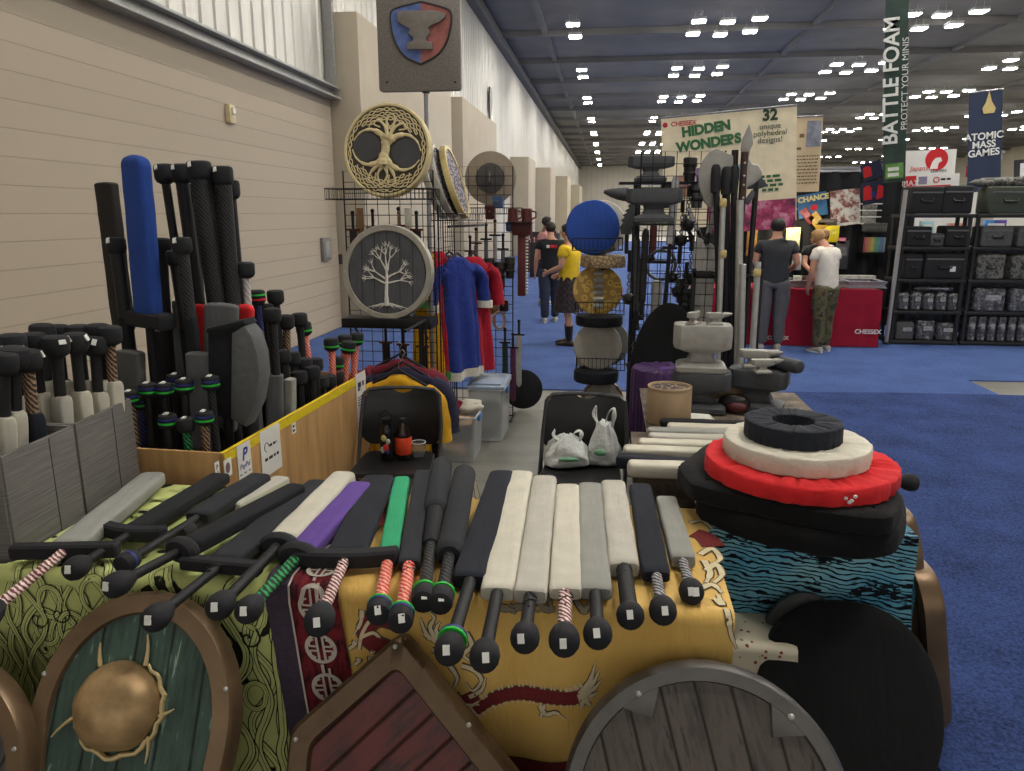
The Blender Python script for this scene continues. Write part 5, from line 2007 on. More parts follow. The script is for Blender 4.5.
# --- folding chairs
def folding_chair(label, x, y, rz):
    t = thing('folding_chair', label, 'chair', TR(x, y, 0, rz), 'black folding chairs')
    PLA = mat('black_chair_plastic', (30, 30, 31), .35, bump=.05, bscale=200)
    SL = mat('dark_chair_tube', (72, 72, 74), .35, .6)

    def seatf(a, b):
        x_ = (a - .5) * .44
        y_ = (b - .5) * .42
        k_ = 1 - .12 * max(0, b - .7) / .3
        return V((x_ * k_, y_, .45 - .018 * math.cos(min(1, abs(a - .5) * 2) * PI / 2) * math.sin(b * PI) - .035 * max(0, .18 - b) / .18))
    mb = MB()
    poly = round_poly([(-.225, -.21), (.225, -.21), (.20, .20), (-.20, .20)], .06, 5)
    mb.rings([[(p[0] * s_, p[1] * s_, z) for p in poly] for s_, z in ((.95, .425), (1, .43), (1, .442), (.97, .45), (.8, .445), (.4, .437))])
    mb.build('seat', PLA, t)
    hw = .238
    op = round_poly([(-hw, 0), (hw, 0), (hw * .97, .34), (-hw * .97, .34)], .08, 6)
    Mb = Matrix.Translation((0, .235, .475)) @ Matrix.Rotation(R(80), 4, 'X')
    b = MB()
    n_ = len(op)
    for s_, z in ():
        pass

    def cz(x_):
        return .05 * (1 - (x_ / hw) ** 2)
    # backrest as a curved plate with the hand notch left open at the top
    cols = 24
    front, back = [], []
    fs = []
    for i in range(cols + 1):
        x_ = -hw + 2 * hw * i / cols
        e = abs(x_) / hw
        top = .335 - (.09 * max(0, e - .62) ** 2 / .1444 if e > .62 else 0) - (.03 * math.cos(min(1, abs(x_) / .075) * PI / 2) if abs(x_) < .075 else 0)
        bot = .0 + (.05 * max(0, e - .7) ** 2 / .09 if e > .7 else 0)
        for lst, dz in ((front, 0), (back, -.012)):
            for j in range(9):
                yy = bot + (top - bot) * j / 8
                lst.append((x_, yy, -cz(x_) + dz + .012 * math.sin(PI * j / 8)))
    r9 = 9
    for lst, fl in ((front, False), (back, True)):
        f_ = [[i * r9 + j, (i + 1) * r9 + j, (i + 1) * r9 + j + 1, i * r9 + j + 1] for i in range(cols) for j in range(8)]
        b.add(lst, [q[::-1] for q in f_] if fl else f_)
    N_ = len(front)
    edge = [i * r9 for i in range(cols + 1)] + [cols * r9 + j for j in range(1, 9)] + [i * r9 + 8 for i in range(cols - 1, -1, -1)] + [j for j in range(7, 0, -1)]
    for i in range(len(edge)):
        a_, c_ = edge[i], edge[(i + 1) % len(edge)]
        b.f.append([a_, a_ + N_, c_ + N_, c_])
        b.mi.append(0)
    for i, v in enumerate(b.v):
        b.v[i] = Mb @ v
    b.build('backrest', PLA, t)
    for s in (-1, 1):
        MB().tube([(s * .222, .285, .77), (s * .236, .235, .60), (s * .236, .12, .40), (s * .232, -.20, .012)], .0115, 8).build('front_leg', SL, t)
        MB().tube([(s * .215, -.10, .43), (s * .214, .10, .25), (s * .212, .30, .012)], .0115, 8).build('rear_leg', SL, t)
    MB().tube([(-.222, .285, .77), (-.19, .298, .796), (-.09, .306, .805), (.09, .306, .805), (.19, .298, .796), (.222, .285, .77)], .0115, 8).build('top_rail', SL, t)
    MB().tube([(-.212, .26, .06), (.212, .26, .06)], .008, 6).build('brace', SL, t)
    return t


folding_chair('black folding chair beside the plywood bin, with bottles on its seat', -1.15, 3.82, R(6))
folding_chair('black folding chair beyond the white swords, with plastic bags on its seat', -.112, 3.80, R(-2))
# what lies on the chairs
GLS = NT('clear_plastic')
GLS.b.inputs['Transmission Weight'].default_value = .9
GLS.b.inputs['IOR'].default_value = 1.2
GLS.b.inputs['Alpha'].default_value = .55
GLS.color(rgb((225, 228, 226)))
GLS = GLS.fin(.15)
q = at(388, 458, z=.452)
t = thing('water_flask', 'black steel flask with a carry loop and stickers on the chair by the bin', 'flask', TR(q.x, q.y, .451))
MB().lathe([(.01, 0), (.038, 0), (.042, .006), (.042, .15), (.036, .18), (.026, .195), (.026, .21), (.01, .21)], 24).build('body', mat('black_gloss', (24, 24, 26), .25), t)
MB().lathe([(.028, .205), (.031, .21), (.031, .235), (.02, .24), (.005, .24)], 20).build('cap', BSTEEL, t)
MB().tube([(.028, 0, .22), (.036, 0, .26), (0, 0, .285), (-.036, 0, .26), (-.028, 0, .22)], .004, 6).build('carry_loop', BSTEEL, t)
for a, z, c, s_ in ((-100, .13, (196, 190, 110), .02), (-70, .11, (200, 200, 196), .018), (-85, .075, (206, 60, 48), .022), (-110, .06, (190, 190, 190), .02), (-75, .05, (60, 60, 140), .016)):
    a = R(a)
    MB().ell((.0415 * math.cos(a), .0415 * math.sin(a), z), (s_ * .8, .004, s_), 10, 6).build('sticker', mat('sticker_%d_%d_%d' % c, c, .5), t)
q = at(404, 457, z=.452)
t = thing('drink_bottle', 'dark drink bottle with an orange red label on the chair by the bin', 'bottle', TR(q.x, q.y, .451))
MB().lathe([(.01, 0), (.042, 0), (.046, .008), (.046, .13), (.042, .15), (.022, .19), (.018, .215), (.005, .215)], 24).build('body', mat('cola_dark', (36, 20, 16), .15), t)
MB().lathe([(.0462, .025), (.0472, .027), (.0472, .122), (.0462, .124)], 24).build('label', mat('orange_label', (220, 74, 40), .5), t)
MB().lathe([(.02, .208), (.021, .208), (.021, .23), (.002, .23)], 16).build('cap', RUB, t)
q = at(419, 456, z=.452)
t = thing('plastic_cup', 'clear plastic cup next to the orange labelled bottle', 'cup', TR(q.x, q.y, .451))
MB().lathe([(.01, 0), (.03, 0), (.040, .085), (.038, .085), (.028, .004), (.01, .004)], 20).build('wall', GLS, t)
MB().tube([(.04 * math.cos(a), .04 * math.sin(a), .085) for a in [2 * PI * i / 24 for i in range(24)]], .0018, 5, closed=True).build('lip', WHITE, t)
BAG = NT('white_bag_film')
n = BAG.noise(26, None, 3)
BAG.color(BAG.ramp(n, [(.3, rgb((206, 210, 206))), (.7, rgb((230, 232, 228)))]))
BAG.b.inputs['Transmission Weight'].default_value = .12
BAG.bump(BAG.noise(34, None, 5, .6), .7, .012)
BAG = BAG.fin(.32, 0, .5)
BGR = mat('green_bag_print', (120, 176, 140), .5)


def bag(label, M, w, d, h, tall, seed):
    t = thing('plastic_bag', label, 'bag', M, 'plastic bags on the chair')
    mb = MB()
    rs = []
    for j in range(15):
        k_ = j / 14
        if tall:
            sc_ = (1 - .02 * k_ if k_ < .35 else 1 - .62 * ((k_ - .35) / .65) ** .9)
        else:
            sc_ = math.cos(k_ * PI / 2) ** .55 if k_ < .97 else .12
        if j == 0:
            sc_ = .8
        ring = []
        for q in range(36):
            a = 2 * PI * q / 36
            c, s = math.cos(a), math.sin(a)
            nn = 1 + .22 * NZ.noise(V((c * 1.8 + seed, s * 1.8, k_ * 2.4))) + .09 * NZ.noise(V((c * 5, s * 5 + seed, k_ * 7))) + (.06 * math.sin(a * 9 + seed) * k_ if tall else 0)
            ring.append((w * sc_ * nn * math.copysign(abs(c) ** .7, c), d * sc_ * nn * math.copysign(abs(s) ** .7, s), h * k_ + (.012 * math.sin(a * 3 + seed) if k_ > .1 else 0)))
        rs.append(ring)
    mb.rings(rs)
    mb.build('sack', BAG, t, smooth=70)
    for s in (-1, 1):
        x0 = s * w * (.22 if tall else .3)
        z0 = h * (.93 if tall else .85)
        e = .10 if tall else .05
        mb = MB()
        pts = smooth_path([(x0 - .018, 0, z0 - .03), (x0 - .016 + s * .012, .008, z0 + e * .6), (x0 + s * .03, .0, z0 + e), (x0 + s * .036, -.012, z0 + e * .5), (x0 + .02, -.004, z0 - .03)], 5)
        mb.tube(pts, [.011 + .003 * math.sin(i) for i in range(len(pts))], 8, flat=.35)
        mb.build('handle', BAG, t, smooth=70)
    MB().ell((0, -d * .93, h * .34), (w * .42, .012, h * .08), 14, 6).build('print', BGR, t)
    return t


q = at(603, 466, z=.452)
bag('tall white plastic bag standing with its handles up on the farther chair', TR(q.x, q.y + .06, .45, R(-15)), .092, .075, .235, True, 2.0)
q = at(566, 468, z=.452)
bag('crumpled white plastic bag lying on the chair beside the tall bag', TR(q.x, q.y + .08, .45, R(8)), .135, .10, .165, False, 6.3)

# --- storage totes and the clothes in them
TOT = NT('milky_plastic')
TOT.color(rgb((196, 200, 202)))
TOT.b.inputs['Alpha'].default_value = .46
TOT = TOT.fin(.3)
BLUP = mat('blue_plastic', (54, 124, 196), .4)
LIDP = mat('pale_blue_lid', (150, 164, 184), .4)


def tote(label, x0, x1, y0, y1, h, lid):
    cx_, cy_ = (x0 + x1) / 2, (y0 + y1) / 2
    w, d = x1 - x0, y1 - y0
    t = thing('storage_tote', label, 'storage box', TR(cx_, cy_, 0), 'plastic storage boxes')
    mb = MB()
    P_ = round_poly([(-w / 2, -d / 2), (w / 2, -d / 2), (w / 2, d / 2), (-w / 2, d / 2)], .03, 4)
    mb.rings([[(p[0] * k_, p[1] * k_, z) for p in P_] for k_, z in ((.88, .004), (.9, 0), (1, h), (1.03, h), (1.03, h - .015), (1.0, h - .015))][:4], cap=False)
    mb.add([(p[0] * .88, p[1] * .88, .004) for p in P_], [list(range(len(P_)))])
    mb.build('tub', TOT, t)
    MB().tube([(p[0] * 1.02, p[1] * 1.02, h) for p in P_], .008, 6, closed=True).build('rim', mat('clear_rim', (190, 196, 202), .3), t)
    for s in (-1, 1):
        MB().box((s * w * .515, 0, h * .9), (.02, .10, .05), .008).build('latch', BLUP, t)
    if lid:
        mb = MB().prism([(p[0] * 1.06, p[1] * 1.06) for p in P_], h + .004, h + .03, .006)
        mb.prism([(p[0] * .86, p[1] * .86) for p in P_], h + .03, h + .045, .006)
        mb.build('lid', LIDP, t)
    return t


def crumple(label, x, y, z, r, m, seed, name='folded_garment'):
    t = thing(name, label, 'clothing', TR(x, y, z), 'clothes in the storage boxes')
    mb = MB().ell((0, 0, 0), r, 22, 12)
    for i, v in enumerate(mb.v):
        k_ = 1 + .3 * NZ.noise(v * 14 + V((seed, 0, 0))) + .14 * NZ.noise(v * 34 + V((0, seed, 0)))
        mb.v[i] = v * k_
    mb.build('cloth', m, t, smooth=80)
    b = MB().ell((r[0] * .3, -r[1] * .2, r[2] * .75), (r[0] * .5, r[1] * .35, r[2] * .3), 14, 8)
    for i, v in enumerate(b.v):
        b.v[i] = v + v.normalized() * .02 * NZ.noise(v * 30 + V((seed, 3, 0)))
    b.build('sleeve', m, t, smooth=80)


tote('open clear plastic box overflowing with clothes', -1.235, -.935, 5.15, 5.52, .34, False)
tote('lidded clear plastic box with a pale blue lid', -1.09, -.80, 5.68, 6.16, .43, True)
PCH = fabric('peach_cloth', (198, 164, 128), wr=.9)
for i, (lab, x, y, z, r, m_) in enumerate((('peach cloth pressed against the front of the open plastic box', -1.10, 5.30, .075, (.11, .10, .07), PCH), ('grey cloth in the open box beside the peach one', -.995, 5.33, .075, (.04, .12, .065), FLG),
                                           ('dark blue cloth in the middle of the open box', -1.085, 5.33, .19, (.12, .12, .06), CNV), ('peach cloth under the top layer of the open box', -1.09, 5.32, .275, (.12, .13, .04), PCH),
                                           ('white cloth heaped on top of the open box', -1.02, 5.40, .37, (.10, .13, .045), FW), ('red cloth on top of the open box', -1.10, 5.36, .375, (.05, .07, .04), CMR), ('black cloth spilling over the front of the open box', -1.13, 5.22, .36, (.08, .06, .035), CNV),
                                           ('grey cloth behind the red one on the open box', -1.18, 5.42, .365, (.06, .08, .045), FG), ('pale cloth filling the lidded box', -.945, 5.9, .15, (.11, .18, .13), FLG))):
    crumple(lab, x, y, z, r, m_, i * 3.7)
# ================================================================ the middle rack, anvils and the back table
folding_table('folding table under the brown marbled cloth, closer to the wave cloth', .14, 1.10, 3.06, 3.55)
folding_table('folding table under the second brown marbled cloth, beneath the anvils', .22, 1.10, 3.58, 4.50)
k = NT('brown_marbled_cloth')
n = k.noise(9, None, 6, .7)
k.color(k.ramp(n, [(.35, rgb((62, 54, 48))), (.55, rgb((112, 98, 84))), (.7, rgb((142, 128, 112)))]))
MARB = k.fin(.8)
drape('tablecloth', 'brown marbled cloth under the row of white swords pointing to the chairs', .125, 1.115, 3.05, 3.556, .752, .40, MARB, 7.7)
drape('tablecloth', 'brown marbled cloth on the table that carries the foam anvils', .205, 1.115, 3.565, 4.51, .752, .05, MARB, 2.7)

# pale swords pointing out over the left edge of the back table
for i, (lab, px, py, L, w, th, m_, g, dy, z) in enumerate((
        ('white sword with a thick short tip sticking out nearest the wave-cloth stack', 627, 468, .95, .085, .06, FW, 'black', .02, .79),
        ('black sword lying between the thick white tip and the other white swords', 616, 460, 1.12, .085, .055, FN, 'black', -.11, .79),
        ('white sword lying just behind the black one on the back table', 623, 451, .98, .08, .045, FW, 'black', .02, .785),
        ('white sword third from the anvils, tips pointing to the chairs', 638, 444, .98, .075, .045, FW, 'black', .02, .785),
        ('white sword second from the anvils, tips pointing to the chairs', 648, 438, .95, .075, .045, FW2, 'black', .01, .785),
        ('pale grey sword lying behind the white row', 647, 432, .98, .07, .04, FLG, 'black', .02, .785),
        ('white sword lying closest to the stacked foam anvils', 667, 428, .92, .075, .045, FW, 'black', .02, .785))):
    T = at(px, py, z=z)
    d = V((-1, -dy, 0)).normalized()
    L = (1.12 if m_ is FN else .88) - T.x
    P0 = T - d * (L + .1)
    foam_weapon(lab, frame(P0, d), L + .1, (L - .14, w, th), bm=m_, grip=(g, .016), pom=(.034, .075, 'bulb'), tags=(), group='swords on the back table', tip=.35)
q = at(660, 424, z=.785)
foam_weapon('black sword lying at the foot of the light grey anvil', frame((1.12, q.y + .04, .785), (-1, -.02, 0)), 1.12 - q.x, (.60, .07, .04), bm=FB, grip=('black', .016), pom=(.032, .07, 'bulb'), tags=(), group='swords on the back table')
# things under the table edge
t = thing('product_box', 'small printed box standing under the table by the cream sword', 'box', TR(.36, 3.35, 0, R(12)))
MB().box((0, 0, .21), (.22, .16, .42), .006).build('carton', mat('carton_green', (120, 140, 96), .7), t)
MB().box((0, -.082, .26), (.16, .003, .16)).build('printed_panel', mat('carton_blue', (52, 74, 140), .6), t)
MB().box((.02, -.084, .34), (.05, .003, .05)).build('label', WHITE, t)
t = thing('round_stool', 'dark round stool half hidden under the wave-print cloth', 'stool', TR(.41, 2.76, 0))
MB().lathe([(.01, .50), (.12, .50), (.14, .515), (.14, .535), (.12, .545), (.01, .545)], 28).build('seat', BLEATHER, t)
for a in (45, 135, 225, 315):
    a = R(a)
    MB().tube([(.09 * math.cos(a), .09 * math.sin(a), .50), (.11 * math.cos(a), .11 * math.sin(a), .006)], .012, 7).build('leg', STEEL, t)


# --- foam anvils
def anvil(label, M, m, s=1.0, L=.30, W=.15, horn=0, group='foam anvils on the back table', bh=.067):
    """local x along the horn, z up from the base"""
    t = thing('foam_anvil', label, 'anvil', M @ Matrix.Scale(s, 4), group)
    mb = MB()
    def ring(a, b, z, c):
        return [(x, y, z) for x, y in [(-a + c, -b), (a - c, -b), (a, -b + c), (a, b - c), (a - c, b), (-a + c, b), (-a, b - c), (-a, -b + c)]]
    mb.rings([ring(.125, .095, 0, .012), ring(.13, .10, .008, .012), ring(.13, .10, .03, .012), ring(.115, .085, .042, .012), ring(.075, .055, .055, .012), ring(.062, .046, .085, .012), ring(.072, .055, .115, .012)])
    mb.build('base', m, t, smooth=30)
    a, b = L / 2, W / 2
    mb = MB()
    mb.rings([ring(a * .62, b * .8, .11, .02), ring(a * .96, b * .98, .128, .03), ring(a, b, .138, .035), ring(a, b, .138 + bh, .035), ring(a * .97, b * .96, .146 + bh, .033)])
    mb.build('top_block', m, t, smooth=30)
    if horn:
        pts = [(horn * (a - .01), 0, .178), (horn * (a + .05), 0, .184), (horn * (a + .10), 0, .190), (horn * (a + .145), 0, .197)]
        MB().tube(pts, [.046, .040, .028, .010], 14).build('horn', m, t)
    return t


DG = FOAMG
LG = FOAML
q = at(701, 412, z=.757)
A0 = TR(q.x, q.y + .05, .757, R(-8))
anvil('large dark grey foam anvil, lower of the two piled by the tan drum', A0, DG, 1.02, .30, .19, 0)
A1 = A0 @ TR(-.01, .01, .219, R(5))
anvil('large light grey foam anvil standing on a dark one', A1, LG, 1.0, .30, .19, 0, bh=.105)
zt = .219 + .251
for lab, dx, dy, s_, rz in (('small light foam anvil with its horn up, on top of the pile', -.062, -.01, .30, 70), ('small light foam anvil lying beside its twin on top of the pile', .05, .0, .30, 10)):
    anvil(lab, A0 @ TR(dx, dy, zt, R(rz)), LG, s_, .30, .15, 1, 'small foam anvils')
q = at(757, 410, z=.757)
B0 = TR(q.x, q.y + .03, .757, R(-20))
anvil('dark grey foam anvil at the aisle side of the back table', B0, DG, 1.05, .30, .17, 0)
anvil('small light foam anvil sitting on the dark anvil at the aisle side', B0 @ TR(-.03, .01, .226, R(12)), LG, .46, .34, .15, 1, 'small foam anvils')
M = B0 @ TR(.12, .02, .262, R(-40))
t = thing('foam_mallet', 'dark foam roller lying on the anvil at the aisle side', 'mallet', M)
MB().tube([(-.13, 0, 0), (-.12, 0, 0), (.10, 0, 0), (.12, 0, 0), (.125, 0, 0)], [.026, .036, .038, .032, .02], 14).build('head', DG, t)
MB().tube([(0, 0, -.03), (0, .0, -.034)], .015, 8).build('handle_stub', BLEATHER, t)
anvil('small dark wedge shaped foam anvil leaning at the front of the aisle anvil', B0 @ TR(.03, -.10, .224, R(30)), LG, .34, .36, .14, 1, 'small foam anvils')
# drum shaped buckler with knotwork top, plate, cup, paper, purse, cushion
KN = NT('knotwork_top')
v_ = KN.n('ShaderNodeTexVoronoi', feature='DISTANCE_TO_EDGE')
v_.inputs['Scale'].default_value = 24
KN.l(KN.mapping((1, 1, 1)), v_.inputs['Vector'])
KN.color(KN.ramp(v_.outputs[0], [(.05, rgb((176, 150, 112))), (.075, rgb((42, 40, 58)))]))
KN = KN.fin(.6)
TDR = mat('tan_drum_side', (164, 140, 110), .6, var=.1, scale=9)
q = at(670, 428, z=.757)
t = thing('knotwork_drum', 'tan drum with a dark knotwork top beside the light grey anvil', 'drum', TR(q.x, q.y + .12, .757))
MB().lathe([(.01, 0), (.108, 0), (.112, .01), (.112, .17), (.108, .178), (.01, .178)], 36).build('body', TDR, t)
MB().lathe([(.094, .178), (.112, .178), (.112, .19), (.098, .19), (.094, .178)], 36).build('rim', TDR, t)
MB().lathe([(.005, .179), (.096, .179), (.096, .183), (.005, .183)], 36).build('knotwork_top', KN, t)
q = at(722, 376, z=.86)
t = thing('knotwork_plate', 'round plate with dark knotwork lying behind the piled anvils', 'plate', TR(q.x + .02, 4.28, .757))
MB().lathe([(.01, 0), (.15, 0), (.16, .03), (.16, .10), (.15, .11), (.01, .11)], 36).build('body', TDR, t)
MB().lathe([(.005, .111), (.145, .111), (.145, .115), (.005, .115)], 36).build('knotwork_top', KN, t)
q = at(681, 411, z=.76)
t = thing('plastic_cup', 'clear plastic cup on the white sheet by the tan drum', 'cup', TR(q.x, q.y - .02, .765))
MB().lathe([(.01, 0), (.028, 0), (.037, .085), (.035, .085), (.026, .004), (.01, .004)], 20).build('wall', GLS, t)
MB().tube([(.037 * math.cos(a), .037 * math.sin(a), .085) for a in [2 * PI * i / 24 for i in range(24)]], .0018, 5, closed=True).build('lip', WHITE, t)
t = thing('paper_sheet', 'white sheet of paper under the clear cup on the back table', 'paper', TR(q.x + .03, q.y - .03, .7575, R(8)))
MB().box((0, 0, .002), (.22, .30, .003)).build('sheet', PAPER, t)
bars(t, [(-.08, .08, .1, .006), (-.08, .06, .08, .006), (-.08, .07, .06, .006)], z=.0042)
q = at(734, 412, z=.76)
t = thing('leather_purse', 'dark leather purse with a reddish flap between the two anvil piles', 'purse', TR(q.x, q.y + .02, .757, R(-12)))
MB().ell((0, 0, .05), (.085, .05, .05), 18, 10).build('body', BLEATHER, t)
MB().ell((.015, -.02, .035), (.06, .045, .034), 16, 8).build('flap', MAROON, t)
t = thing('gathered_cover', 'tall purple gathered cover beside the tan drum, behind the back table', 'cover', TR(.37, 4.74, .41))
gathered(.20, .43, 0, 9, ruf=.022).build('cover', fabric('plum_satin', (72, 46, 92), rough=.5), t)
MB().ell((0, 0, .425), (.02, .02, .008), 12, 6).build('button', FPURP, t)
# big black cover leaning behind
t = thing('storage_crate', 'dark crate under the purple gathered cover', 'crate', TR(.36, 4.74, 0))
MB().box((0, 0, .195), (.3, .3, .39), .01).build('box', FOAMG, t)
MB().box((0, 0, .40), (.32, .32, .018), .004).build('lid', BSTEEL, t)
M = lean(.43, 4.98, 5.12, 1.19)
ov = [(.27 * math.cos(a), .62 + .60 * math.sin(a)) for a in [2 * PI * i / 60 for i in range(60)]]
t = thing('covered_shield', 'tall black covered shield leaning on the weapon grid behind the light anvil', 'shield', M)
MB().rings([[(p[0], p[1], z) for p in inset(ov, d)] for d, z in ((.02, -.06), (0, -.045), (0, -.012), (.015, 0), (.08, .004))]).build('cover', FBK, t)
MB().tube([(p[0], p[1], -.06) for p in inset(ov, .025)], .006, 6, closed=True).build('hem', BLEATHER, t)

# --- tower of round shields in baskets
gridwall('grid panel seen edge on behind the column of round shields', TR(.20, 5.68, 0, R(84)), .62, 2.03)
gridwall('wide grid panel in front of the hanging weapons in the middle', TR(.47, 5.17, 0), .54, 2.2)
gridwall('second grid panel right behind the weapon grid', TR(.44, 5.50, 0), .50, 2.06)
SUN = NT('sunflower_print')
vo = SUN.n('ShaderNodeTexVoronoi', feature='F1')
vo.inputs['Scale'].default_value = 21
SUN.l(SUN.mapping((1, 1, 1)), vo.inputs['Vector'])
nz_ = SUN.noise(60, None, 2)
SUN.color(SUN.ramp(SUN.math('MULTIPLY_ADD', nz_, .25, vo.outputs['Distance']), [(.22, rgb((84, 60, 38))), (.28, rgb((206, 164, 62))), (.52, rgb((222, 192, 112))), (.66, rgb((176, 140, 78)))]))
SUN = SUN.fin(.85)
TANC = NT('tan_carved')
vo = TANC.n('ShaderNodeTexVoronoi', feature='DISTANCE_TO_EDGE')
vo.inputs['Scale'].default_value = 30
TANC.l(TANC.mapping((1, 1, 1)), vo.inputs['Vector'])
TANC.color(TANC.ramp(vo.outputs[0], [(.05, rgb((120, 96, 70))), (.16, rgb((186, 162, 126)))]))
TANC = TANC.fin(.7)


def puck(r, th, m, back=None):
    mb = MB().lathe([(.01, -th), (r * .93, -th), (r * .985, -th * .9), (r, -th * .6), (r, -th * .25), (r * .97, -.004), (r * .88, .0), (r * .5, .004), (.01, .005)], 44)
    for i, v in enumerate(mb.v):
        mb.v[i] = v + V((0, 0, .004 * NZ.noise(v * 16))) + v.normalized() * .004 * NZ.noise(v * 30)
    return mb


YT_ = 5.58
GT = 'round shields in the basket tower'


def tower(label, px, py, r, th, m, y=YT_, tilt=8, yaw=6, bm=None):
    q = at(px, py, y=y)
    t = thing('covered_shield', label, 'shield', face_on(q.x, y, q.z, R(tilt), R(yaw)), GT)
    puck(r, th, m).build('cover', m, t)
    MB().tube([(-r * .3, 0, -th), (0, 0, -th - .035), (r * .3, 0, -th)], .01, 6).build('arm_strap', BLEATHER, t)
    return t


tower('blue covered round shield at the top of the basket tower', 593, 227, .198, .055, FBLUE)
tower('pale round shield just behind the blue one in the tower', 601, 227, .200, .06, FW2, 5.68)
t = tower('round shield in a sunflower print cover with silver straps', 598, 290, .185, .055, SUN)
for i in range(6):
    MB().tube([(-.035, .12 - i * .048, .012), (0, .124 - i * .048, .018), (.035, .12 - i * .048, .012)], .0195, 8).build('silver_strap', CHROME, t)
tower('cream covered round shield in the lower half of the basket tower', 598, 346, .182, .055, FW2)
tower('pale round shield half hidden behind the lower cream one', 606, 343, .180, .05, FLG, 5.66)


def lying(label, px, py, r, th, m, y=YT_):
    q = at(px, py, y=y)
    t = thing('covered_shield', label, 'shield', TR(q.x, y, q.z - th / 2), GT)
    gathered(r, th, 0, px, ruf=.004).build('cover', m, t)
    MB().tube([(-.05, 0, .002), (0, 0, -.02), (.05, 0, .002)], .008, 6).build('arm_strap', BLEATHER, t)


lying('tan carved round shield lying flat under the blue one', 603, 261, .165, .085, TANC)
lying('black covered shield lying flat under the sunflower one', 599, 320, .175, .07, FB)
lying('black covered shield lying flat under the cream one', 596, 375, .170, .085, FN)
lying('small white covered shield peeking out at the side of the tower', 585, 361, .075, .05, FW, 5.64)
q = at(603, 405, y=5.62)
t = thing('wooden_shield', 'tan round shield standing at the foot of the basket tower', 'shield', face_on(q.x, 5.62, q.z + .03, R(12), R(10)), GT)
puck(.165, .075, TANC).build('board', FW2, t)
MB().lathe([(.150, -.06), (.168, -.06), (.170, -.02), (.160, .004), (.150, .0)], 44).build('rim', TANC, t)
for lab, px, py in (('wire basket holding the blue round shield', 596, 250), ('wire basket holding the sunflower shield', 598, 313), ('wire basket holding the lower cream shield', 599, 368)):
    q = at(px, py, y=5.50)
    basket(lab, TR(q.x + .01, 5.54, q.z), .36, .22, .085, 'wire baskets of the shield tower')

# --- anvils on top of the weapon grid
t = thing('wall_shelf', 'narrow black shelf on top of the weapon grid', 'shelf', TR(.32, 5.33, 2.005))
MB().box((0, 0, 0), (.52, .22, .014), .003).build('tray', BSTEEL, t)
MB().tube([(-.24, .10, -.004), (-.24, -.09, -.004)], .006, 6).build('arm', BSTEEL, t)
Q_ = []
q = at(648, 219, y=5.1)
t = anvil('dark grey foam anvil with a long horn on the weapon grid', TR(q.x + .03, 5.03, 1.745, R(178)), DG, 1.0, .36, .15, 1, 'foam anvils on the weapon grid')
t['label'] = 'dark grey foam anvil with a long horn in front of the weapon grid'
t = thing('wall_shelf', 'black bracket shelf under the long horned anvil', 'shelf', TR(q.x + .03, 5.05, 1.73))
MB().box((0, 0, .004), (.26, .22, .014), .003).build('tray', BSTEEL, t)
MB().tube([(-.1, -.08, 0), (-.1, .11, -.10)], .006, 6).build('bracket', BSTEEL, t)
anvil('darkest foam anvil standing highest above the weapon grid', TR(.27, 5.30, 2.013, R(6)), DG, .78, .40, .13, 0, 'foam anvils on the weapon grid')
q = at(628, 215, y=5.14)
t = thing('foam_saw', 'dark saw toothed foam blade next to the long horned anvil', 'saw', TR(q.x, 5.24, q.z))
MB().prism([(.03, -.13), (.05, .08), (.03, .09), (.0, .06), (.01, .045), (-.02, .03), (-.005, .015), (-.035, .0), (-.02, -.015), (-.045, -.035), (-.03, -.05), (-.05, -.08), (-.04, -.13)], -.012, .012, .003, M=RX90).build('blade', DG, t)
MB().tube([(0, 0, -.13), (0, .0, -.26)], .014, 8).build('grip', GRIP['black'], t)

# --- weapons hanging on the weapon grid
GW = 'weapons hanging on the middle grid'


def hung(label, top, bot, y, w, th, m, grip='black', gfrac=.25, up=True, guard=None, tip=1.2, ex=3, name='foam_sword', cat='foam sword', pom=(.02, .04, 'round'), group=GW, gm=None):
    T, B = at(top[0], top[1], y=y), at(bot[0], bot[1], y=y)
    if not up:
        T, B = B, T
    L = (T - B).length
    return foam_weapon(label, frame(B, T - B, (0, -1, 0)), L, (L * (1 - gfrac), w, th), bm=m, grip=(grip, .014), pom=pom, guard=guard, tags=(), tip=tip, ex=ex, name=name, cat=cat, group=group, gm=gm, wr=.0005)


hung('long grey sword with a dark handle hanging in the middle of the grid', (676, 176), (664, 312), 5.22, .055, .02, STEEL, 'black', .50, guard=('bar', .05, .02, .02, 0))
PALEB = mat('pale_foam_blade', (196, 194, 188), .5)
hung('first of two pale curved blades hanging on the grid', (700, 238), (694, 330), 5.24, .075, .025, PALEB, 'black', .12)
hung('second of two pale curved blades, closer to the great axe', (710, 243), (704, 334), 5.22, .085, .025, PALEB, 'black', .12)
hung('slanted silver sword crossing the grid under the great axe', (718, 196), (706, 244), 5.20, .035, .018, CHROME, 'black', .2)
hung('short dagger slanting to the right on the grid', (688, 208), (703, 242), 5.26, .03, .015, STEEL, 'black', .3)
hung('short dagger crossing behind the slanting one', (684, 214), (692, 240), 5.28, .03, .015, GUN, 'black', .3)
hung('pale grey padded sleeve hanging low on the grid', (657, 280), (656, 316), 5.24, .075, .05, FOAML, 'black', .1, tip=.3)
hung('long dark sheath hanging at the left of the grid', (646, 228), (641, 320), 5.26, .05, .03, BLEATHER, 'black', .2)
hung('second long dark sheath hanging at the left of the grid', (637, 236), (637, 330), 5.28, .05, .03, FOAMG, 'black', .2)
hung('dark brown sheath right of the two long dark ones', (654, 222), (652, 262), 5.28, .05, .03, MAROON, 'black', .2)
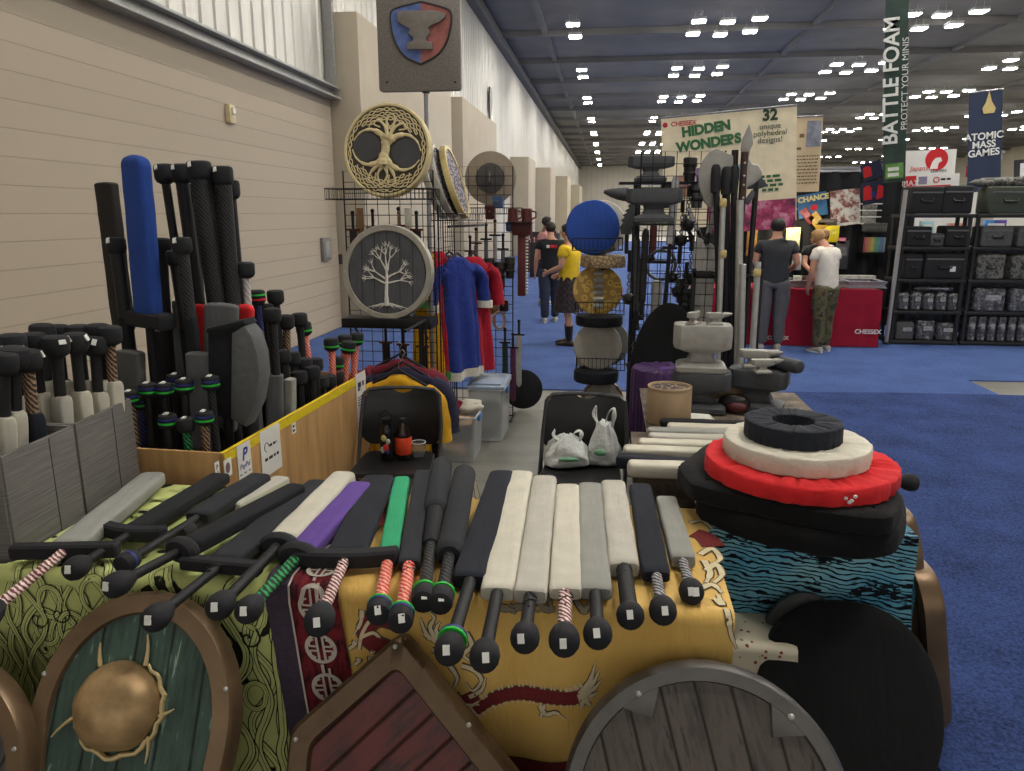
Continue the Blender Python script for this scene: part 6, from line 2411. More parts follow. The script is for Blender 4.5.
t = thing('iron_hoop', 'dark ring shaped chakram hanging low on the grid', 'ring weapon', TR(at(661, 265, y=5.25).x, 5.27, at(661, 265, y=5.25).z))
MB().tube([(.10 * math.cos(a), 0, .10 * math.sin(a)) for a in [2 * PI * i / 36 for i in range(36)]], .011, 8, closed=True).build('ring', GUN, t)
MB().tube([(-.09, 0, .02), (.09, 0, .02)], .012, 8).build('grip', GRIP['black'], t)


def flail(label, px, py, y, ln):
    q = at(px, py, y=y)
    t = thing('foam_flail', label, 'flail', TR(q.x, y, q.z), GW)
    MB().tube([(0, 0, 0), (0, 0, -ln * .5)], .014, 8).build('handle', GRIP['black'], t)
    mb = MB()
    for i in range(6):
        z = -ln * .5 - .012 - i * .024
        mb.tube([((.010 * math.cos(a)) if i % 2 else 0, 0 if i % 2 else .010 * math.cos(a), z + .016 * math.sin(a)) for a in [2 * PI * j / 10 for j in range(10)]], .004, 5, closed=True)
    mb.build('chain', GUN, t, smooth=60)
    b = MB().ell((0, 0, -ln * .5 - .19), .042, 14, 10)
    for a in range(8):
        d = V((math.cos(a * .8), math.sin(a * .8), .6 * math.sin(a * 2.1))).normalized()
        b.tube([d * .036 + V((0, 0, -ln * .5 - .19)), d * .062 + V((0, 0, -ln * .5 - .19))], [.012, .003], 6)
    b.build('spiked_head', RUB, t)


for px, py, y, ln, nm in ((680, 246, 5.24, .24, 'black flail with a spiked head, first on the middle of the grid'), (687, 262, 5.22, .22, 'black flail with a spiked head, lower on the grid'), (692, 236, 5.26, .20, 'black flail nearest the crossing daggers'),
                          (674, 230, 5.26, .26, 'black flail hanging by the long grey sword'), (683, 200, 5.27, .16, 'black flail hanging high on the grid'), (690, 186, 5.26, .14, 'black flail hanging highest, beside the great axe'), (630, 250, 5.30, .30, 'black flail at the tower edge of the grid'), (634, 320, 5.30, .30, 'black flail low at the tower edge of the grid')):
    flail(nm, px, py, y, ln)
for i, (px, py, nm, m_) in enumerate(((668, 196, 'dark helmet shaped pad hanging near the grid top', FOAMG), (690, 170, 'black gauntlet hanging near the grid top', BLEATHER), (697, 196, 'grey gauntlet hanging above the crossing daggers', GUN), (682, 290, 'black gauntlet hanging low on the grid', BLEATHER), (690, 300, 'grey gauntlet hanging beside the low black one', FOAMG))):
    q = at(px, py, y=5.28)
    bracer(nm, TR(q.x, 5.28, q.z + .08), m_, .16)['group'] = GW

# --- tall weapons standing in a floor rack beside the grid
YW = 5.10
t = thing('weapon_rack', 'black floor rack with clamps holding the pole weapons', 'rack', TR(.80, YW + .03, 0))
for z in (.62, 1.40):
    MB().box((0, .04, z), (.46, .03, .05), .006).build('rail', BSTEEL, t)
for s in (-1, 1):
    MB().box((s * .22, .04, .72), (.03, .03, 1.44), .004).build('post', BSTEEL, t)
    MB().box((s * .22, .0, .012), (.06, .42, .024), .006).build('foot', BSTEEL, t)
for x in (-.06, .02, .14):
    MB().tube([(x - .03, .03, 1.40), (x - .03, -.03, 1.40), (x + .03, -.03, 1.40), (x + .03, .03, 1.40)], .011, 8).build('clamp', RUB, t)
GP = 'pole weapons in the floor rack'


def yz(px, py, y=YW):
    q = at(px, py, y=y)
    return (q.x, q.z)


def pole(label, top, low, y, r, m, parts=(), name='pole_weapon', cat='pole weapon', zb=.03):
    A_, B_ = at(top[0], top[1], y=y), at(low[0], low[1], y=y)
    d = (B_ - A_).normalized()
    E_ = A_ + d * ((A_.z - zb) / -d.z)
    t = thing(name, label, cat, TR(E_.x, y, zb), GP)
    o = V((E_.x, y, zb))
    MB().tube([A_ - o, (A_ - o) * .5, (0, 0, 0)], r, 10).build('shaft', m, t)
    return t, o


def plate(t, o, pts, y, th, m, nm, bev=.006):
    MB().prism([(q.x - o.x, q.z - o.z) for q in [at(a, b, y=y) for a, b in pts]], -th / 2, th / 2, bev, M=RX90).build(nm, m, t)


AXG = mat('pale_blade_paint', (148, 146, 140), .42, .35, var=.12, scale=12)
t, o = pole('great axe with a huge pale crescent blade standing in the rack', (735, 150), (733, 260), YW, .022, BLEATHER, name='great_axe', cat='axe')
plate(t, o, [(716, 148), (724, 152), (736, 157), (738, 186), (729, 188), (722, 186), (716, 200), (711, 210), (704, 202), (699, 188), (698, 172), (703, 160), (709, 152)], YW, .035, AXG, 'blade')
t, o = pole('brown studded halberd with a pale spear point, tallest in the rack', (745, 152), (738, 262), YW - .04, .024, mat('dark_brown_wood', (66, 48, 44), .6), name='halberd', cat='halberd')
plate(t, o, [(741, 150), (742, 140), (745, 133), (749, 124), (752, 134), (753, 144), (750, 150), (749, 156), (743, 156)], YW - .04, .03, AXG, 'spear_point')
plate(t, o, [(748, 158), (752, 164), (758, 165), (762, 172), (761, 178), (754, 184), (746, 188), (744, 196), (742, 186)], YW - .04, .028, AXG, 'side_blade')
for py in (163, 176, 185, 198):
    q = at(745.5 - (py - 152) * .05, py, y=YW - .066) - o
    MB().ell(q, .008, 8, 5).build('stud', CHROME, t)
t, o = pole('dark axe with a downward hook peeking out beside the halberd', (757, 176), (750, 262), YW + .02, .018, BLEATHER, name='hooked_axe', cat='axe')
plate(t, o, [(748, 178), (756, 175), (762, 178), (768, 186), (758, 189), (747, 189)], YW + .02, .03, FOAMG, 'blade')
plate(t, o, [(752, 190), (758, 192), (748, 205), (743, 202)], YW + .02, .03, GUN, 'back_spike')
for lab, tp, lo, y, r, m_ in (('black staff with a rounded head in front of the crescent axe', (716, 168), (718, 262), YW - .06, .020, RUB2), ('second black staff with a rounded head, before the axe blade', (727, 170), (726, 262), YW - .05, .022, RUB2), ('third black staff with a rounded head, touching the brown halberd', (735, 169), (733, 262), YW - .05, .020, RUB2)):
    t, o = pole(lab, tp, lo, y, r, m_, name='foam_staff', cat='staff')
    A_ = at(*tp, y=y) - o
    MB().lathe([(.01, -.16), (r * 1.3, -.15), (r * 1.5, -.05), (r * 1.45, 0), (r * 1.0, .02), (.004, .024)], 14, M=Matrix.Translation(A_)).build('head', m_, t)
for lab, tp, lo, y, r, m_, fit in (('silver pole with a pale gold bead under its top, first of the silver poles', (723, 200), (721, 262), YW - .10, .019, CHROME, ((723, 203, .035), (723, 254, .034))),
                                   ('thick silver pole standing behind the clamps', (740, 200), (739, 262), YW - .10, .024, CHROME, ()),
                                   ('silver pole in front of the thick one, seen below the clamps', (743, 264), (741, 340), YW - .14, .021, CHROME, ()),
                                   ('silver pole with a pale gold block, closest to the aisle', (758, 262), (753, 340), YW - .12, .020, CHROME, ((757, 273, .036),))):
    t, o = pole(lab, tp, lo, y, r, m_, name='silver_pole', cat='pole')
    for px, py, rr in fit:
        q = at(px, py, y=y) - o
        MB().box((q.x, q.y, q.z), (rr * 1.3, rr * 1.3, rr * 1.7), rr * .4).build('gold_fitting', GOLD, t)
t = thing('folded_cover', 'dark grey folded covers at the foot of the weapon rack', 'cover', TR(.80, 4.86, 0))
MB().box((0, 0, .06), (.5, .2, .12), .03).build('lower_fold', FB, t)
MB().box((.02, 0, .15), (.44, .18, .07), .025).build('upper_fold', FN, t)
# ================================================================ the neighbouring booths
def pl_frame(tl, tr, bl, y, y2=None):
    a, b, c = at(tl[0], tl[1], y=y), at(tr[0], tr[1], y=y2 or y), at(bl[0], bl[1], y=y)
    xv = (b - a)
    w = xv.length
    xv.normalize()
    dv = c - a
    if dv.length > w:
        yv = -dv.normalized()
        xv = (xv - yv * xv.dot(yv)).normalized()
        h = dv.length
    else:
        dv = dv - xv * dv.dot(xv)
        h = dv.length
        yv = -dv.normalized()
    return fr((a + b) / 2 - yv * h / 2, xv, yv, xv.cross(yv)), w, h


def panel(label, tl, tr, bl, y, m, name='sign', cat='sign', th=.012, y2=None, frame_m=None):
    M, w, h = pl_frame(tl, tr, bl, y, y2)
    t = thing(name, label, cat, M)
    mb = MB()
    if th < .006:
        mb.grid(lambda a, b: V(((a - .5) * w, (b - .5) * h, .012 * math.sin(a * 7) * (1 - b))), 16, 12)
    else:
        mb.box((0, 0, -th / 2), (w, h, th), 0)
    mb.build('cloth' if 'banner' in name else 'face', m, t)
    if frame_m:
        MB().tube([(-w / 2, h / 2, 0), (w / 2, h / 2, 0)], .014, 8).build('top_bar', frame_m, t)
    return t, w, h


def patch(t, x, y, w, h, m, nm='print', z=.014):
    return MB().box((x, y, z), (w, h, .001)).build(nm, m, t)


PARCH = mat('parchment_print', (230, 218, 186), .85, var=.10, scale=5)
INKG = mat('green_ink', (52, 104, 66), .7)
INKD = mat('dark_green_ink', (40, 62, 44), .7)
MAG = NT('magenta_print')
MAG.color(MAG.ramp(MAG.noise(5, None, 6, .7), [(.35, rgb((70, 40, 70))), (.5, rgb((168, 50, 96))), (.66, rgb((206, 150, 176)))]))
MAG = MAG.fin(.7)
PINKL = mat('logo_red', (176, 40, 62), .7)
t, w, h = panel('large parchment coloured banner reading HIDDEN WONDERS above the dice booth', (661, 118), (797, 105), (664, 230), 11.0, PARCH, 'hanging_banner', 'banner', .004, frame_m=STEEL)
text('lettering', 'HIDDEN', .175, INKG, t, TR(-.30, .56, .016, R(4)), bold=.010)
text('lettering', 'WONDERS', .175, INKG, t, TR(-.27, .37, .016, R(4)), bold=.010)
text('lettering', 'CHESSEX', .085, PINKL, t, TR(-.60, .66, .016), bold=.002)
MB().ell((-.85, .66, .014), (.035, .035, .003), 12, 4).build('logo', PINKL, t)
text('lettering', '32', .20, INKD, t, TR(.55, .66, .016), bold=.008)
text('lettering', 'unique\npolyhedral\ndesigns!', .105, INKD, t, TR(.55, .43, .016))
bars(t, [(.40, .68, -.14, .035), (.36, .70, -.20, .035), (.36, .72, -.26, .035), (.44, .66, -.32, .035)], INKG, .016)
mb = MB()
for x, y_, w_, h_, c in ((-.62, -.18, .20, .30, (156, 118, 96)), (-.36, -.12, .18, .34, (132, 96, 150)), (-.10, -.14, .18, .30, (196, 164, 92)), (.10, -.05, .12, .20, (110, 170, 196))):
    patch(t, x, y_, w_, h_, mat('print_%d' % c[0], c, .7, var=.3, scale=14), 'printed_box', .016)
patch(t, .30, -.66, 1.18, .40, MAG, 'printed_band', .015)
PAR2 = mat('tan_print', (212, 192, 158), .85, var=.05)
t, w, h = panel('narrow tan banner covered in printed lines next to the parchment banner', (790, 122), (823, 111), (786, 197), 11.15, PAR2, 'hanging_banner', 'banner', .004, frame_m=STEEL)
patch(t, w * .24, h * .27, w * .42, h * .34, mat('photo_grey', (132, 136, 150), .6, var=.4, scale=9), 'printed_photo')
bars(t, [(-w * .42, -w * .04, h * .25, .05), (-w * .42, -w * .1, h * .08, .035)] + [(-w * .42, w * .42, -h * .02 - i * h * .045, .016) for i in range(9)], mat('brown_ink', (110, 92, 70), .7), .015)
t, w, h = panel('tall green banner with white upright letters reading BATTLE FOAM', (886, -18), (909, -16), (883, 181), 11.6, mat('dark_green_print', (44, 62, 56), .7, var=.35, scale=3), 'hanging_banner', 'banner', .004, frame_m=STEEL)
WI = mat('white_ink', (214, 216, 212), .7)
text('lettering', 'BATTLE FOAM', .285, WI, t, TR(-.06, .05, .016, PI / 2), bold=.006, sx=.92)
text('lettering', 'PROTECT YOUR MINIS', .12, WI, t, TR(.12, .0, .016, PI / 2))
patch(t, 0, -h * .44, w * .8, h * .08, mat('leaf_green', (96, 140, 70), .7, var=.4, scale=12), 'printed_leaf', .014)
bars(t, [(-w * .3, w * .3, -h * .43, .05), (-w * .3, w * .3, -h * .46, .05)], WI, .017)
t, w, h = panel('dark navy banner reading ATOMIC MASS GAMES with a golden flame', (969, 92), (1003, 90), (967, 192), 15.5, mat('navy_print', (38, 48, 72), .7), 'hanging_banner', 'banner', .004, frame_m=STEEL)
text('lettering', 'ATOMIC\nMASS\nGAMES', .175, WI, t, TR(-.02, -.05, .016), bold=.004)
MB().prism([(-.09, .62), (.09, .62), (.12, .70), (.05, .82), (.0, 1.02), (-.05, .82), (-.11, .72)], .012, .018, M=Matrix.Translation((.05, -.12, 0))).build('logo_flame', GOLD, t)
t, w, h = panel('white sign with a red round emblem reading Japanime Games', (906, 151), (957, 149), (905, 176), 12.6, WHITE, 'hanging_sign', 'sign', .03)
RDI = mat('red_ink', (196, 34, 42), .6)
MB().lathe([(.01, 0), (.165, 0), (.165, .004), (.01, .004)], 28, M=Matrix.Translation((w * .12, h * .12, .001))).build('logo', RDI, t)
MB().prism([(-.09, -.14), (.02, -.14), (.03, -.06), (.08, -.02), (.05, .03), (-.02, .02), (-.06, -.03)], .005, .008, M=Matrix.Translation((w * .12, h * .12, .001))).build('logo_cutout', WHITE, t)
text('lettering', 'Japanime', .105, RDI, t, TR(-w * .14, -h * .22, .005), shear=.2)
text('lettering', 'Games', .085, INK, t, TR(w * .17, -h * .33, .005), shear=.2)
t, w, h = panel('red and white sign strip under the white emblem sign', (905, 176), (960, 173), (904, 189), 12.5, WHITE, 'hanging_sign', 'sign', .03)
patch(t, -w * .39, h * .08, w * .2, h * .8, RDI, 'red_panel', .001)
text('lettering', 'MAX', .12, WHITE, t, TR(-w * .39, -.02, .004))
patch(t, -w * .06, -h * .42, w * .82, h * .18, RDI, 'red_strip', .001)
patch(t, -w * .17, h * .08, w * .16, h * .6, mat('grey_violet', (130, 124, 150), .6), 'printed_photo', .001)
MB().tube([(w * .08 + .04 * math.cos(a), h * .08 + .04 * math.sin(a), .002) for a in [2 * PI * i / 16 for i in range(16)]], .008, 5, closed=True).build('logo', RDI, t)
bars(t, [(w * .16, w * .34, h * .1, .03)], INK, .002)
YE = mat('yellow_sign', (206, 196, 60), .6)
for lab, a, b, c, y, m_, m2 in (('small striped sign with blue and yellow bands below the navy banner', (967, 166), (984, 165), (967, 177), 15.8, RDI, YE), ('small black and yellow sign below the striped one', (968, 178), (983, 177), (968, 189), 15.8, INK, YE), ('small yellow sign above the black equipment shelves', (906, 181), (916, 180), (906, 189), 13.2, YE, INK), ('black and yellow sign above the black equipment shelves', (930, 179), (942, 178), (930, 188), 13.2, INK, YE), ('dark narrow banner at the picture edge over the shelves', (1015, 160), (1026, 159), (1014, 186), 15.0, INK, WI)):
    t, w, h = panel(lab, a, b, c, y, m_, 'hanging_sign', 'sign', .03)
    patch(t, w * .2, 0, w * .4, h * .7, m2, 'printed_block', .001)
    if 'striped' in lab:
        patch(t, 0, h * .36, w * .98, h * .2, RBLUE, 'blue_band', .002)
        patch(t, 0, -h * .36, w * .98, h * .2, RBLUE, 'blue_band', .002)
# white exhibition panels farther back
for i, (lab, x0, y0, x1, y1, yy) in enumerate((('white exhibition wall behind the dice booth', 812, 168, 884, 260, 19.0), ('tall pale exhibition column beyond the equipment shelves', 985, 152, 1003, 260, 17.5), ('white exhibition wall far behind the equipment shelves', 905, 186, 1060, 262, 22.0), ('pale exhibition wall beyond the weapon rack', 700, 205, 800, 262, 24))):
    a, b = at(x0, y0, y=yy), at(x1, y0, y=yy)
    t = thing('exhibition_wall', lab, 'partition', TR((a.x + b.x) / 2, yy, 0))
    MB().box((0, .04, a.z / 2), (b.x - a.x, .08, a.z)).build('panel', mat('stand_white', (204, 202, 194), .7, var=.04, scale=2) if i != 1 else TANW, t)
    MB().box((0, .0, a.z), (b.x - a.x + .04, .10, .05)).build('top_rail', STEEL, t)
# --- dice booth
DRAPE = mat('black_drape', (30, 30, 34), .9, var=.2, scale=6)


def curtain(label, a, b, h, n=40):
    t = thing('black_drape', label, 'curtain', TR(a[0], a[1], 0), 'black booth drapes')
    d = V((b[0] - a[0], b[1] - a[1], 0))
    nv = V((-d.y, d.x, 0)).normalized()
    MB().grid(lambda u, v: d * u + nv * (.035 * math.sin(u * n * 1.7)) + V((0, 0, .02 + (h - .02) * v)), n * 3, 3).build('cloth', DRAPE, t)
    MB().tube([(0, 0, h), tuple(d + V((0, 0, h)))], .02, 8).build('rail', STEEL, t)
    for p in ((0, 0, 0), tuple(d)):
        MB().tube([p, (p[0], p[1], h)], .02, 8).build('post', STEEL, t)


curtain('black drape at the back of the dice booth', (1.45, 12.72), (4.78, 12.72), 2.45)
REDC = fabric('dark_red_cloth', (150, 24, 48), wr=.4)
TBX0, TBX1, TBY0, TBY1, TBZ = 1.15, 3.68, 10.62, 11.45, .80
folding_table('folding table under the dark red cloth of the dice booth', TBX0 + .03, TBX1 - .03, TBY0 + .02, TBY1, TBZ - .01)
tc = drape('tablecloth', 'dark red cloth hanging to the floor over the dice booth table', TBX0, TBX1, TBY0, TBY1 + .02, TBZ, TBZ - .012, REDC, 1.4, .02)
for px, py, s_ in ((868, 332, .085), (778, 338, .07)):
    q = at(px, py, y=TBY0 - .05)
    text('lettering', 'CHESSEX', s_, WI, tc, TR(q.x, TBY0 - .045, q.z, 0, PI / 2), bold=.002)
TRAYS = mat('grey_tray', (128, 130, 138), .5)
DICE = NT('mixed_dice')
vo = DICE.n('ShaderNodeTexVoronoi')
vo.inputs['Scale'].default_value = 42
DICE.l(DICE.co(), vo.inputs['Vector'])
mx = DICE.n('ShaderNodeHueSaturation')
mx.inputs['Saturation'].default_value = .55
mx.inputs['Value'].default_value = .55
DICE.l(vo.outputs['Color'], mx.inputs['Color'])
DICE.color(mx.outputs[0])
DICE = DICE.fin(.35)
for i, (lab, px, py, w, d) in enumerate((('tray of mixed dice at the aisle end of the dice table', 857, 283, .52, .55), ('tray of mixed dice behind the man in the white shirt', 833, 285, .30, .55), ('tray of mixed dice between the two customers', 806, 286, .42, .5))):
    q = at(px, py, z=TBZ + .04)
    t = thing('dice_tray', lab, 'tray', TR(q.x - .03 * i, TBY0 + .38, TBZ + .008), 'dice trays')
    rim_mb([(-w / 2, -d / 2), (w / 2, -d / 2), (w / 2, d / 2), (-w / 2, d / 2)], .03, 0, .09).build('frame', TRAYS, t)
    mb = MB().grid(lambda a, b: V(((a - .5) * (w - .05), (b - .5) * (d - .05), .05 + .03 * abs(NZ.noise(V((a * 23, b * 23, i)))))), 40, 40)
    mb.build('dice', DICE, t, smooth=0)
    MB().box((0, 0, .006), (w - .04, d - .04, .012)).build('base', TRAYS, t)
for i, (lab, px, py, c) in enumerate((('stack of clear dice boxes at the back of the dice table', 848, 266, (186, 184, 180)), ('second stack of clear dice boxes at the back of the dice table', 866, 267, (176, 172, 166)), ('white price card stand between the customers', 800, 280, (214, 210, 204)), ('pink box lid on the dice table between the customers', 806, 277, (196, 140, 124)))):
    q = at(px, py, y=TBY1 - .12)
    t = thing('display_box', lab, 'box', TR(q.x, TBY1 - .12 - (.2 if i > 1 else 0), TBZ + .006), 'boxes on the dice table')
    MB().box((0, 0, .06), (.26, .14, .12), .006).build('body', mat('box_%d' % c[0], c, .4, var=.3, scale=24), t)
    MB().box((0, 0, .125), (.265, .145, .012), .004).build('lid', mat('box_%d' % c[0], c), t)
# posters and stock on the back drape
YB = 12.67
BLP = NT('blue_poster')
BLP.color(BLP.ramp(BLP.noise(4, None, 5), [(.3, rgb((34, 70, 120))), (.7, rgb((70, 130, 176)))]))
BLP = BLP.fin(.6)
t, w, h = panel('blue poster with pale block letters on the dice booth wall', (797, 196), (826, 191), (799, 219), YB, BLP, 'poster', 'poster', .01)
text('lettering', 'CHANCE', .115, mat('pale_yellow_ink', (222, 210, 150), .6), t, TR(.02, h * .28, .003), bold=.006)
MB().ell((w * .05, -h * .12, .002), (.06, .05, .003), 12, 4).build('print_spot', RDI, t)
FIG = NT('figure_poster')
FIG.color(FIG.ramp(FIG.noise(6, None, 6, .7), [(.36, rgb((70, 62, 66))), (.46, rgb((150, 90, 84))), (.52, rgb((206, 204, 196))), (.7, rgb((226, 226, 220)))]))
FIG = FIG.fin(.6)
t, w, h = panel('white poster with a mottled painted scene on the dice booth wall', (830, 191), (860, 188), (831, 227), YB, FIG, 'poster', 'poster', .01)
patch(t, 0, -h * .45, w * .96, .04, WHITE, 'caption_strip', .003)
for lab, a, b, c in (('dark poster with a red dice tower, upper of two by the green banner', (860, 166), (880, 159), (861, 183)), ('dark poster with red and blue dice towers, lower of two', (861, 184), (882, 179), (863, 206))):
    t, w, h = panel(lab, a, b, c, 12.2, mat('midnight_print', (34, 40, 66), .6), 'poster', 'poster', .01)
    MB().prism([(-.09, -h * .3), (.03, -h * .3), (.04, h * .2), (0, h * .36), (-.07, h * .3)], .002, .006, M=Matrix.Translation((-w * .16, 0, 0))).build('printed_tower', RDI, t)
    if 'lower' in lab:
        MB().prism([(0, -h * .34), (.10, -h * .3), (.12, h * .2), (.05, h * .3)], .002, .006, M=Matrix.Translation((w * .14, 0, 0))).build('printed_tower', RDI, t)
        patch(t, 0, -h * .1, .10, h * .3, RBLUE, 'printed_block', .004)
t = thing('wire_display', 'wire stand of small packets on the dice booth wall', 'display', TR(at(868, 213, y=YB).x, YB - .12, at(868, 213, y=YB).z))
for j in range(4):
    MB().tube([(-.16, 0, -.16 + j * .1), (.16, 0, -.16 + j * .1), (.13, .12, -.16 + j * .1), (-.13, .12, -.16 + j * .1)], .008, 5, closed=True).build('hoop', WHITE, t)
MB().box((0, .06, 0), (.2, .06, .36)).build('packets', mat('grey_packets', (150, 148, 144), .6, var=.5, scale=20), t)
q = at(869, 252, y=YB)
sh = thing('wall_shelf', 'dark shelf with colour sorted dice boxes on the booth wall', 'shelf', TR(q.x, YB - .12, q.z - .012))
for z_ in (0, .32):
    MB().box((0, 0, z_), (.38, .22, .02)).build('board', BSTEEL, sh)
MB().box((-.18, .0, .16), (.02, .22, .34)).build('upright', BSTEEL, sh)
cols = ((196, 60, 66), (222, 110, 90), (228, 160, 70), (226, 208, 80), (110, 176, 96), (70, 160, 170), (70, 110, 180), (110, 130, 150))
for i, c in enumerate(cols):
    t = MB().box((0, 0, .12), (.037, .13, .23), .004).build('dice_box', mat('dice_box_%d_%d' % (c[0], c[1]), tuple(int(v * .72 + 70) for v in c), .5), M=TR(q.x - .148 + i * .043, YB - .12, q.z))
    nm = ('red', 'coral', 'orange', 'yellow', 'green', 'turquoise', 'blue', 'grey')[i]
    tag(t, '%s dice box in the rainbow row on the booth shelf' % nm, 'box', 'rainbow row of dice boxes')
for i in range(8):
    t = MB().box((0, 0, .07), (.037, .13, .13), .004).build('dice_box', mat('dice_box_grey', (92, 92, 90), .5, var=.4), M=TR(q.x - .148 + i * .043, YB - .12, q.z + .321))
    tag(t, 'grey dice box in the upper row of the booth shelf', 'box', 'grey row of dice boxes')
for i, (lab, px, py, w, h, c, rz, nm) in enumerate((('bright yellow folder on the dice booth wall', 832, 234, .22, .26, (226, 206, 40), 0, 'display_folder'), ('yellow and brown box leaning on the wall by the lamp', 818, 222, .16, .30, (206, 164, 70), -40, 'game_box'), ('maroon box leaning beside the yellow and brown one', 808, 216, .12, .26, (130, 60, 66), -40, 'game_box'), ('small pink packet beside the yellow folder', 842, 241, .12, .10, (206, 110, 140), 0, 'game_box'),
                                                    ('brown shelf strip above the yellow folder', 826, 222, .34, .10, (96, 84, 76), 0, 'display_folder'), ('pale packets hanging left of the lamp', 776, 205, .36, .22, (150, 156, 160), 0, 'display_folder'), ('orange packets hanging at the end of the dice booth', 752, 240, .16, .5, (170, 126, 60), 0, 'display_folder'), ('white packets hanging under the lamp', 793, 240, .22, .40, (216, 206, 160), 0, 'display_folder'), ('striped white cards hanging under the lamp', 797, 262, .14, .26, (176, 176, 176), 0, 'display_folder'), ('dark display case behind the customers', 842, 255, .20, .45, (70, 70, 74), 0, 'display_folder'))):
    q = at(px, py, y=YB - .05)
    t = thing(nm, lab, 'display', TR(q.x, YB - .02, q.z, 0, 0, R(rz)))
    MB().box((0, 0, 0), (w, .05, h), .004).build('cover', mat('stock_%d' % i, c, .5, var=.35 if i > 4 else .1, scale=16), t)
    MB().box((0, -.027, h * .12), (w * .7, .004, h * .3)).build('label', mat('stock_label_%d' % i, tuple(int(v * .7 + 60) for v in c), .5, var=.4, scale=30), t)
q = at(794, 210, y=12.3)
t = thing('clip_lamp', 'small bright clip lamp shining at the dice booth wall', 'lamp', TR(q.x, 12.3, q.z))
MB().lathe([(.01, .06), (.03, .05), (.05, 0), (.046, 0), (.028, .045), (.01, .05)], 16).build('shade', WHITE, t)
MB().ell((0, 0, .008), (.035, .035, .02), 12, 6).build('bulb', emit('lamp_glow', (255, 240, 200), 900), t)
MB().tube([(0, 0, .06), (0, .12, .12), (0, .32, .06)], .008, 6).build('arm', STEEL, t)

# --- silver pole and equipment shelves
a, b = at(906, 190, y=10.75), at(886, 344, z=0)
t = thing('silver_pole', 'leaning silver pole at the corner of the equipment shelves', 'pole', TR(b.x, b.y, 0))
MB().tube([(0, 0, .01), a - b], .028, 10).build('shaft', CHROME, t)
MB().lathe([(.01, 0), (.06, 0), (.06, .012), (.03, .03), (.01, .03)], 16).build('foot', BSTEEL, t)
SHELFP = mat('black_shelf_plastic', (34, 34, 36), .5)
LV = [.06, .48, .92, 1.36, 1.80]


def shelf_unit(label, x0, x1, y0, d=.46):
    w = x1 - x0
    t = thing('shelf_unit', label, 'shelf', TR((x0 + x1) / 2, y0 + d / 2, 0), 'black equipment shelves')
    for z in LV:
        mb = MB().box((0, 0, z - .025), (w, d, .05), .008)
        for i in range(9):
            mb.box((-w / 2 + w * (i + .5) / 9, -d / 2 - .003, z - .025), (w / 12, .008, .03), .002)
        mb.build('board', SHELFP, t)
    for sx in (-1, 1):
        for sy in (-1, 1):
            MB().tube([(sx * (w / 2 - .04), sy * (d / 2 - .04), 0), (sx * (w / 2 - .04), sy * (d / 2 - .04), 1.80)], .03, 8).build('post', SHELFP, t)
    return t


SX0, SX1, SX2, SYF = 3.98, 4.90, 5.98, 10.95
shelf_unit('black five level shelf unit next to the dice booth', SX0, SX1, SYF)
shelf_unit('black five level shelf unit at the picture edge', SX1 + .03, SX2, SYF + .02)
BAGB = mat('black_bag_cloth', (36, 36, 38), .85, bump=.2, bscale=60)
BAGO = mat('olive_bag_cloth', (66, 72, 62), .85, bump=.2, bscale=60)
BAGG = mat('grey_bag_cloth', (84, 84, 84), .85, bump=.2, bscale=60, var=.25)
CAMG = NT('grey_camouflage')
CAMG.color(CAMG.ramp(CAMG.noise(13, None, 3, .5), [(.42, rgb((58, 58, 58))), (.47, rgb((98, 98, 94))), (.56, rgb((126, 124, 118))), (.62, rgb((74, 74, 72)))]))
CAMG = CAMG.fin(.85)
FILM = NT('grey_film_wrap')
FILM.color(FILM.ramp(FILM.noise(18, None, 5, .75), [(.35, rgb((38, 38, 42))), (.55, rgb((92, 92, 96))), (.68, rgb((186, 186, 188)))]))
FILM.bump(FILM.noise(30, None, 4), .9, .02)
FILM = FILM.fin(.22)


def case(label, x, lev, w, h, d, m, kind='carry_case', y=None, seed=0, latch=None):
    t = thing(kind, label, 'case' if kind == 'carry_case' else 'package', TR(x, (y or SYF + .20), LV[lev] + .002), 'cases on the black shelves' if kind == 'carry_case' else 'wrapped packages on the black shelves')
    MB().box((0, 0, h / 2), (w, d, h), min(.03, w * .2), seg=3).build('body', m, t)
    if kind == 'carry_case':
        MB().tube([(-w * .18, -d / 2 - .005, h * .55), (-w * .15, -d / 2 - .03, h * .45), (w * .15, -d / 2 - .03, h * .45), (w * .18, -d / 2 - .005, h * .55)], .012, 6).build('handle', BLEATHER, t)
        MB().box((0, -d / 2 - .002, h * .78), (w * .92, .008, .02), .003).build('zip', mat('zip_grey', (96, 96, 98), .5), t)
        if latch:
            MB().box((w * .2, -d / 2 - .006, h * .4), (.07, .004, .07), 0, M=None).build('sticker', WHITE, t)
    else:
        MB().box((w * .1, -d / 2 - .003, h * .6), (w * .5, .005, h * .22), .001).build('label', mat('film_label', (150, 150, 150), .4, var=.4), t)
    return t


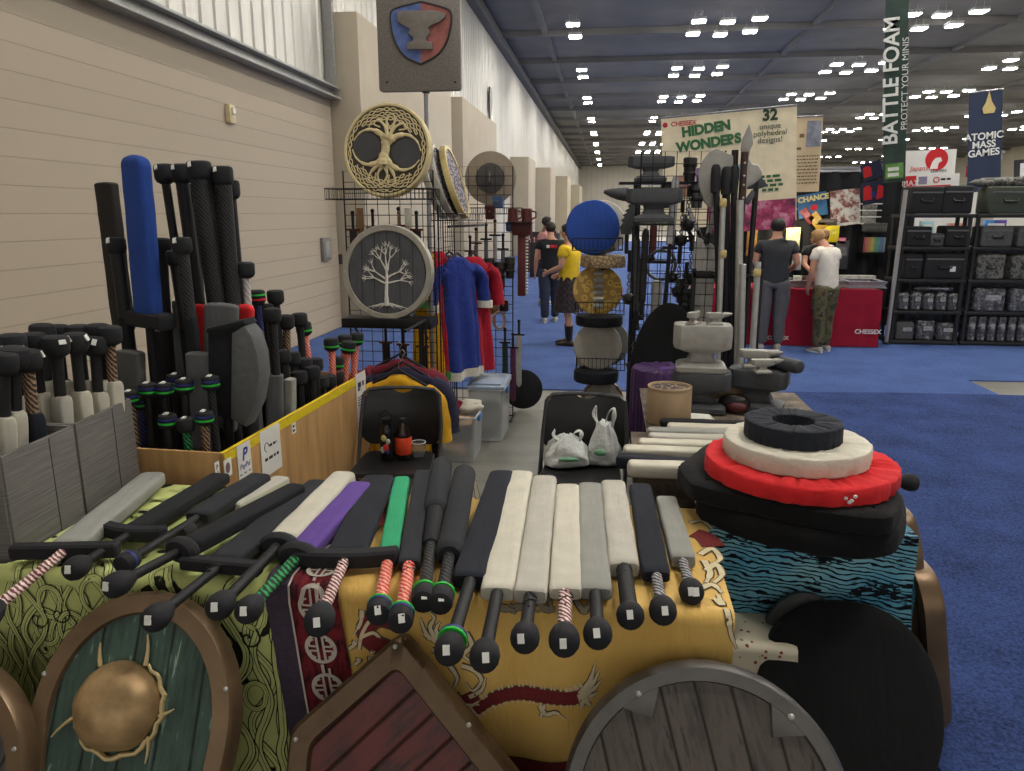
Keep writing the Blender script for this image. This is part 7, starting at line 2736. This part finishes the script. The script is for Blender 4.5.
x1, x2 = SX0 + .06, SX1 + .09
case('large black bag on top of the shelf unit next to the dice booth, wall side', x1 + .22, 4, .42, .36, .40, BAGB)
case('second large black bag on top of the same shelf unit', x1 + .62, 4, .38, .37, .40, BAGB)
case('olive bag on top of the shelf unit at the picture edge', x2 + .32, 4, .50, .36, .40, BAGO)
case('second olive bag on top, cut by the picture edge', x2 + .82, 4, .46, .36, .40, BAGO)
t = thing('camouflage_cover', 'grey camouflage cloth heaped over the olive bags', 'cover', TR(x2 + .42, SYF + .24, LV[4] + .362))
b_ = MB().ell((0, 0, .05), (.55, .16, .07), 30, 10)
for i, v in enumerate(b_.v):
    b_.v[i] = v * (1 + .25 * NZ.noise(v * 9))
b_.build('cloth', CAMG, t, smooth=80)
MB().ell((.1, -.1, .09), (.16, .06, .04), 14, 8).build('fold', CAMG, t, smooth=80)
case('black case at the wall side of the second shelf from the top', x1 + .18, 3, .34, .27, .36, BAGB)
case('dark grey box between the black cases on the second shelf', x1 + .43, 3, .20, .18, .30, BAGG)
case('black case at the aisle side of the second shelf from the top', x1 + .68, 3, .30, .28, .36, BAGB)
case('grey pouch with a handle on the second shelf at the picture edge, first', x2 + .24, 3, .40, .28, .34, BAGG)
case('grey pouch with a handle on the second shelf at the picture edge, second', x2 + .70, 3, .40, .28, .34, BAGG)
case('soft black case on the middle shelf by the posts', x1 + .16, 2, .24, .34, .36, BAGB)
case('big black case with a white diamond sticker on the middle shelf', x1 + .56, 2, .52, .35, .38, BAGB, latch=1)
case('grey camouflage pack on the middle shelf at the picture edge, first', x2 + .22, 2, .36, .34, .32, CAMG)
case('grey camouflage pack on the middle shelf at the picture edge, second', x2 + .66, 2, .36, .34, .32, CAMG)
for i in range(5):
    case('film wrapped pad %s on the fourth shelf next to the dice booth' % ('leaning first', 'leaning second', 'standing third', 'standing fourth', 'standing fifth')[i], x1 + .10 + i * .165, 1, .14, .24 + .02 * (i % 2), .3, FILM, 'wrapped_package')
for i in range(2):
    case('%s film wrapped bundle on the fourth shelf at the picture edge' % ('first', 'second')[i], x2 + .26 + i * .46, 1, .40, .32, .34, FILM, 'wrapped_package')
case('flat film wrapped bundle lying over the pads on the fourth shelf', x1 + .50, 1, .50, .06, .24, FILM, 'wrapped_package')
bpy.context.view_layer.update()
o_ = [o for o in bpy.data.objects if o.get('label') == 'flat film wrapped bundle lying over the pads on the fourth shelf'][0]
o_.location.z += .27
for i in range(3):
    case('%s grey wrapped pile on the lowest shelf next to the dice booth' % ('first', 'middle', 'last')[i], x1 + .16 + i * .27, 0, .24, .25 + .03 * (i == 1), .32, FILM if i else BAGG, 'wrapped_package')
for i in range(7):
    case('%s upright roll in film on the lowest shelf at the picture edge' % ('first', 'second', 'third', 'fourth', 'fifth', 'sixth', 'seventh')[i], x2 + .09 + i * .13, 0, .10, .35, .3, FILM, 'wrapped_package')
# things seen through the shelves, on the far side
for i, (lab, px, py, c) in enumerate((('small bright blue and white box seen through the equipment shelves', 990, 228, (70, 130, 190)), ('purple box seen through the equipment shelves', 998, 228, (92, 70, 150)), ('pale box with blue print seen through the shelf by the dice booth', 926, 229, (150, 190, 200)), ('pinkish box seen through the shelf by the dice booth', 954, 231, (190, 130, 120)))):
    q = at(px, py, y=12.4)
    t = thing('game_box', lab, 'box', TR(q.x, 12.4, q.z - .12))
    MB().box((0, 0, .12), (.18, .1, .24), .004).build('carton', mat('far_box_%d' % i, c, .5), t)
    MB().box((0, -.052, .14), (.12, .004, .1)).build('label', WHITE, t)
t = thing('display_table', 'dark table behind the equipment shelves carrying the small boxes', 'table', TR(5.52, 12.45, 0))
MB().box((0, 0, 1.43), (1.7, .5, .04)).build('tabletop', BSTEEL, t)
for s in (-1, 1):
    MB().box((s * .8, 0, .70), (.05, .4, 1.42)).build('leg', BSTEEL, t)
MB().grid(lambda u, v: V((-.88 + 1.76 * u, -.24 + .012 * math.sin(u * 60), .01 + 1.40 * v)), 90, 3).build('skirt', DRAPE, t)

# --- far stands along the left wall
for i, (lab, px0, px1, py, yy, c) in enumerate((('dark stand with merchandise by the far left wall', 531, 541, 232, 22.0, (46, 42, 44)), ('maroon stand beyond the aisle panel, by the left wall', 522, 531, 215, 24.0, (70, 44, 46)), ('low dark stand deeper in the aisle', 548, 560, 236, 32.0, (60, 58, 62)))):
    a_, b2 = at(px0, py, y=yy), at(px1, py, y=yy)
    t = thing('market_stand', lab, 'stand', TR((a_.x + b2.x) / 2, yy, 0))
    w = b2.x - a_.x
    MB().box((0, 0, .5), (w, .6, 1.0), .02).build('counter', mat('stand_%d' % i, c, .8), t)
    MB().box((0, .3, a_.z * .5), (w, .05, a_.z)).build('back_wall', mat('stand_%d' % i, c), t)
    for j in range(4):
        MB().ell((-w * .35 + j * w * .23, -.1, 1.05), (w * .1, .12, .10), 10, 6).build('merchandise', FLG if j % 2 else CMR, t)
# ================================================================ people
def skin(name, pts, edges, root=0, sub=1):
    """a continuous body grown round a skeleton; pts = [(x, y, z, r) or (x, y, z, rx, ry)]"""
    me = bpy.data.meshes.new('tmp')
    me.from_pydata([p[:3] for p in pts], edges, [])
    o = bpy.data.objects.new('tmp', me)
    COL.objects.link(o)
    md = o.modifiers.new('s', 'SKIN')
    md.use_smooth_shade = True
    sv = me.skin_vertices[0].data if len(me.skin_vertices) else None
    if sv is None:
        raise RuntimeError('no skin layer')
    for i, p in enumerate(pts):
        sv[i].radius = (p[3], p[4] if len(p) > 4 else p[3])
        sv[i].use_root = i == root
    m2 = o.modifiers.new('u', 'SUBSURF')
    m2.levels = m2.render_levels = sub
    dg = bpy.context.evaluated_depsgraph_get()
    nm = bpy.data.meshes.new_from_object(o.evaluated_get(dg))
    mb = MB()
    mb.add([v.co.copy() for v in nm.vertices], [list(p.vertices) for p in nm.polygons])
    bpy.data.objects.remove(o)
    bpy.data.meshes.remove(me)
    bpy.data.meshes.remove(nm)
    return mb


SKIN = mat('skin_fair', (198, 146, 120), .55, var=.05)
SKIN2 = mat('skin_brown', (112, 76, 58), .55, var=.05)
HAIRD = mat('dark_hair', (34, 28, 26), .6, bump=.5, bscale=90, stretch=(3, 3, .6))
HAIRB = mat('blond_hair', (164, 128, 84), .6, bump=.5, bscale=90, stretch=(3, 3, .6), var=.3)
SHOEW = mat('grey_sneaker', (150, 148, 144), .6, var=.25, scale=30)
SHOED = mat('brown_boot', (58, 44, 36), .6)


def person(label, foot, heading, hgt, shirt, trousers, hair, arms, head=(0, .02, 0), skin_m=SKIN, kind='trousers', shoes=SHOEW, stance=.09, sleeve=.55, cap=None, hairlen=0, build=1.0, ft=None, lean_=0.0, emblem=None, stride=0.0):
    """local +Y is where the person faces; arms = ((elbow), (wrist)) for left and right, in metres for 1.75 m"""
    t = thing('person', label, 'person', TR(foot[0], foot[1], 0, R(heading)) @ Matrix.Scale(hgt / 1.75, 4))
    b_ = build
    LE = lean_
    P = [(0, 0, .95, .085 * b_, .065 * b_), (0, LE * .2, 1.10, .10 * b_, .08 * b_), (0, LE * .55, 1.27, .12 * b_, .09 * b_), (0, LE * .8, 1.385, .10 * b_, .065), (0, LE, 1.475, .058), (head[0] * .5, LE + .02 + head[1] * .5, 1.535, .058),
         (head[0], LE + .035 + head[1], 1.595 + head[2], .078, .088), (head[0], LE + .03 + head[1], 1.655 + head[2], .076, .09), (head[0], LE + .02 + head[1] * .9, 1.705 + head[2], .055, .062)]
    E_ = [(i, i + 1) for i in range(8)]
    hd = V((head[0], LE + .035 + head[1], 1.61 + head[2]))
    for s, (el, wr) in zip((-1, 1), arms):
        k = len(P)
        el = V((s * el[0], el[1] + LE * .7, el[2]))
        wr = V((s * wr[0], wr[1] + LE * .5, wr[2]))
        sh_ = V((s * .185 * b_, LE * .8, 1.405))
        hv = (wr - el).normalized()
        P += [(sh_.x, sh_.y, sh_.z - .01, .052 * b_), tuple((sh_ + el) / 2) + (.048 * b_,), tuple(el) + (.043,), tuple((el + wr) / 2) + (.040,), tuple(wr) + (.028,), tuple(wr + hv * .05) + (.034, .020), tuple(wr + hv * .085) + (.032, .016)]
        E_ += [(3, k)] + [(k + i, k + i + 1) for i in range(6)]
    for s in (-1, 1):
        k = len(P)
        dy = s * stride
        P += [(s * .095 * b_, 0, .88, .07 * b_), (s * (.09 + stance) * .6, .015 + dy * .5, .70, .080 * b_), (s * stance * .95, .02 + dy * .8, .49, .060), (s * stance, -.005 + dy, .32, .055), (s * stance, -.01 + dy, .11, .038), (s * stance, .02 + dy, .05, .036), (s * (stance + .01), .10 + dy, .035, .036, .028)]
        E_ += [(0, k)] + [(k + i, k + i + 1) for i in range(6)]
    mb = skin('body', P, E_)
    # fingers, thumb, nose, ears
    for s, (el, wr) in zip((-1, 1), arms):
        el = V((s * el[0], el[1] + LE * .7, el[2]))
        wr = V((s * wr[0], wr[1] + LE * .5, wr[2]))
        hv = (wr - el).normalized()
        sd = hv.cross(V((s, 0, .2))).normalized()
        nrm = hv.cross(sd).normalized()
        for f in range(4):
            o = wr + hv * .08 + sd * (f - 1.5) * .017
            ln = (.062, .072, .067, .052)[f]
            mb.tube([o, o + hv * ln * .5 + nrm * .004, o + hv * ln * .85 + nrm * .016, o + hv * ln + nrm * .028], [.0095, .009, .0085, .006], 7)
        o = wr + hv * .035 + sd * .03
        mb.tube([o, o + sd * .022 + hv * .02, o + sd * .028 + hv * .05 + nrm * .01], [.011, .0105, .008], 7)
    mb.tube([hd + V((0, .083, .02)), hd + V((0, .102, -.01)), hd + V((0, .090, -.022))], [.010, .014, .012], 7)
    for s in (-1, 1):
        mb.ell(hd + V((s * .08, -.005, .0)), (.012, .022, .032), 8, 6)
    mb.ell(hd + V((0, .078, -.048)), (.022, .008, .006), 8, 5)
    mb.build('body', skin_m, t, smooth=80)
    for s in (-1, 1):
        MB().ell(hd + V((s * .032, .080, .018)), (.011, .007, .007), 8, 6).build('eye', INK, t)
    # hair
    hb = MB().ell(hd + V((0, -.014, .038)), (.093, .108, .098), 18, 12)
    for i, v in enumerate(hb.v):
        d = v - hd
        if d.y > .045 and d.z < .075:
            v = V((v.x * .8 + hd.x * .2, hd.y + .045, max(v.z, hd.z + .05)))
        v = v + (v - hd).normalized() * .008 * NZ.noise(v * 40)
        hb.v[i] = v
    if hairlen:
        hb.tube([hd + V((0, -.09, .03)), hd + V((0, -.12, -.05)), hd + V((0, -.11, -.05 - hairlen))], [.05, .055, .03], 10, flat=.7)
    hb.build('hair', hair, t, smooth=80)
    if cap:
        cb = MB().lathe([(.10, 0), (.103, .03), (.09, .075), (.05, .10), (.005, .105)], 20, M=Matrix.Translation(hd + V((0, -.01, .045))), sy=1.1)
        cb.prism([(-.075, .08), (.075, .08), (.06, .17), (0, .19), (-.06, .17)], 0, .008, .003, M=Matrix.Translation(hd + V((0, -.01, .045))))
        cb.build('cap', cap, t)
    # shirt
    g = .020
    S_ = [(0, 0, .80, .10 * b_, .075 * b_), (0, 0, .85, .168 * b_ + g, .128 * b_ + g), (0, LE * .2, 1.06, .160 * b_ + g, .120 * b_ + g), (0, LE * .55, 1.25, .168 * b_ + g, .125 * b_ + g), (0, LE * .8, 1.365, .150 * b_ + g, .098 + g), (0, LE * .93, 1.445, .095, .08), (0, LE * .99, 1.485, .062)]
    SE = [(i, i + 1) for i in range(6)]
    for s, (el, wr) in zip((-1, 1), arms):
        el = V((s * el[0], el[1] + LE * .7, el[2]))
        sh_ = V((s * .185 * b_, LE * .8, 1.405))
        k = len(S_)
        S_ += [(sh_.x * .97, sh_.y, sh_.z - .022, .074 * b_), tuple(sh_.lerp(el, sleeve * .5)) + (.078 * b_,), tuple(sh_.lerp(el, sleeve)) + (.076 * b_,)]
        SE += [(4, k), (k, k + 1), (k + 1, k + 2)]
    sm = skin('shirt', S_, SE)
    for i, v in enumerate(sm.v):
        sm.v[i] = v + V((NZ.noise(v * 9), NZ.noise(v * 9 + V((5, 0, 0))), 0)) * .010
    so = sm.build('shirt', shirt, t, smooth=80)
    if emblem:
        for x, m_, w_ in ((-.07, WI, .05), (.0, RDI, .07), (.065, RDI, .05)):
            MB().box((x, LE * .6 - .112 * b_ - .034, 1.33), (w_, .02, .05), .006).build('print', m_, so)
    # lower garment
    if kind == 'kilt':
        mb = MB()
        rs_ = []
        for z, rx, ry in ((1.0, .158, .122), (.93, .17, .135), (.75, .20, .165), (.50, .225, .19), (.50, .215, .18)):
            rs_.append([(rx * b_ * (1 + .035 * math.sin(q * PI * .5) * (1 if z < .9 else 0)) * math.cos(2 * PI * q / 64), ry * b_ * (1 + .035 * math.sin(q * PI * .5) * (1 if z < .9 else 0)) * math.sin(2 * PI * q / 64), z) for q in range(64)])
        mb.rings(rs_, cap=False)
        mb.build('kilt', trousers, t, smooth=60)
        for s in (-1, 1):
            dy = s * stride
            MB().tube([(s * stance, -.005 + dy, .30), (s * stance, -.008 + dy, .2), (s * stance, -.01 + dy, .08)], [.060, .052, .044], 12).build('sock', FB, t)
    else:
        T_ = [(0, 0, .97, .142 * b_, .11 * b_)]
        TE = []
        for s in (-1, 1):
            dy = s * stride
            k = len(T_)
            T_ += [(s * .098 * b_, 0, .88, .128 * b_), (s * (.09 + stance) * .6, .012 + dy * .5, .68, .116 * b_), (s * stance * .95, .015 + dy * .8, .48, .092), (s * stance, -.002 + dy, .28, .085), (s * stance, -.002 + dy, .07, .080)]
            TE += [(0, k)] + [(k + i, k + i + 1) for i in range(4)]
        tm = skin('trousers', T_, TE)
        for i, v in enumerate(tm.v):
            tm.v[i] = v + V((NZ.noise(v * 12), NZ.noise(v * 12 + V((3, 0, 0))), 0)) * .012
        tm.build('trousers', trousers, t, smooth=80)
    for s in (-1, 1):
        dy = s * stride
        x = s * (stance + .004)
        mb = MB()
        rs_ = []
        for y, w_, h_ in ((-.085, .026, .05), (-.075, .038, .085), (-.03, .042, .10), (.03, .044, .09), (.09, .050, .06), (.15, .046, .05), (.19, .028, .035), (.20, .012, .02)):
            rs_.append([(x + w_ * math.cos(a), y + dy, max(.004, h_ * .5 + h_ * .5 * math.sin(a))) for a in [2 * PI * q / 14 for q in range(14)]])
        mb.rings(rs_)
        so = mb.build('shoe', shoes, t, smooth=60)
        MB().prism([(x + .05 * math.cos(a) * (1 if math.sin(a) > 0 else .85), .055 + .15 * math.sin(a) + dy) for a in [2 * PI * q / 20 for q in range(20)]], .001, .018, .004).build('sole', WHITE if shoes is SHOEW else RUB, so)
    return t


POLO = fabric('charcoal_polo', (58, 60, 64), wr=.6)
GTR = fabric('grey_trousers', (92, 92, 96), wr=.6)
WTS = fabric('white_tshirt', (222, 216, 204), wr=.6)
CAMO = NT('woodland_camouflage')
CAMO.color(CAMO.ramp(CAMO.noise(9, None, 4, .55), [(.40, rgb((48, 42, 34))), (.46, rgb((104, 88, 62))), (.54, rgb((84, 88, 60))), (.60, rgb((56, 54, 40)))]))
CAMO = CAMO.fin(.85)
YTS = fabric('yellow_tshirt', (222, 186, 42), wr=.6)
KLT = NT('dark_tartan')
kw = KLT.n('ShaderNodeTexChecker')
kw.inputs['Scale'].default_value = 22
kw.inputs['Color1'].default_value = rgb((34, 32, 36))
kw.inputs['Color2'].default_value = rgb((62, 48, 48))
KLT.l(KLT.co(), kw.inputs['Vector'])
KLT.color(kw.outputs[0])
KLT = KLT.fin(.9)
BTS = fabric('black_tshirt', (32, 32, 36), wr=.6)
PTS = fabric('pink_shirt', (214, 156, 152), wr=.6)
JNS = fabric('dark_jeans', (46, 52, 70), wr=.6)
f = at(769, 350, z=0)
person('man in a charcoal shirt and grey trousers seen from behind at the dice table', (f.x, f.y + .03), -8, 1.77, POLO, GTR, HAIRD, (((.25, .02, 1.16), (.16, .24, 1.04)), ((.27, .0, 1.15), (.17, .24, 1.02))), head=(-.0, .03, -.012), stance=.105, build=1.06, stride=.02)
f = at(821, 351, z=0)
person('blond man in a white T-shirt and camouflage trousers bending over the dice table', (f.x - .02, f.y - .05), 32, 1.66, WTS, CAMO, HAIRB, (((.25, -.02, 1.14), (.19, .10, .92)), ((.25, .02, 1.14), (.14, .26, 1.05))), head=(-.03, .10, -.055), stance=.10, build=1.0, lean_=.09, stride=.03)
f = at(568, 345, z=0)
person('man in a yellow T-shirt and dark kilt walking away down the aisle', (f.x, f.y), 68, 1.68, YTS, KLT, HAIRD, (((.23, .02, 1.15), (.15, .26, 1.06)), ((.24, -.02, 1.14), (.18, .22, 1.02))), head=(0, .02, 0), kind='kilt', shoes=SHOED, stance=.09, hairlen=.10, build=1.08, stride=.05)
f = at(547, 322, z=0)
person('person in a black T-shirt with a red and white print, beyond the kilt wearer', (f.x + .05, f.y), 12, 1.68, BTS, JNS, HAIRD, (((.25, -.02, 1.14), (.26, .06, .90)), ((.24, .0, 1.14), (.2, .16, .95))), head=(.0, .03, 0), stance=.10, build=1.05, emblem=1, stride=.06)
f = at(545, 304, z=0)
person('person in a pink shirt standing farthest down the aisle', (f.x - .02, f.y), -70, 1.76, PTS, JNS, HAIRD, (((.24, .02, 1.14), (.2, .18, 1.0)), ((.24, .02, 1.14), (.2, .18, 1.0))), skin_m=SKIN2, stance=.10)
person('vendor with a tan cap bending behind the dice table', (at(813, 250, y=12.0).x, 12.0), 195, 1.62, BTS, JNS, HAIRD, (((.24, .10, 1.14), (.18, .30, 1.02)), ((.24, .10, 1.14), (.18, .30, 1.02))), head=(.0, .10, -.05), lean_=.14, cap=mat('tan_cap', (156, 120, 84), .8), stance=.10)
